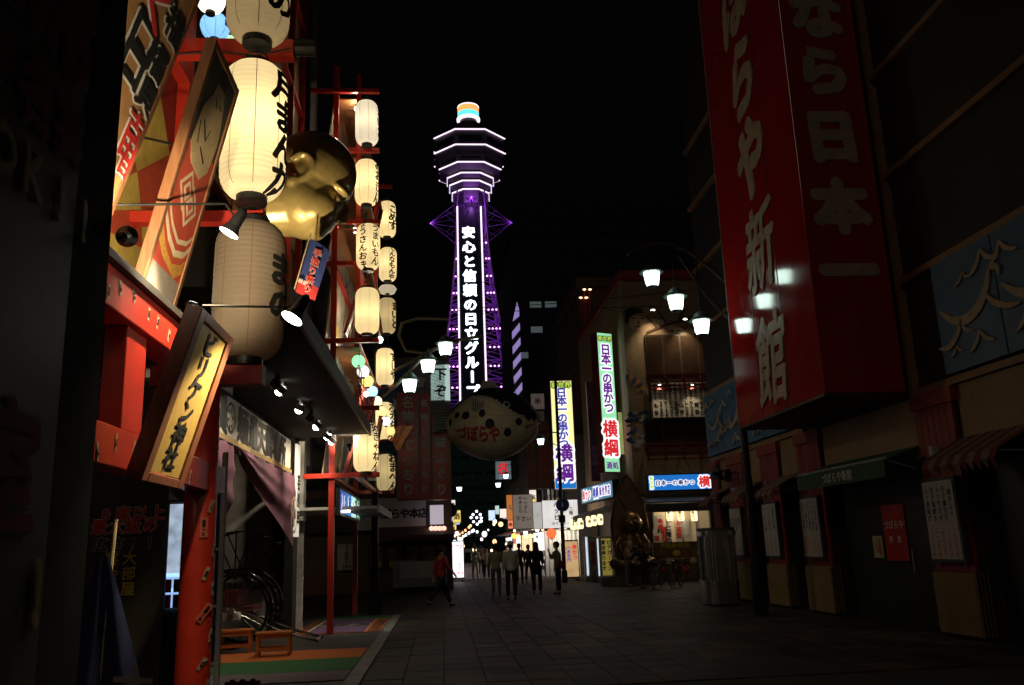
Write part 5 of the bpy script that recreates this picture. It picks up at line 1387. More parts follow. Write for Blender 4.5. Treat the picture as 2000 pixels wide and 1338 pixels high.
for k in range(5):
    a = -1.3 + k * .34; b.tube([surf(u, a, .003) for u in np.linspace(.06, .94, 18)], .005, 4)
b.build('frame_wires', mat('fish_wire', (.32, .24, .13), .7), t, kind='stuff')
def spot(u, a, ru, ra, m, nm='spot', e=.012):
    vs = [surf(u + ru * math.cos(q), a + ra * math.sin(q), e) for q in np.linspace(0, 2 * math.pi, 18, endpoint=False)]
    b = MB(); b.add([surf(u, a, e + .006)] + vs, [(0, 1 + i, 1 + (i + 1) % 18) for i in range(18)]); return b.build(nm, m, t)
for u, a, ru, ra in ((.06, .08, .018, .25), (.14, .28, .03, .14), (.24, .16, .045, .14), (.42, .14, .035, .12), (.5, -.16, .05, .14), (.68, -.42, .04, .13), (.8, -.12, .035, .13), (.9, .05, .025, .14), (.955, .02, .015, .12)):
    spot(u, a, ru, ra, M['ink'])
spot(.68, .42, .035, .12, M['white'], 'eye', .014); spot(.68, .42, .024, .085, M['ink'], 'pupil', .022)
# fins
def fin(pts, nm, thick=.04, yo=0.0):
    b = MB(); b.prism(pts, (0, yo, 0), EX, EZ, thick); f_ = b.build(nm, mat('fin_grey', (.35, .33, .29), .6), t)
    return f_
f_ = fin([(-W + .06, .35), (-W - .42, .55), (-W - .5, -.22), (-W + .08, -.12)], 'tail_fin')
for k in range(7):
    b = MB(); b.box(-W - .42, -W + .0, -.055, -.041, -.15 + k * .1, -.115 + k * .1); b.build('fin_ray', M['ink'], f_)
p = surf(.32, .3, 0); f_ = fin([(p.x - .05, p.z), (p.x - .02, p.z + .5), (p.x + .42, p.z + .22), (p.x + .38, p.z - .25)], 'side_fin', .05, p.y - .02)
for k in range(5):
    b = MB(); b.cyl((p.x + .02 + k * .08, p.y - .075, p.z + .4 - k * .06), (p.x + .04 + k * .075, p.y - .075, p.z - .02 - k * .03), .012, n=5); b.build('fin_ray', M['ink'], f_)
zt_ = Hh * .92
f_ = fin([(-.5, zt_ - .05), (-.3, zt_ + .34), (.1, zt_ + .3), (.3, zt_ - .02)], 'back_fin', .05)
for k in range(6):
    b = MB(); b.cyl((-.38 + k * .1, -.056, zt_), (-.28 + k * .07, -.056, zt_ + .28), .012, n=5); b.build('fin_ray', M['ink'], f_)
fin([(W - .1, .16), (W + .06, .1), (W + .07, -.05), (W - .08, -.1)], 'mouth', .2, .1)
# shop name wrapped on the flank
def fishtext(txt, u0, u1, a, size, m):
    vs, fs = layout(txt, size, False, bold=.05, pitch=.95, jit=.06)
    w0 = min(v[0] for v in vs); w1 = max(v[0] for v in vs)
    b = MB(); b.add([surf(u0 + (u1 - u0) * (x - w0) / (w1 - w0), a + y / Hh, .016 + w) for x, y, w in vs], fs); b.build('lettering', m, t)
fishtext('づぼらや', .13, .60, -.42, .66, mat('fish_red', (.5, .05, .025), .6, bump=0))
fishtext('づぼらや', .86, .955, -.32, .2, MATS['fish_red'])
for x in (-.9, .9):
    b = MB(); b.cyl((x, 0, .8), (x * .6, 0, 4.2), .012, n=5); b.build('hanging_cable', M['black'], t)
t.location = fc; t.rotation_euler = (0, 0, R_(-8))
t = thing('span_wire', 'thin dark wire across the street that carries the puffer fish', 'wire', (fc.x, 31, fc.z + 4.2))
b = MB(); b.tube([(-6, 31, fc.z + 5.0), (fc.x - 1.4, 31, fc.z + 4.25), (fc.x + 1.4, 31, fc.z + 4.2), (9, 33, fc.z + 4.9)], .014, 5); b.build('wire', M['black'], t)

# ================================================================== RIGHT CORNER: SKEWER RESTAURANT
YW = 35.2
t = thing('skewer_restaurant', 'corner restaurant with painted beige wall, red railings and black awnings', 'restaurant', (8.5, YW, 0))
X0_ = PY(1222, 700, YW).x
b = MB(); b.box(X0_, 16, YW, 47, 3.3, 12.6); b.build('wall', mat('beige_render', (.34, .24, .14), .8, dirt=.35), t)
b = MB(); b.box(X0_ + .6, 16, YW + 1.2, 47, 0, 3.3); b.build('ground_floor', mat('dark_shop_wall', (.06, .045, .035), .8), t)
b = MB(); b.box(X0_ - .1, 16, YW - .15, 47, 12.6, 13.0); b.build('roof_edge', M['redwood'], t)
b = MB(); b.box(X0_ - .02, X0_ + 8, YW - .8, YW - .7, 10.4, 12.4)
for nm, y0, y1 in (('upper', 655, 735), ('lower', 822, 868)):
    p0, p1 = PY(1258, y0, YW), PY(1400, y1, YW)
    b = MB(); b.box(p0.x, p1.x, YW - .08, YW - .004, p1.z, p0.z); wd = b.build('window', M['darkwood'], t)
    n = 4; ww = (p1.x - p0.x) / n
    for k in range(n):
        b = MB(); b.box(p0.x + k * ww + .05, p0.x + (k + 1) * ww - .05, YW - .1, YW - .085, p1.z + .08, p0.z - .08); b.build('pane', mat('brown_pane', (.05, .03, .02), .12), wd)
    zr = p1.z
    for k in range(5):
        b = MB(); b.box(p0.x - .1, p1.x, YW - .55, YW - .48, zr - .62 + k * .15, zr - .56 + k * .15); b.build('railing_bar', M['redwood'], t)
    for k in range(5):
        x = p0.x - .08 + k * (p1.x - p0.x) / 4; b = MB(); b.box(x, x + .07, YW - .475, YW - .08, zr - .1, zr - .03); b.box(x, x + .07, YW - .475, YW - .41, zr - .65, zr - .1); b.build('railing_post', M['redwood'], t)
# mural: a painted face, a branch, blue and orange shapes
def mural(pts, m, lift=.02, nm='mural_shape'):
    P = [PY(px, py, YW) for px, py in pts]; o = P[0]
    b = MB(); b.prism([(q_.x - o.x, q_.z - o.z) for q_ in P], (o.x, YW - .002 - lift, o.z), EX, EZ, .004); return b.build(nm, m, t)
fl_ = mat('mural_flesh', (.5, .33, .18), .8, bump=0); bl_ = mat('mural_blue', (.03, .08, .26), .7, bump=0, var=.5); or_ = mat('mural_orange', (.6, .25, .04), .7, bump=0)
mural([(1226, 612), (1248, 608), (1260, 616), (1261, 634), (1252, 645), (1236, 644), (1226, 632)], fl_)
mural([(1220, 606), (1235, 601), (1252, 603), (1256, 612), (1240, 613), (1230, 622), (1226, 636), (1220, 628)], M['ink'], .026)
for a in (((1233, 622), (1242, 620), (1242, 622), (1233, 624)), ((1250, 621), (1258, 622), (1258, 624), (1250, 623)), ((1240, 637), (1250, 636), (1250, 638), (1240, 639)), ((1246, 624), (1249, 632), (1246, 633), (1245, 631))):
    mural(a, M['ink'], .027, 'ink_line')
for a in (((1262, 648), (1300, 632), (1340, 622), (1370, 610), (1370, 613), (1340, 626), (1300, 637), (1262, 652)), ((1300, 634), (1290, 620), (1284, 606), (1287, 606), (1294, 619), (1304, 632)), ((1325, 625), (1330, 610), (1345, 600), (1346, 602), (1333, 612), (1329, 624)), ((1280, 640), (1270, 628), (1262, 622), (1263, 620), (1273, 627), (1284, 638))):
    mural(a, mat('mural_branch', (.08, .03, .02), .8, bump=0), .026, 'branch')
r = random.Random(2)
for k in range(26):
    x, y = r.uniform(1300, 1375), r.uniform(634, 650) ; s_ = r.uniform(2, 5)
    mural([(x - s_, y), (x, y + s_ * .6), (x + s_, y), (x, y - s_ * .7)], [M['ink'], bred, mat('mural_leaf', (.03, .1, .05), .8, bump=0)][k % 3], .03 + k * .0004, 'leaf')
for k in range(12):
    a = R_(20 + k * 13); c0 = (1222, 770); 
    mural([(c0[0] + 18 * math.cos(a), c0[1] - 18 * math.sin(a)), (c0[0] + 38 * math.cos(a - .09), c0[1] - 38 * math.sin(a - .09)), (c0[0] + 38 * math.cos(a + .09), c0[1] - 38 * math.sin(a + .09))], [or_, bl_][k % 2], .022 + .0003 * k, 'ray') if 1222 < c0[0] + 38 * math.cos(a) else None
for k in range(34):
    x, y = 1226 + r.random() * 36, 805 + r.random() * 66; s_ = r.uniform(4, 9)
    mural([(x - s_, y), (x - s_ * .3, y + s_ * .7), (x + s_, y + s_ * .2), (x + s_ * .2, y - s_ * .8)], [bl_, bl_, mat('mural_pale', (.4, .38, .34), .8, bump=0)][k % 3], .02 + k * .0005, 'foam')
for k, (px, py) in enumerate(((1275, 606), (1338, 624))):
    p = PY(px, py, YW - .55); b = MB(); b.cyl(p, p + V3((0, .1, .14)), .1, .05, n=12); b.cyl(p + V3((0, .05, .1)), (p.x, YW, p.z + .3), .02, n=6); b.build('wall_spot', M['black'], t)
    b = MB(); b.cyl(p + V3((0, 0, -.005)), p + V3((0, 0, .0)), .085, n=12); b.build('spot_lens', M['bulb'], t)
    lamp_spot('spot_beam', p + V3((0, 0, -.02)), p + V3((0, .35, -1.5)), 260 if k else 160, (1, .8, .5), t, 90, .8, .06)
# menu board with its two lamps
p0, p1 = PY(1267, 742, YW - .3), PY(1395, 817, YW - .3)
t = thing('menu_board', 'white wooden menu board with columns of black characters on the corner restaurant', 'menu board', (p0.x, YW - .3, p1.z))
b = MB(); b.box(p0.x, p1.x, YW - .3, YW - .1, p1.z, p0.z); b.build('frame', M['darkwood'], t)
b = MB(); b.box(p0.x + .08, p1.x - .08, YW - .32, YW - .302, p1.z + .08, p0.z - .08); mb_ = b.build('board', mat('menu_board_white', (.62, .56, .48), .6, bump=0), t)
items = ['もち', 'うずら玉子', '紅しょうが', 'にんにく', '玉ねぎ', '山芋', 'ししとう', 'れんこん', '銀杏', 'なすび', 'しいたけ']
for k, it in enumerate(items):
    x = p0.x + .22 + k * .215
    letter('串揚', (x, YW - .32, p0.z - .34), EX, EZ, .17, M['print_k'], mb_, bold=.05)
    letter('百五十', (x, YW - .32, p0.z - .72), EX, EZ, .1, M['print_k'], mb_, bold=.03)
    letter(it, (x, YW - .32, p1.z + .43), EX, EZ, min(.2, .66 / len(it)), M['print_k'], mb_, bold=.05, pitch=max(1.0, .6 / len(it) / min(.2, .66 / len(it))))
for px in (1288, 1352):
    p = PY(px, 752, YW - .62); b = MB(); b.cyl(p, p + V3((0, .06, .12)), .07, .04, n=10); b.cyl(p + V3((0, .05, .1)), (p.x, YW - .3, p.z + .25), .012, n=5); b.build('lamp', M['black'], t)
    b = MB(); b.cyl(p - EZ * .004, p, .06, n=10); b.build('lamp_lens', M['bulb_s'], t)
    lamp_spot('lamp_beam', p - EZ * .02, p + V3((0, .28, -1.0)), 40, (1, .82, .55), t, 75, .8, .04)

# backlit signs
def litsign(label, O, U, V, w, h, m, texts, depth=.35, name='lit_sign', side=None, group='backlit signs of the skewer restaurant'):
    U = V3(U).normalized(); V = V3(V).normalized(); Nn = U.cross(V); O = V3(O)
    t = thing(name, label, 'sign', O, group=group)
    b = MB(); b.para(O - Nn * depth, U * w, V * h, Nn * (depth - .01)); b.build('housing', side or M['redwood'], t)
    b = MB(); b.para(O + U * .04 + V * .04 - Nn * .008, U * (w - .08), V * (h - .08), Nn * .008); f_ = b.build('face', m, t)
    for tx, u, v, s_, lm, ver, om in texts:
        kw = dict(bold=.04, vertical=ver, eps=.006)
        if ver and len(tx) > 4: kw['pitch'] = .82
        if om: kw['outline'] = (om, .115)
        letter(tx, O + U * (u * w) + V * (v * h), U, V, s_, lm, f_, **kw)
    return t
gW = glow('sign_white_glow', (1, 1, 1), 1.1, small=True); gP = glow('sign_purple', (.22, .03, .45), .55, small=True); gB = glow('sign_blue', (.10, .10, .6), .6, small=True); gR = glow('sign_red', (.8, .03, .04), .8, small=True)
gY = glow('sign_yellow_face', (1.0, .95, .4), 1.05, .12, 1.2); gG = glow('sign_green_face', (.36, .88, .5), .9, .25, .8); gC = glow('sign_blue_face', (.02, .22, .75), .75); gYg = glow('sign_lime', (.55, .8, .1), .8, small=True); gT = glow('sign_teal_face', (.12, .35, .5), .5, .5, 2.2)
O = PY(1083, 957, 41); O2 = PY(1128, 956, 41); top_ = PY(1078, 743, 41)
w_, h_ = O2.x - O.x, top_.z - O.z
t = litsign('tall yellow backlit sign with blue and purple characters behind the black pole', O, EX, EZ, w_, h_, gY, [('新世界', .5, .955, .3, gYg, False, M['ink']), ('日本一の串かつ', .5, .65, .5, gB, True, gW), ('横綱', .5, .24, .86, gP, True, gW), ('酒処', .5, .05, .38, gW, False, None)])
b = MB(); b.box(O.x + .05, O.x + w_ - .05, 40.985, 40.991, O.z + .05, O.z + .55); b.build('blue_foot', gC, t)
b = MB(); b.box(O.x + w_ / 2 - .1, O.x + w_ / 2 + .1, 41.36, 42.2, O.z + h_ * .7, O.z + h_ * .7 + .12); b.build('bracket', M['black'], t)
O = PY(1181, 923, 36.2); h_ = PY(1168, 648, 36.2).z - O.z
t = litsign('tall green backlit sign with purple and red characters', O, (1, .42, 0), EZ, .82, h_, gG, [('新世界', .5, .955, .22, gYg, False, M['ink']), ('日本一の串かつ', .5, .665, .52, gP, True, gW), ('横綱', .5, .24, .76, gR, True, gW), ('酒処', .5, .05, .3, gP, False, None)], depth=.5)
b = MB(); b.para(O + V3((.82, .42 * .9 + .05, .8)), (.2, .08, 0), (0, .1, 0), (0, 0, 1.8)); b.build('side_panel', glow('side_panel_lime', (.5, .6, .2), .4, .4, 3), t)
O = PY(1266, 960, 34.3)
litsign('wide blue backlit sign with dark blue and red characters over the awning', O, EX, EZ, 3.0, PY(1266, 927, 34.3).z - O.z, gC, [('新世界', .055, .5, .17, gYg, True, gW), ('日本一の串かつ', .37, .48, .22, glow('sign_navy', (.03, .03, .3), .4), False, gW), ('横綱', .85, .5, .46, gR, False, gW)], depth=.3, side=M['black'])
O = PY(1136, 985, 42); U = (PY(1197, 966, 36.5) - O); U.z = 0
litsign('slanting backlit sign of coloured characters above the street side awning', O, U, EZ, U.length, .75, gT, [('串かつ', .2, .5, .5, gR, False, gW), ('横綱', .5, .5, .5, gB, False, gW), ('新世界店', .78, .5, .42, gP, False, gW)], depth=.3, side=M['black'])
# dark painted banner box between the signs
O = PY(1156, 940, 39)
litsign('dark purple and blue box sign left of the green sign', O, EX, EZ, .42, PY(1156, 745, 39).z - O.z, mat('dark_violet_panel', (.10, .06, .16), .5, var=.9, scale=2.5, bump=0), [('名物串', .5, .25, .3, mat('violet_print', (.3, .15, .45), .6, bump=0), True, None)], depth=.3)

# awnings of the skewer restaurant
t = thing('black_awning', 'black awning above the statue side of the skewer restaurant', 'awning', (9, 34.3, 3))
p = PY(1266, 962, 34.2)
b = MB(); b.para((p.x - .3, 35.2, p.z - .02), (4.5, 0, 0), (0, -1.7, -.42), (0, 0, .04)); b.build('canopy', M['black'], t)
b = MB(); b.para((p.x - .3, 33.48, p.z - .8), (4.5, 0, 0), (0, .03, 0), (0, 0, .32)); b.build('valance', M['dgrey'], t)
t = thing('black_awning', 'black awning along the street side of the skewer restaurant', 'awning', (7, 39, 3))
p0, p1 = PY(1135, 1000, 42), PY(1225, 975, 35.4)
d = p1 - p0
b = MB(); b.para(p0 + V3((.5, .2, .0)), (-.9, -.2, -.25), d, (0, 0, .05)); b.build('canopy', M['black'], t)
b = MB(); b.para(p0 + V3((-.42, 0, -.5)), (.02, 0, 0), d, (0, 0, .28)); b.build('valance', M['dgrey'], t)
# lantern rows
for k in range(6):
    px, py = [(1119, 1024), (1127, 1023), (1134, 1022), (1150, 1018), (1160, 1016), (1172, 1014)][k]; Y = 43 - k * 1.2
    p = PY(px, py, Y); s_ = 14 / 1740 * Y
    lantern('small glowing lantern under the street side awning, %s from the far end' % ['first', 'second', 'third', 'fourth', 'fifth', 'sixth'][k], (p.x, p.y), p.z - s_ * .8, p.z + s_ * .7, s_ * .42, 1.0, '串', math.atan2(-p.y, -p.x) + .3, s_ * .5, ribs=8, emit=.95, group='lantern row of the skewer restaurant', seams=6)
for k, px in enumerate((1308, 1330, 1356)):
    p = PY(px, 1008, 33.9); lantern('hanging lantern under the black awning behind the statue, %s' % ['left one', 'middle one', 'right one'][k], (p.x, p.y), p.z - .2, p.z + .22, .13, 1.0, '串かつ', math.atan2(-p.y, -p.x) - .3, .12, ribs=10, emit=.9, group='lanterns beside the statue', seams=6)
# shop window behind the statue
t = thing('shop_window', 'lit shop window with red lettered paper banners behind the statue', 'window', (9, 36.2, 0))
p0, p1 = PY(1275, 1000, 36.2), PY(1362, 1060, 36.2)
b = MB(); b.box(p0.x, p1.x + .6, 36.2, 36.3, p1.z, p0.z); b.build('glass', glow('window_warm', (.8, .6, .35), .13, .5, 2), t)
for k in range(5):
    x = p0.x + k * (p1.x + .6 - p0.x) / 4; b = MB(); b.box(x - .03, x + .03, 36.13, 36.19, p1.z, p0.z); b.build('mullion', M['grey'], t)
for k, (px, py, tx, m_) in enumerate(((1290, 1020, '串揚', 'print_r'), (1297, 1043, '直営店', 'print_r'), (1326, 1030, 'お座敷', 'print_r'), (1306, 1040, '二階の', 'print_k'), (1340, 1028, 'どうぞ', 'print_w'), (1283, 1048, '酒', 'print_r'))):
    p = PY(px, py, 36.05); b = MB(); b.box(p.x - .14, p.x + .14, 36.08, 36.1, p.z - .45, p.z + .3); q_ = b.build('paper_banner', mat('banner_paper', (.6, .55, .45), .7, bump=0), t)
    letter(tx, (p.x, 36.08, p.z - .07), EX, EZ, .23 if len(tx) < 4 else .18, M[m_], q_, bold=.04)
lamp_point('shop_light', ((p0.x + p1.x) / 2, 35.6, 2.9), 30, (1, .85, .6), t, .1)
t = thing('food_mural_counter', 'dark counter board painted with food below the shop window', 'counter', (9, 35.5, 0))
p0 = PY(1275, 1065, 35.5); b = MB(); b.box(p0.x, p0.x + 2.6, 35.5, 35.7, 0, 1.55); q_ = b.build('board', mat('food_picture', (.16, .09, .04), .6, var=.9, scale=3, bump=0), t)
letter('大阪新世界', (p0.x + .9, 35.5, 1.42), EX, EZ, .24, mat('ochre_print', (.4, .3, .05), .6, bump=0), q_, vertical=False, bold=.04)
for k in range(7):
    b = MB(); b.ell((p0.x + .3 + k * .33, 35.49, .5 + .5 * (k % 3) * .6), (.16, .01, .12), 12, 8); b.build('dish_picture', [bred, M['cream'], M['print_y']][k % 3], q_)

# ---------------- seated bronze figure on a plinth, arched back board (a plain stand-in)
sp = PZ(1238, 1143); sX, sY = sp.x + .15, 34.0
sX = PY(1236, 1100, sY).x
t = thing('seated_statue', 'bronze seated figure on a low plinth before a tall pointed back board', 'statue', (sX, sY, 0)); t.location = (0, 0, 0)
b = MB(); b.box(-1.25, 1.0, -.75, .8, 0, .36); pl_ = b.build('plinth', mat('plinth_stone', (.16, .12, .09), .7, dirt=.3), t, bevel=.02)
for k in range(9):
    b = MB(); b.box(-1.2 + k * .24, -1.0 + k * .24, -.775, -.752, .05, .31); b.build('plinth_tile', MATS['plinth_stone'], pl_, bevel=.006)
b = MB(); b.box(-.75, .75, -.6, .6, .362, .62); b.build('seat_block', mat('bronze_base', (.12, .08, .05), .5, .4), t, bevel=.02)
arch = [(-.62, .5)] + [(-.72 * math.cos(u * math.pi / 2 * 1.0) ** .8 if u < 1 else 0, 2.1 + 2.15 * u ** 1.05) for u in np.linspace(0, 1, 12)]
arch = arch + [(-x, z) for x, z in arch[::-1][1:]]
bbm = mat('board_brown', (.24, .13, .06), .45, var=.3, dirt=.2)
b = MB(); b.prism(arch, (0, .55, 0), EX, EZ, .1); bd_ = b.build('back_board', bbm, t)
b = MB(); b.tube([(x, .44, z) for x, z in arch], .045, 6); b.build('board_rim', M['bronze'], bd_)
for r_ in (.12, .2):
    b = MB(); b.tube([(r_ * math.cos(q_), .43, 3.72 + r_ * math.sin(q_)) for q_ in np.linspace(0, 2 * math.pi, 25)], .02, 5); b.build('board_ring', M['bronze'], bd_)
for s_ in (-1, 1):
    b = MB(); b.tube([(s_ * .36, .43, 3.3), (s_ * .1, .42, 2.9), (0, .42, 2.7)], .025, 5); b.build('board_cord', M['bronze'], bd_)
b = MB()
b.ell((0, .1, 1.35), (.5, .4, .66), 24, 16); b.ell((0, 0, 1.05), (.52, .44, .42), 24, 14)        # trunk
b.ell((0, .02, 2.32), (.44, .42, .46), 28, 18)                                                   # head
b.tube([(0, .1, 1.8), (0, .06, 2.05)], [.3, .26], 16)
for s_ in (-1, 1):
    b.tube([(s_ * .36, .1, 1.82), (s_ * .58, .08, 1.48), (s_ * .55, -.12, 1.15), (s_ * .2, -.42, 1.0)], [.2, .18, .15, .12], 14)
    b.ell((s_ * .12, -.46, .98), (.14, .1, .08), 12, 8)
    b.tube([(s_ * .25, 0, .86), (s_ * .72, -.28, .8), (s_ * .5, -.56, .76), (-s_ * .12, -.55, .76)], [.26, .22, .19, .14], 14)
    b.ell((s_ * .43, .02, 2.3), (.06, .1, .15), 10, 8)
    b.ell((s_ * .15, -.37, 2.38), (.1, .05, .03), 10, 6)
b.ell((0, -.42, 2.26), (.07, .08, .1), 10, 8); b.ell((0, -.37, 2.1), (.14, .06, .035), 10, 6)
fuse(b, 'figure', M['bronze'], t, .03, 5)
t.location = (sX, sY, 0); t.rotation_euler = (0, 0, R_(-8))

# ---------------- standing boards and cases on the pavement, right
def aboard(label, px, py, w, h, Y, faces, rz=0, name='standing_sign', glowm=None):
    p = PY(px, py, Y); t = thing(name, label, 'sign', (p.x, Y, 0)); t.location = (0, 0, 0)
    b = MB(); b.box(-w / 2 - .04, w / 2 + .04, -.08, .08, .14, h + .04); b.build('frame', M['black'], t, bevel=.01)
    b = MB(); b.box(-w / 2, w / 2, -.092, -.082, .2, h - .02); f_ = b.build('face', glowm, t)
    for sx_ in (-1, 1):
        b = MB(); b.box(sx_ * w * .4 - .03, sx_ * w * .4 + .03, -.3, .3, .06, .12); b.cyl((sx_ * w * .4 - .02, -.27, .04), (sx_ * w * .4 + .02, -.27, .04), .04, n=10); b.cyl((sx_ * w * .4 - .02, .27, .04), (sx_ * w * .4 + .02, .27, .04), .04, n=10); b.build('foot', M['black'], t)
    for tx, x, z, s_, m_, ver in faces: letter(tx, (x, -.092, z), EX, EZ, s_, m_, f_, vertical=ver, bold=.035, eps=.004)
    t.location = (p.x, Y, 0); t.rotation_euler = (0, 0, rz); return t, f_
gcr = glow('sign_cream_face', (.95, .6, .28), .55, .5, 3)
t, f_ = aboard('lit standing menu sign in red and cream on the street', 1116, 1130, .68, 1.75, 39.5, [('串かつ', .18, 1.25, .22, gR, True), ('一本百円', -.08, 1.2, .17, gB, True), ('大入', -.25, 1.35, .16, gR, True)], .05, glowm=gcr)
b = MB(); b.prism([(-.33, 1.3), (.0, 1.7), (-.33, 1.72)], (0, -.0925, 0), EX, EZ, .003); b.build('red_corner', gR, f_)
b = MB(); b.box(-.33, -.22, -.0945, -.0925, .25, 1.3); b.build('red_strip', gR, f_)
b = MB(); b.box(.05, .32, -.0945, -.0925, 1.5, 1.7); b.build('red_strip', gR, f_)
b = MB(); b.ell((.1, -.094, .45), (.2, .002, .14), 14, 8); b.build('dish_picture', glow('dish_blue', (.15, .3, .55), .5, .5, 9), f_)
b = MB(); b.ell((.2, -.094, .95), (.1, .002, .12), 14, 8); b.build('dish_picture', gY, f_)
t, f_ = aboard('bright white and pink standing sign behind the man in red', 890, 1135, .82, 1.95, 44.5, [('つ', .22, 1.7, .3, glow('sign_pink', (.8, .1, .4), .8), False), ('かつ', -.1, 1.72, .22, MATS['sign_pink'], False), ('ふぐ', .2, .75, .2, glow('sign_grey_text', (.3, .25, .2), .4), True), ('380', .15, .42, .18, gR, False)], 0, glowm=glow('sign_bright_white', (1, .97, 1), 1.5))
b = MB(); b.box(-.3, .4, -.0945, -.0925, .21, .34); b.build('red_strip', gR, f_)
b = MB(); b.ell((-.15, -.094, 1.1), (.22, .002, .3), 16, 10); b.build('fish_picture', glow('picture_yellow', (1, .85, .4), 1.0, .4, 5), f_)
def case(label, px, py0, py1, Y, w, texts, m_, rz=0):
    a, c = PY(px, py1, Y), PY(px, py0, Y); t = thing('display_case', label, 'display case', (a.x, Y, 0)); t.location = (0, 0, 0)
    h = c.z
    b = MB(); b.box(-w / 2, w / 2, -.05, .35, 0, h); b.build('cabinet', M['grey'], t, bevel=.01)
    b = MB(); b.box(-w / 2 + .05, w / 2 - .05, -.062, -.052, .25, h - .08); f_ = b.build('front', m_, t)
    for tx, x, z, s_, lm, ver in texts: letter(tx, (x, -.062, z), EX, EZ, s_, lm, f_, vertical=ver, bold=.035, eps=.004)
    t.location = (a.x, Y, 0); t.rotation_euler = (0, 0, rz); return t
gcase = glow('case_light', (.75, .9, 1.0), .8, .5, 5)
case('narrow lit showcase left of the yellow board', 1151, 1045, 1130, 38.5, .3, [], gcase)
case('red and white board between the two lit showcases', 1162, 1048, 1128, 38.2, .42, [('特撰串', 0, 1.2, .3, M['print_r'], True)], mat('case_poster', (.6, .5, .4), .6, var=.6, scale=4, bump=0))
case('narrow lit showcase nearest the statue', 1174, 1048, 1130, 37.6, .3, [], gcase)
case('yellow board with black vertical writing beside the statue', 1187, 1048, 1132, 37.0, .5, [(['ビアガーデン', '宴会承ります'], 0, 1.1, .2, M['ink'], True)], glow('beer_yellow', (.75, .6, .12), .22))

# ---------------- poles with round blue signs
def ppole(label, px, pyb, Y, top_px, sign_y, lamp=None):
    p = PY(px, pyb, Y); t = thing('sign_pole', label, 'pole', (p.x, Y, 0), group='black poles with round signs')
    z1 = PY(px, top_px, Y).z
    b = MB(); b.tube([(p.x, Y, 0), (p.x, Y, .5), (p.x, Y, .52), (p.x, Y, z1)], [.13, .13, .085, .06], 12); b.build('pole', M['blackm'], t)
    z = PY(px, sign_y, Y).z
    b = MB(); b.cyl((p.x + .04, Y - .14, z), (p.x + .04, Y - .11, z), .30, n=28); d_ = b.build('round_sign', mat('round_blue', (.03, .06, .22), .4, bump=0), t)
    b = MB(); b.tube([(p.x + .04 + .28 * math.cos(q_), Y - .145, z + .28 * math.sin(q_)) for q_ in np.linspace(0, 2 * math.pi, 29)], .012, 4); b.build('rim', M['grey'], d_)
    b = MB(); b.ell((p.x + .02, Y - .145, z + .08), (.03, .004, .05), 8, 6); b.prism([(-.03, -.1), (.05, -.1), (.04, .04), (-.02, .04)], (p.x + .02, Y - .143, z), EX, EZ, .004); b.build('pictogram', M['print_w'], d_)
    b = MB(); b.box(p.x - .14, p.x + .14, Y - .1, Y + .1, z - .75, z - .45); b.build('junction_box', M['blackm'], t)
    return t, p, z1
ppole('black pole with round blue sign behind the man in red', 880, 1148, 36.8, 770, 997)
t, p, z1 = ppole('black pole with round blue sign in front of the yellow sign', 1103, 1128, 38.5, 690, 986)
z = PY(1100, 845, 38.5).z
b = MB(); b.tube([(p.x, 38.5, z), (p.x - .5, 38.5, z + .06), (p.x - 1.05, 38.5, z + .02)], .03, 6); b.tube([(p.x, 38.5, z - .6), (p.x - .3, 38.5, z - .45), (p.x - .55, 38.5, z - .05)], .02, 6); b.build('arm', M['blackm'], t)
q_ = PY(1056, 862, 38.5); pendant(t, q_, (q_.x, 38.5, z + .02))

# ================================================================== FAR STREET
def bank(side, n, y0, label):
    x0, x1 = (-9, .45) if side < 0 else (6.9, 16)
    for k in range(n):
        Y = y0 + k * 9.5; h = 7.5 + 2.5 * ((k * 7) % 3)
        t = thing('shop_house', label % ['nearest', 'second', 'third', 'fourth', 'fifth'][k], 'building', ((x0 + x1) / 2, Y, 0), group='dark shop houses along the far street')
        m_ = mat('far_wall_%d' % (k % 3), [(.06, .05, .05), (.05, .055, .06), (.07, .05, .04)][k % 3], .8)
        b = MB(); b.box(x0, x1, Y, Y + 9.3, 0, h); b.build('wall', m_, t)
        xf = x1 if side < 0 else x0; s_ = 1 if side < 0 else -1
        b = MB(); b.box(xf, xf + s_ * 1.0, Y + .4, Y + 9, 2.7, 2.85); b.build('awning', [M['redwood'], M['dgrey'], M['black']][k % 3], t)
        b = MB(); b.box(xf + s_ * .01, xf + s_ * .06, Y + .6, Y + 8.6, .3, 2.5); b.build('lit_front', glow('shopfront_%d' % (k % 3), [(1.0, .85, .6), (.95, .95, 1.0), (1.0, .7, .4)][k % 3], 1.0, .7, 1.3), t)
        for q_ in range(4):
            b = MB(); b.box(xf + s_ * .01, xf + s_ * .08, Y + 1 + q_ * 2, Y + 2.1 + q_ * 2, 4, 5.4); b.build('window', mat('dark_pane', (.02, .025, .035), .15), t)
bank(-1, 4, 60.2, 'dark shop house on the left of the far street, %s in the row')
bank(1, 5, 47.6, 'dark shop house on the right of the far street, %s in the row')
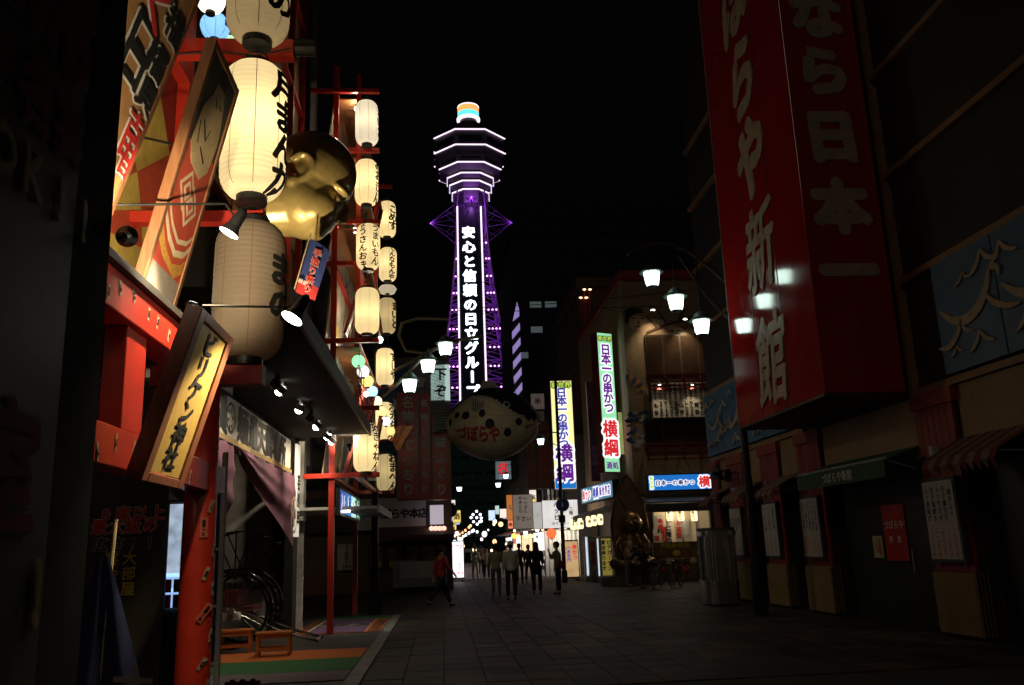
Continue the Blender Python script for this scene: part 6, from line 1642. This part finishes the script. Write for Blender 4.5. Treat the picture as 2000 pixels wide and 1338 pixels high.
# assorted lit signs down the street
farsigns = [
    ('hanging white cloth banner with black brush marks over the street', 1003, 1040, 965, 1034, 43, (.62, .52, .45), .22, [(['いっぷく', 'やきとり'], .5, .7, .2, 'ink', True), ('下さい', .5, .3, .25, 'print_r', False)]),
    ('white lit box sign with black marks above the plastic curtain', 1060, 1128, 975, 1033, 43.5, (.95, .93, .9), .75, [('ハッピ', .4, .62, .3, 'ink', True), ('カウンター席', .55, .17, .17, 'ink', False), ('二階', .8, .6, .2, 'print_r', True)]),
    ('side face of the white lit box sign', 1042, 1059, 980, 1034, 43.6, (.9, .9, .85), .45, [('八', .5, .5, .2, 'ink', True)]),
    ('red and yellow lit sign far down the right side of the street', 990, 1004, 966, 1016, 52, (.8, .25, .05), .5, [('酒場', .5, .5, .3, 'print_w', True)]),
    ('small white and red neon sign far down the middle of the street', 976, 996, 993, 1012, 60, (1.0, .7, .6), 1.2, []),
    ('small pale blue lit sign far down the street', 954, 967, 996, 1017, 62, (.6, .8, 1.0), 1.0, []),
    ('narrow white lit sign far down the street', 967, 975, 987, 1005, 66, (.6, .8, .8), .8, []),
    ('white sign with red strokes glimpsed under the puffer fish', 968, 998, 900, 937, 56, (.35, .5, .55), .18, [('名', .5, .6, .8, 'sign_red', False)]),
    ('dark red and green vertical sign right of the puffer fish', 1032, 1052, 825, 955, 44, (.16, .03, .02), .02, [('鍋あります', .5, .5, .36, 'print_g', True)]),
    ('dark vertical sign with red outlined characters beside the yellow sign', 1052, 1072, 825, 955, 43.9, (.14, .05, .03), .03, [('大小宴会承り中', .5, .5, .36, 'print_r', True)]),
    ('pale square sign with one black character above the puffer fish mouth', 1037, 1063, 768, 800, 45, (.5, .38, .34), .1, [('半', .5, .5, .5, 'ink', False)]),
    ('second pale square sign with one black character below the first', 1037, 1063, 803, 823, 45, (.3, .22, .2), .05, [('田', .5, .5, .4, 'ink', False)]),
    ('red lit shop sign low on the right of the far street', 1002, 1016, 1040, 1062, 54, (.9, .2, .15), .7, []),
    ('warm lit shop window at the left edge of the far street', 846, 868, 1055, 1090, 46, (1.0, .62, .3), .55, []),
    ('small blue lit box low at the left of the far street', 845, 853, 1088, 1103, 45.5, (.05, .15, .8), .7, []),
]
for lb, x0, x1, y0, y1, Y, c_, s_, tx in farsigns:
    a, c = PY(x0, y1, Y), PY(x1, y0, Y); t = thing('street_sign', lb, 'sign', ((a.x + c.x) / 2, Y, a.z))
    b = MB(); b.box(a.x, c.x, Y + .01, Y + .18, a.z, c.z); b.build('housing', M['dgrey'], t)
    b = MB(); b.box(a.x + .02, c.x - .02, Y, Y + .008, a.z + .02, c.z - .02)
    f_ = b.build('face', glow('far_sign_%d_%d' % (x0, y0), c_, s_, .25, 2), t)
    for q_, u, v, s2, m_, ver in tx: letter(q_, (a.x + (c.x - a.x) * u, Y, a.z + (c.z - a.z) * v), EX, EZ, s2 * min(1.0, (c.x - a.x)), MATS.get(m_) or M[m_], f_, vertical=ver, bold=.03)
    b = MB(); b.cyl(((a.x + c.x) / 2, Y + .1, c.z), ((a.x + c.x) / 2, Y + .1, c.z + .5), .02, n=5); b.build('hanger', M['black'], t)
# plastic curtain of a stall
a, c = PY(1065, 1098, 44), PY(1130, 1034, 44)
t = thing('plastic_curtain', 'lit translucent plastic curtain of a food stall', 'curtain', ((a.x + c.x) / 2, 44, 0))
n = 40; vs, fs = [], []
for i in range(n + 1):
    x = a.x + (c.x - a.x) * i / n; y = 44 + .05 * math.sin(i * 1.3); vs += [(x, y, .1), (x, y, c.z)]
    if i: fs.append((2 * i - 2, 2 * i, 2 * i + 1, 2 * i - 1))
b = MB(); b.add(vs, fs); b.build('sheet', paper('plastic_sheet', (.8, .78, .7), .0), t, smooth=True)
b = MB(); b.cyl((a.x, 44, c.z), (c.x, 44, c.z), .03, n=6); b.build('rail', M['steel'], t)
lamp_point('stall_light', ((a.x + c.x) / 2, 45.0, 2.2), 130, (1, .93, .8), t, .15)
p = PY(1077, 1042, 43.6); globe('orange red globe lantern at the plastic curtain', p, .25, (1.0, .22, .08), .8, None, .5)
for k, (px, py, c_, nm) in enumerate(((1004, 1047, (1, .75, .1), 'yellow'), (1012, 1049, (1, .7, .35), 'amber'), (1013, 1057, (.95, .95, .95), 'white'), (978, 1024, (1, .6, .3), 'orange'))):
    globe('far %s globe lantern over the crowd' % nm, PY(px, py, 50), .14, c_, 1.8, None, .5)
rf = random.Random(21)
for k in range(60):
    px, py = rf.uniform(868, 1062), rf.uniform(1000, 1078); Y = rf.uniform(48, 84); p = PY(px, py, Y)
    if .6 < p.x < 6.6 and rf.random() < .45: p.x = .75 if px < 955 else 6.5
    c_ = rf.choice([(1.0, .8, .5), (1.0, .9, .75), (.85, .92, 1.0), (1.0, .45, .2), (1.0, .7, .8)])
    t = thing('far_lamp', 'tiny %s lamp among the crowded lights of the far street' % {.8: 'warm yellow', .9: 'creamy white', .92: 'bluish white', .45: 'red orange', .7: 'pinkish'}[c_[1]], 'lamp', p, group='tiny lamps of the far street')
    r_ = rf.uniform(.07, .17); b = MB(); b.ell(p, (r_, r_, r_ * 1.2), 8, 6); b.build('bulb', glow('far_bulb_%.2f%.2f' % c_[1:], c_, 3.0, small=True), t)
    b = MB(); b.cyl(p + V3((0, 0, r_)), p + V3((0, 0, r_ * 2)), r_ * .5, n=8); b.cyl(p + V3((0, 0, r_ * 2)), p + V3((0, 0, r_ * 2 + .3)), .01, n=4); b.build('holder', M['black'], t)
words2 = ['酒', '串', 'ふぐ', '寿司', '麺', '丼', '鍋', '将棋', '湯', '大衆']
for k in range(16):
    Y = 47 + k * 2.6; right = k % 3 != 0; x = 6.4 - rf.uniform(0, .5) if right else .7 + rf.uniform(0, .4); z = rf.uniform(2.6, 4.6); w_, h_ = rf.uniform(.3, .55), rf.uniform(.5, 1.1)
    c_ = rf.choice([(1.0, .9, .75), (.9, .95, 1.0), (1.0, .3, .15), (1.0, .75, .2), (.5, .75, 1.0)])
    t = thing('small_sign', 'small %s lit shop sign jutting into the far street from the %s' % ({.9: 'cream', .95: 'white', .3: 'red', .75: 'yellow' if c_[2] < .5 else 'blue'}[c_[1]], 'right' if right else 'left'), 'sign', (x, Y, z), group='small lit signs of the far street')
    b = MB(); b.box(x - w_ / 2, x + w_ / 2, Y + .01, Y + .16, z, z + h_); b.build('housing', M['dgrey'], t)
    b = MB(); b.box(x - w_ / 2 + .02, x + w_ / 2 - .02, Y, Y + .008, z + .02, z + h_ - .02); f_ = b.build('face', glow('small_sign_%.2f%.2f' % c_[1:], c_, .9, .3, 3), t)
    letter(words2[k % 10], (x, Y, z + h_ / 2), EX, EZ, min(w_ * .8, h_ / len(words2[k % 10]) * .8), [M['ink'], M['print_r']][k % 2], f_, bold=.03)
# cluster of blue bulbs in a hexagon and strings of bulbs
Y = 70
t = thing('bulb_cluster', 'hexagonal cluster of bluish white bulbs over the far street', 'lights', PY(931, 1011, Y))
k = 0
for dx, dy in ((0, -13), (-7, -7), (7, -7), (-11, -1), (0, -1), (9, 0), (-6, 7), (6, 7), (1, 12), (9, 6)):
    p = PY(931 + dx, 1012 + dy, Y); b = MB(); b.ell(p, (.1, .1, .1), 10, 8); b.build('bulb', glow('blue_white_bulb', (.75, .82, 1.0), 4.0), t)
b = MB(); c = PY(931, 1011, Y); b.cyl(c + V3((-.8, .1, 0)), c + V3((.8, .1, 0)), .02, n=5); b.cyl(c + V3((0, .1, -.7)), c + V3((0, .1, 2)), .02, n=5); b.build('frame', M['black'], t)
for nm, pts, col, lb in (('a', [(895, 1050), (898, 1043), (903, 1040), (909, 1036), (916, 1030), (919, 1027)], (1.0, .35, .15), 'string of red orange bulbs receding down the left of the street'), ('b', [(896, 1054), (900, 1051), (905, 1048), (910, 1045), (916, 1041), (922, 1038), (925, 1036)], (.8, .85, 1.0), 'string of white bulbs receding down the left of the street')):
    t = thing('bulb_string', lb, 'lights', PY(*pts[0], 62))
    P = [PY(px, py, 74 - 2.6 * i) for i, (px, py) in enumerate(pts)]
    for p in P: b = MB(); b.ell(p, (.085, .085, .1), 8, 6); b.build('bulb', glow('string_%s' % nm, col, 3.5), t)
    b = MB(); b.tube([p + V3((0, 0, .12)) for p in P], .012, 4); b.build('wire', M['black'], t)
# distant pendants seen small in the street
for k, (px, py) in enumerate(((988, 930), (973, 947), (897, 955))):
    p = PY(px, py, 55); t = thing('street_pendant', 'small far street lantern, %s' % ['upper of the middle pair', 'lower of the middle pair', 'alone on the left'][k], 'lamp', p)
    b = MB(); b.lathe(p, [(.12, -.14), (.17, .1)], 10); b.build('glass', glow('far_pendant', (.75, .8, 1.0), 4), t)
    b = MB(); b.lathe(p, [(.26, .1), (.04, .25)], 12); b.build('hood', M['blackm'], t)
    b = MB(); b.tube([p + V3((0, 0, .25)), p + V3((0, 0, .7)), p + V3((.9, 0, .8))], .02, 5); b.build('arm', M['blackm'], t)

# red rooftop poles with lamps by the tower
t = thing('rooftop_lamps', 'row of thin red rooftop poles with small warm lamps above the skewer restaurant', 'lamps', PY(1140, 640, 46))
for px, py, yb in ((1134, 583, 620), (1145, 583, 640), (1141, 567, 640), (1152, 567, 650), (1190, 629, 660), (1203, 630, 662)):
    p, q_ = PY(px, py, 46), PY(px, yb, 46); b = MB(); b.cyl(q_, p, .04, n=6); b.build('pole', M['red'], t)
    b = MB(); b.ell(p + V3((0, -.06, .03)), (.1, .06, .05), 8, 6); b.build('lamp', glow('warm_small', (1, .7, .4), 3), t)
block('annex_block', 'dim annex building with brown wall behind the skewer restaurant', PY(1140, 700, 47.2).x, 16, 47.25, 58, PY(1140, 560, 47.2).z, mat('annex_wall', (.10, .055, .03), .8, dirt=.3), 4)

# power lines over the street
for k, (a, c, lb) in enumerate(((PX(1400, 560, 8.0), PY(700, 600, 40), 'thin overhead wire crossing in front of the tower foot'), (PY(640, 470, 30), PY(1400, 640, 34), 'thin overhead wire sloping right past the tower sign'), (PY(760, 620, 40), PY(1250, 575, 50), 'thin overhead wire right of the tower'), (PY(1040, 770, 60), PY(1160, 690, 45), 'thin overhead wire to the yellow sign'))):
    t = thing('overhead_wire', lb, 'wire', a)
    b = MB(); b.tube([a.lerp(c, u) - V3((0, 0, 1.2 * u * (1 - u))) for u in np.linspace(0, 1, 12)], .012, 4); b.build('wire', M['black'], t)

# ================================================================== PEOPLE
TMP = bpy.data.scenes.new('tmp')
def skinmesh(name, nodes, edges, root, m, parent, sub=1):
    """nodes {key: (pos, rx, ry)}: one continuous skin over a skeleton"""
    keys = list(nodes); ix = {k: i for i, k in enumerate(keys)}
    me = bpy.data.meshes.new(name); me.from_pydata([tuple(nodes[k][0]) for k in keys], [(ix[a], ix[b]) for a, b in edges], [])
    o = bpy.data.objects.new(name, me); TMP.collection.objects.link(o)
    md = o.modifiers.new('skin', 'SKIN'); md.use_smooth_shade = True; md.branch_smoothing = .3
    for i, k in enumerate(keys):
        sv = me.skin_vertices[0].data[i]; sv.radius = (nodes[k][1], nodes[k][2]); sv.use_root = (k == root)
    sb = o.modifiers.new('sub', 'SUBSURF'); sb.levels = sb.render_levels = sub
    with bpy.context.temp_override(scene=TMP, view_layer=TMP.view_layers[0]):
        dg = bpy.context.evaluated_depsgraph_get(); dg.update()
    m2 = bpy.data.meshes.new_from_object(o.evaluated_get(dg))
    bpy.data.objects.remove(o); bpy.data.meshes.remove(me)
    m2.name = name; m2.materials.clear(); m2.materials.append(m)
    m2.polygons.foreach_set('use_smooth', [True] * len(m2.polygons))
    o = bpy.data.objects.new(name, m2); COL.objects.link(o); o.parent = parent
    return o

def person(label, px, py, Y, rz, height=1.7, top=(.3, .3, .3), legs=(.05, .05, .06), hair=(.012, .01, .009), hat=None, long_hair=False, hip=(0, 0), knee=(0, 0), sh=(8, -6), el=(12, 18), coat=0.0, stripe=None, bag=None, vest=None, out=(6, 6), shoe=(.03, .03, .03), lean=0, headturn=0, raise_l=None):
    """faces -y before rz; angles in degrees, (left, right); positive swings forward"""
    p = PY(px, py, Y)
    t = thing('person', label, 'person', (0, 0, 0)); s = height / 1.72
    F = V3((0, -1, 0))
    def swing(o, ang, L_, side=0.0):
        a = R_(ang); q = R_(side); return o + V3((math.sin(q) * L_, -math.sin(a) * math.cos(q) * L_, -math.cos(a) * math.cos(q) * L_))
    ln = R_(lean)
    def up(z, y=0.0): return V3((0, -math.sin(ln) * (z - .93) + y, .93 + math.cos(ln) * (z - .93)))
    J = {'pel': up(.95), 'sp': up(1.12), 'ch': up(1.33), 'nk': up(1.47, .01), 'jw': up(1.535, -.02), 'hd': up(1.605, .0), 'cr': up(1.672, .005), 'tp': up(1.70, .01)}
    for i, sd in enumerate((1, -1)):
        k = 'LR'[i]
        h_ = J['pel'] + V3((sd * .095, 0, -.04)); kn = swing(h_, hip[i], .42, sd * 2); an = swing(kn, hip[i] - knee[i], .415); to = an + V3((sd * .03, -.15, -.045)); hl = an + V3((0, .05, -.04))
        s_ = J['ch'] + V3((sd * .185, .0, .065)); e_ = swing(s_, sh[i], .275, sd * out[i]); w_ = swing(e_, sh[i] + el[i], .25, sd * out[i] * .3)
        if raise_l is not None and i == raise_l: e_ = s_ + V3((sd * .06, -.12, -.24)); w_ = e_ + V3((-sd * .10, -.10, .22))
        J.update({'h' + k: h_, 'k' + k: kn, 'a' + k: an, 't' + k: to, 'e' + k: hl, 's' + k: s_, 'l' + k: e_, 'w' + k: w_})
    # lowest foot on the ground
    lo = min(J[a].z for a in ('aL', 'aR')) - .075
    J = {k: v - V3((0, 0, lo)) for k, v in J.items()}
    N_ = {'pel': (J['pel'], .11, .09), 'sp': (J['sp'], .11, .085), 'ch': (J['ch'], .13, .095), 'nk': (J['nk'], .052, .055), 'jw': (J['jw'], .062, .07), 'hd': (J['hd'], .084, .1), 'cr': (J['cr'], .076, .09), 'tp': (J['tp'] + V3((0, 0, .02)), .04, .05)}
    E_ = [('pel', 'sp'), ('sp', 'ch'), ('ch', 'nk'), ('nk', 'jw'), ('jw', 'hd'), ('hd', 'cr'), ('cr', 'tp')]
    ht = R_(headturn)
    nz = J['hd'] + V3((math.sin(ht) * .105, -math.cos(ht) * .105, -.012)); N_['no'] = (nz, .013, .018); E_.append(('hd', 'no'))
    for sd, k in ((1, 'L'), (-1, 'R')):
        er = J['hd'] + V3((sd * .083, .012, 0)); N_['er' + k] = (er, .012, .022); E_.append(('hd', 'er' + k))
        for a, r_ in (('h', .082), ('k', .05), ('a', .034)): N_[a + k] = (J[a + k], r_, r_)
        N_['t' + k] = (J['t' + k], .032, .022); E_ += [('pel', 'h' + k), ('h' + k, 'k' + k), ('k' + k, 'a' + k), ('a' + k, 't' + k)]
        for a, r_ in (('s', .05), ('l', .036), ('w', .025)): N_[a + k] = (J[a + k], r_, r_)
        E_ += [('ch', 's' + k), ('s' + k, 'l' + k), ('l' + k, 'w' + k)]
        d = (J['w' + k] - J['l' + k]).normalized(); inn = V3((-sd, 0, 0)); fw = d.cross(inn).normalized() * sd
        if fw.dot(F) < 0: fw = -fw
        pm = J['w' + k] + d * .055; N_['p' + k] = (pm, .03, .016); E_.append(('w' + k, 'p' + k))
        for q, (of, L1, L2) in enumerate(((.03, .04, .035), (.01, .045, .04), (-.01, .042, .036), (-.028, .032, .028))):
            b0 = pm + d * .035 + fw * of; b1 = b0 + d * L1 + inn * .008; b2 = b1 + d * L2 * .85 + inn * .022
            N_['f0%d' % q + k] = (b0, .0095, .009); N_['f1%d' % q + k] = (b1, .0085, .008); N_['f2%d' % q + k] = (b2, .007, .0065)
            E_ += [('p' + k, 'f0%d' % q + k), ('f0%d' % q + k, 'f1%d' % q + k), ('f1%d' % q + k, 'f2%d' % q + k)]
        b0 = pm + fw * .035 + inn * .01 - d * .01; b1 = b0 + fw * .022 + d * .03 + inn * .012
        N_['th0' + k] = (b0, .011, .01); N_['th1' + k] = (b1, .0085, .008); E_ += [('p' + k, 'th0' + k), ('th0' + k, 'th1' + k)]
    skinmesh('body', N_, E_, 'pel', SK, t)
    # trousers
    mt = mat('cloth_%.3f_%.3f_%.3f' % legs, legs, .9, bump=.3); mc = mat('cloth_%.3f_%.3f_%.3f' % top, top, .9, bump=.3)
    T = {'pel': (J['pel'] + V3((0, 0, .06)), .145, .12), 'cr': (J['pel'] - V3((0, 0, .02)), .15, .12)}; TE = [('pel', 'cr')]
    for k in 'LR':
        T['h' + k] = (J['h' + k] - V3((0, 0, .06)), .104, .106); T['m' + k] = (J['h' + k].lerp(J['k' + k], .6), .085, .085); T['k' + k] = (J['k' + k], .07, .072); T['c' + k] = (J['k' + k].lerp(J['a' + k], .5), .064, .066); T['a' + k] = (J['a' + k] + V3((0, 0, .03)), .06, .062)
        TE += [('cr', 'h' + k), ('h' + k, 'm' + k), ('m' + k, 'k' + k), ('k' + k, 'c' + k), ('c' + k, 'a' + k)]
    skinmesh('trousers', T, TE, 'pel', mt, t)
    # jacket
    C = {'hem': (J['pel'] + V3((0, 0, -.13 - coat)), .195 + coat * .1, .165 + coat * .12), 'hp': (J['pel'] + V3((0, 0, .0)), .178, .15), 'wa': (J['sp'], .165, .135), 'ch': (J['ch'], .175, .135), 'ns': (J['nk'] - V3((0, 0, .035)), .075, .075), 'nt': (J['nk'] + V3((0, 0, .012)), .066, .068)}
    CE = [('hem', 'hp'), ('hp', 'wa'), ('wa', 'ch'), ('ch', 'ns'), ('ns', 'nt')]
    for k in 'LR':
        C['s' + k] = (J['s' + k], .08, .08); C['l' + k] = (J['l' + k], .068, .068); C['m' + k] = (J['l' + k].lerp(J['w' + k], .6), .058, .058); C['w' + k] = (J['w' + k] - (J['w' + k] - J['l' + k]).normalized() * .015, .045, .045)
        CE += [('ch', 's' + k), ('s' + k, 'l' + k), ('l' + k, 'm' + k), ('m' + k, 'w' + k)]
    skinmesh('jacket', C, CE, 'wa', mc, t)
    if vest:
        skinmesh('vest', {'a': (J['sp'] - V3((0, 0, .06)), .165, .135), 'b': (J['ch'] - V3((0, 0, .04)), .175, .138), 'c': (J['ch'] + V3((0, 0, .06)), .13, .11)}, [('a', 'b'), ('b', 'c')], 'a', mat('cloth_%.3f_%.3f_%.3f' % vest, vest, .9), t)
    if stripe:
        for k, sd in (('L', 1), ('R', -1)):
            b = MB(); b.tube([J['s' + k] + V3((sd * .07, 0, .02)), J['l' + k] + V3((sd * .058, 0, 0)), J['w' + k] + V3((sd * .043, 0, 0))], .012, 6); b.build('sleeve_stripe', mat('stripe_cloth', stripe, .9), t)
    ms = mat('shoe_%.2f_%.2f_%.2f' % shoe, shoe, .5)
    for k in 'LR':
        a = J['a' + k]; dn = V3((0, 0, -.05))
        skinmesh('shoe', {'h': (a + V3((0, .03, -.03)), .048, .045), 'm': (a + V3((0, -.07, -.042)), .045, .034), 't': (a + V3((0, -.155, -.048)), .04, .026)}, [('h', 'm'), ('m', 't')], 'h', ms, t)
    # hair or cap
    hm = mat('hair_%.3f_%.3f_%.3f' % hair, hair, .6, bump=.3, scale=40)
    c = J['hd'] + V3((0, .016, .018)); b = MB(); b.ell(c, (.092, .108, .118), 24, 18)
    keep = [f for f in b.f if not (sum(b.v[i][1] for i in f) / 4 - c.y < -.022 and sum(b.v[i][2] for i in f) / 4 - c.z < .042) and sum(b.v[i][2] for i in f) / 4 - c.z > -.1]
    b.f = keep; b.m = [0] * len(keep)
    if long_hair: b.ell(J['nk'] + V3((0, .06, -.03)), (.1, .055, .23), 16, 12)
    hr = b.build('hair', hm, t, smooth=True); sd_ = hr.modifiers.new('thick', 'SOLIDIFY'); sd_.thickness = .014
    for sd in (-1, 1):
        b = MB(); c = J['hd'] + V3((sd * .03, -.086, .01)); b.ell(c, (.011, .006, .006), 8, 6); b.build('eye', M['ink'], t)
    if hat:
        b = MB(); c = J['cr'] + V3((0, .006, -.01)); b.ell(c + V3((0, .004, .012)), (.104, .12, .085), 16, 10); b.prism([(-.075, 0), (.075, 0), (.06, .09), (0, .11), (-.06, .09)], c + V3((0, -.09, .012)), EX, -EY, .012); b.build('cap', mat('cap_cloth', hat, .9), t)
    if bag:
        b = MB(); c = J['pel'] + V3((bag[0] * .2, .03, .02)); b.ell(c, (.07, .15, .14), 14, 10, fn=lambda p_: V3((p_.x, math.copysign(abs(p_.y) ** .6, p_.y), math.copysign(abs(p_.z) ** .6, p_.z)))); bg_ = b.build('bag', mat('bag_%.2f' % bag[1][0], bag[1], .6), t, smooth=True)
        b = MB(); b.tube([c + V3((0, 0, .1)), J['ch'] + V3((bag[0] * .1, -.1, .08)), J['nk'] + V3((-bag[0] * .08, 0, -.01)), J['ch'] + V3((bag[0] * .02, .12, 0)), c + V3((0, .05, .1))], .012, 5); b.build('strap', MATS['bag_%.2f' % bag[1][0]], bg_)
    t.scale = (s, s, s); t.location = (p.x, Y, .0); t.rotation_euler = (0, 0, rz)
    return t
def pg(label, px, pyfeet, rz, **kw):
    g0 = PZ(px, pyfeet); return person(label, px, pyfeet, g0.y, R_(rz), **kw)
pg('man in a red jacket and dark trousers walking past the bright sign', 862, 1186, 115, height=1.78, top=(.42, .02, .025), legs=(.02, .02, .025), hip=(26, -24), knee=(6, 22), sh=(-22, 20), el=(14, 20), stripe=(.5, .45, .4), lean=4)
pg('man in a beige jacket and grey green trousers seen from behind', 970, 1163, 175, height=1.72, top=(.55, .44, .28), legs=(.2, .2, .16), sh=(10, 22), el=(40, 60))
pg('man in a white cap and pale grey jacket seen from behind', 1000, 1172, 185, height=1.74, top=(.70, .65, .56), legs=(.02, .02, .022), hat=(.75, .7, .62), sh=(4, 4), el=(15, 15))
pg('woman with long black hair in a black coat seen from behind', 1050, 1161, 178, height=1.72, top=(.012, .012, .014), legs=(.016, .016, .018), long_hair=True, coat=.22, sh=(12, 8), el=(50, 40))
pg('man in a grey jacket with a red bag standing side on, hand at his face', 1092, 1160, -82, height=1.7, top=(.26, .22, .18), legs=(.02, .02, .024), bag=(1, (.3, .03, .02)), raise_l=1, lean=3)
pg('man in white trousers and black vest walking towards the camera', 929, 1133, 4, height=1.7, top=(.6, .57, .52), legs=(.62, .58, .52), vest=(.02, .02, .025), hip=(10, -8), knee=(4, 8), sh=(14, 10), el=(60, 50))
pg('woman in a pale coat with a dark bag walking beside the man in white', 951, 1132, 8, height=1.58, top=(.46, .34, .27), legs=(.02, .02, .025), long_hair=True, coat=.1, bag=(-1, (.02, .02, .02)), hip=(9, -7), knee=(3, 7), sh=(10, 16), el=(30, 60))
pg('dark clothed person partly hidden behind the man in the white cap', 1016, 1141, 170, height=1.72, top=(.03, .03, .035), legs=(.03, .03, .035))
pg('dark clothed person standing in the crowd left of the black coated woman', 1034, 1138, 20, height=1.66, top=(.06, .05, .05), legs=(.03, .03, .04), hip=(8, -6))
pg('woman in a mauve top facing the camera behind the crowd', 1070, 1127, -10, height=1.62, top=(.22, .12, .17), legs=(.05, .06, .12), long_hair=True, sh=(15, 12), el=(60, 55))
pg('person in brown seen far down the street behind the man in white', 940, 1122, 178, height=1.7, top=(.12, .07, .05), legs=(.04, .04, .05))
pg('person with a pale top deep in the crowd in the middle', 992, 1124, 10, height=1.7, top=(.3, .24, .2), legs=(.04, .04, .05))
pg('person in dark blue far back on the right side of the crowd', 1082, 1124, 190, height=1.68, top=(.03, .04, .08), legs=(.03, .03, .04))
pg('person with long fair hair and pale trousers by the statue', 1228, 1146, 60, height=1.62, top=(.34, .2, .13), legs=(.22, .22, .19), hair=(.2, .11, .05), long_hair=True, bag=(1, (.4, .18, .14)), sh=(12, 20), el=(50, 60))
pg('person in dark clothes bending forward by the parked bicycles', 1262, 1149, -60, height=1.62, top=(.03, .032, .04), legs=(.02, .02, .024), lean=28, sh=(40, 45), el=(20, 20))

# ================================================================== BICYCLES
def bicycle(label, px, py, rz, col):
    g0 = PZ(px, py); t = thing('bicycle', label, 'bicycle', (0, 0, 0), group='bicycles parked beside the statue')
    R0 = .33
    fm = mat('bike_%.2f' % col[0], col, .3, .4)
    for x in (-.52, .52):
        b = MB(); b.tube([(x + R0 * math.cos(q), 0, R0 + .02 + R0 * math.sin(q)) for q in np.linspace(0, 2 * math.pi, 33)], .018, 6); wh = b.build('wheel', M['black'], t)
        b = MB(); b.tube([(x + (R0 - .03) * math.cos(q), 0, R0 + .02 + (R0 - .03) * math.sin(q)) for q in np.linspace(0, 2 * math.pi, 33)], .008, 5)
        for k in range(16):
            q = 2 * math.pi * k / 16; b.cyl((x, 0, R0 + .02), (x + (R0 - .02) * math.cos(q), 0, R0 + .02 + (R0 - .02) * math.sin(q)), .003, n=3)
        b.build('rim', M['steel'], wh)
    hb, st, bb = V3((.36, 0, .9)), V3((-.2, 0, .82)), V3((-.08, 0, .3)); fw, rw = V3((.52, 0, .35)), V3((-.52, 0, .35)); hd_ = V3((.4, 0, .72))
    b = MB()
    for a, c in ((hb, hd_), (hd_, fw), (hd_, bb), (hd_ + V3((-.02, 0, .06)), st.lerp(bb, .35)), (st, bb), (bb, rw), (st.lerp(bb, .2), rw)): b.cyl(a, c, .016, n=8)
    b.build('frame', fm, t)
    b = MB(); b.tube([hb + V3((-.12, -.28, .06)), hb + V3((.0, -.16, .08)), hb + V3((.02, 0, .04)), hb + V3((0, .16, .08)), hb + V3((-.12, .28, .06))], .012, 6); b.build('handlebar', M['steel'], t)
    b = MB(); b.ell(st + V3((-.03, 0, .06)), (.14, .09, .04), 14, 8); b.build('saddle', M['black'], t)
    b = MB(); b.para((.5, -.15, .7), (.26, 0, 0), (0, .3, 0), (0, 0, .02))
    for k in range(6):
        for yy in (-.15, .15): b.cyl((.5 + k * .052, yy, .7), (.49 + k * .058, yy * 1.15, .93), .005, n=4)
        for xx, x2 in ((.5, .49), (.76, .78)): b.cyl((xx, -.15 + k * .06, .7), (x2, (-.15 + k * .06) * 1.15, .93), .005, n=4)
    b.tube([(.49, -.17, .93), (.78, -.17, .93), (.78, .17, .93), (.49, .17, .93), (.49, -.17, .93)], .008, 5); b.build('basket', M['dgrey'], t)
    b = MB(); b.tube([(-.08 + .09 * math.cos(q), .05, .3 + .09 * math.sin(q)) for q in np.linspace(0, 2 * math.pi, 17)], .008, 5); b.cyl((-.08, -.1, .3), (-.02, -.1, .17), .01, n=5); b.cyl((-.08, .1, .3), (-.14, .1, .43), .01, n=5); b.build('crank', M['steel'], t)
    t.location = (g0.x, g0.y, 0); t.rotation_euler = (0, R_(0), R_(rz))
bicycle('parked bicycle nearer the bending person', 1285, 1150, 62, (.25, .25, .27))
bicycle('parked bicycle farther right near the steel kiosk', 1322, 1147, 58, (.18, .02, .02))


bpy.data.scenes.remove(TMP)
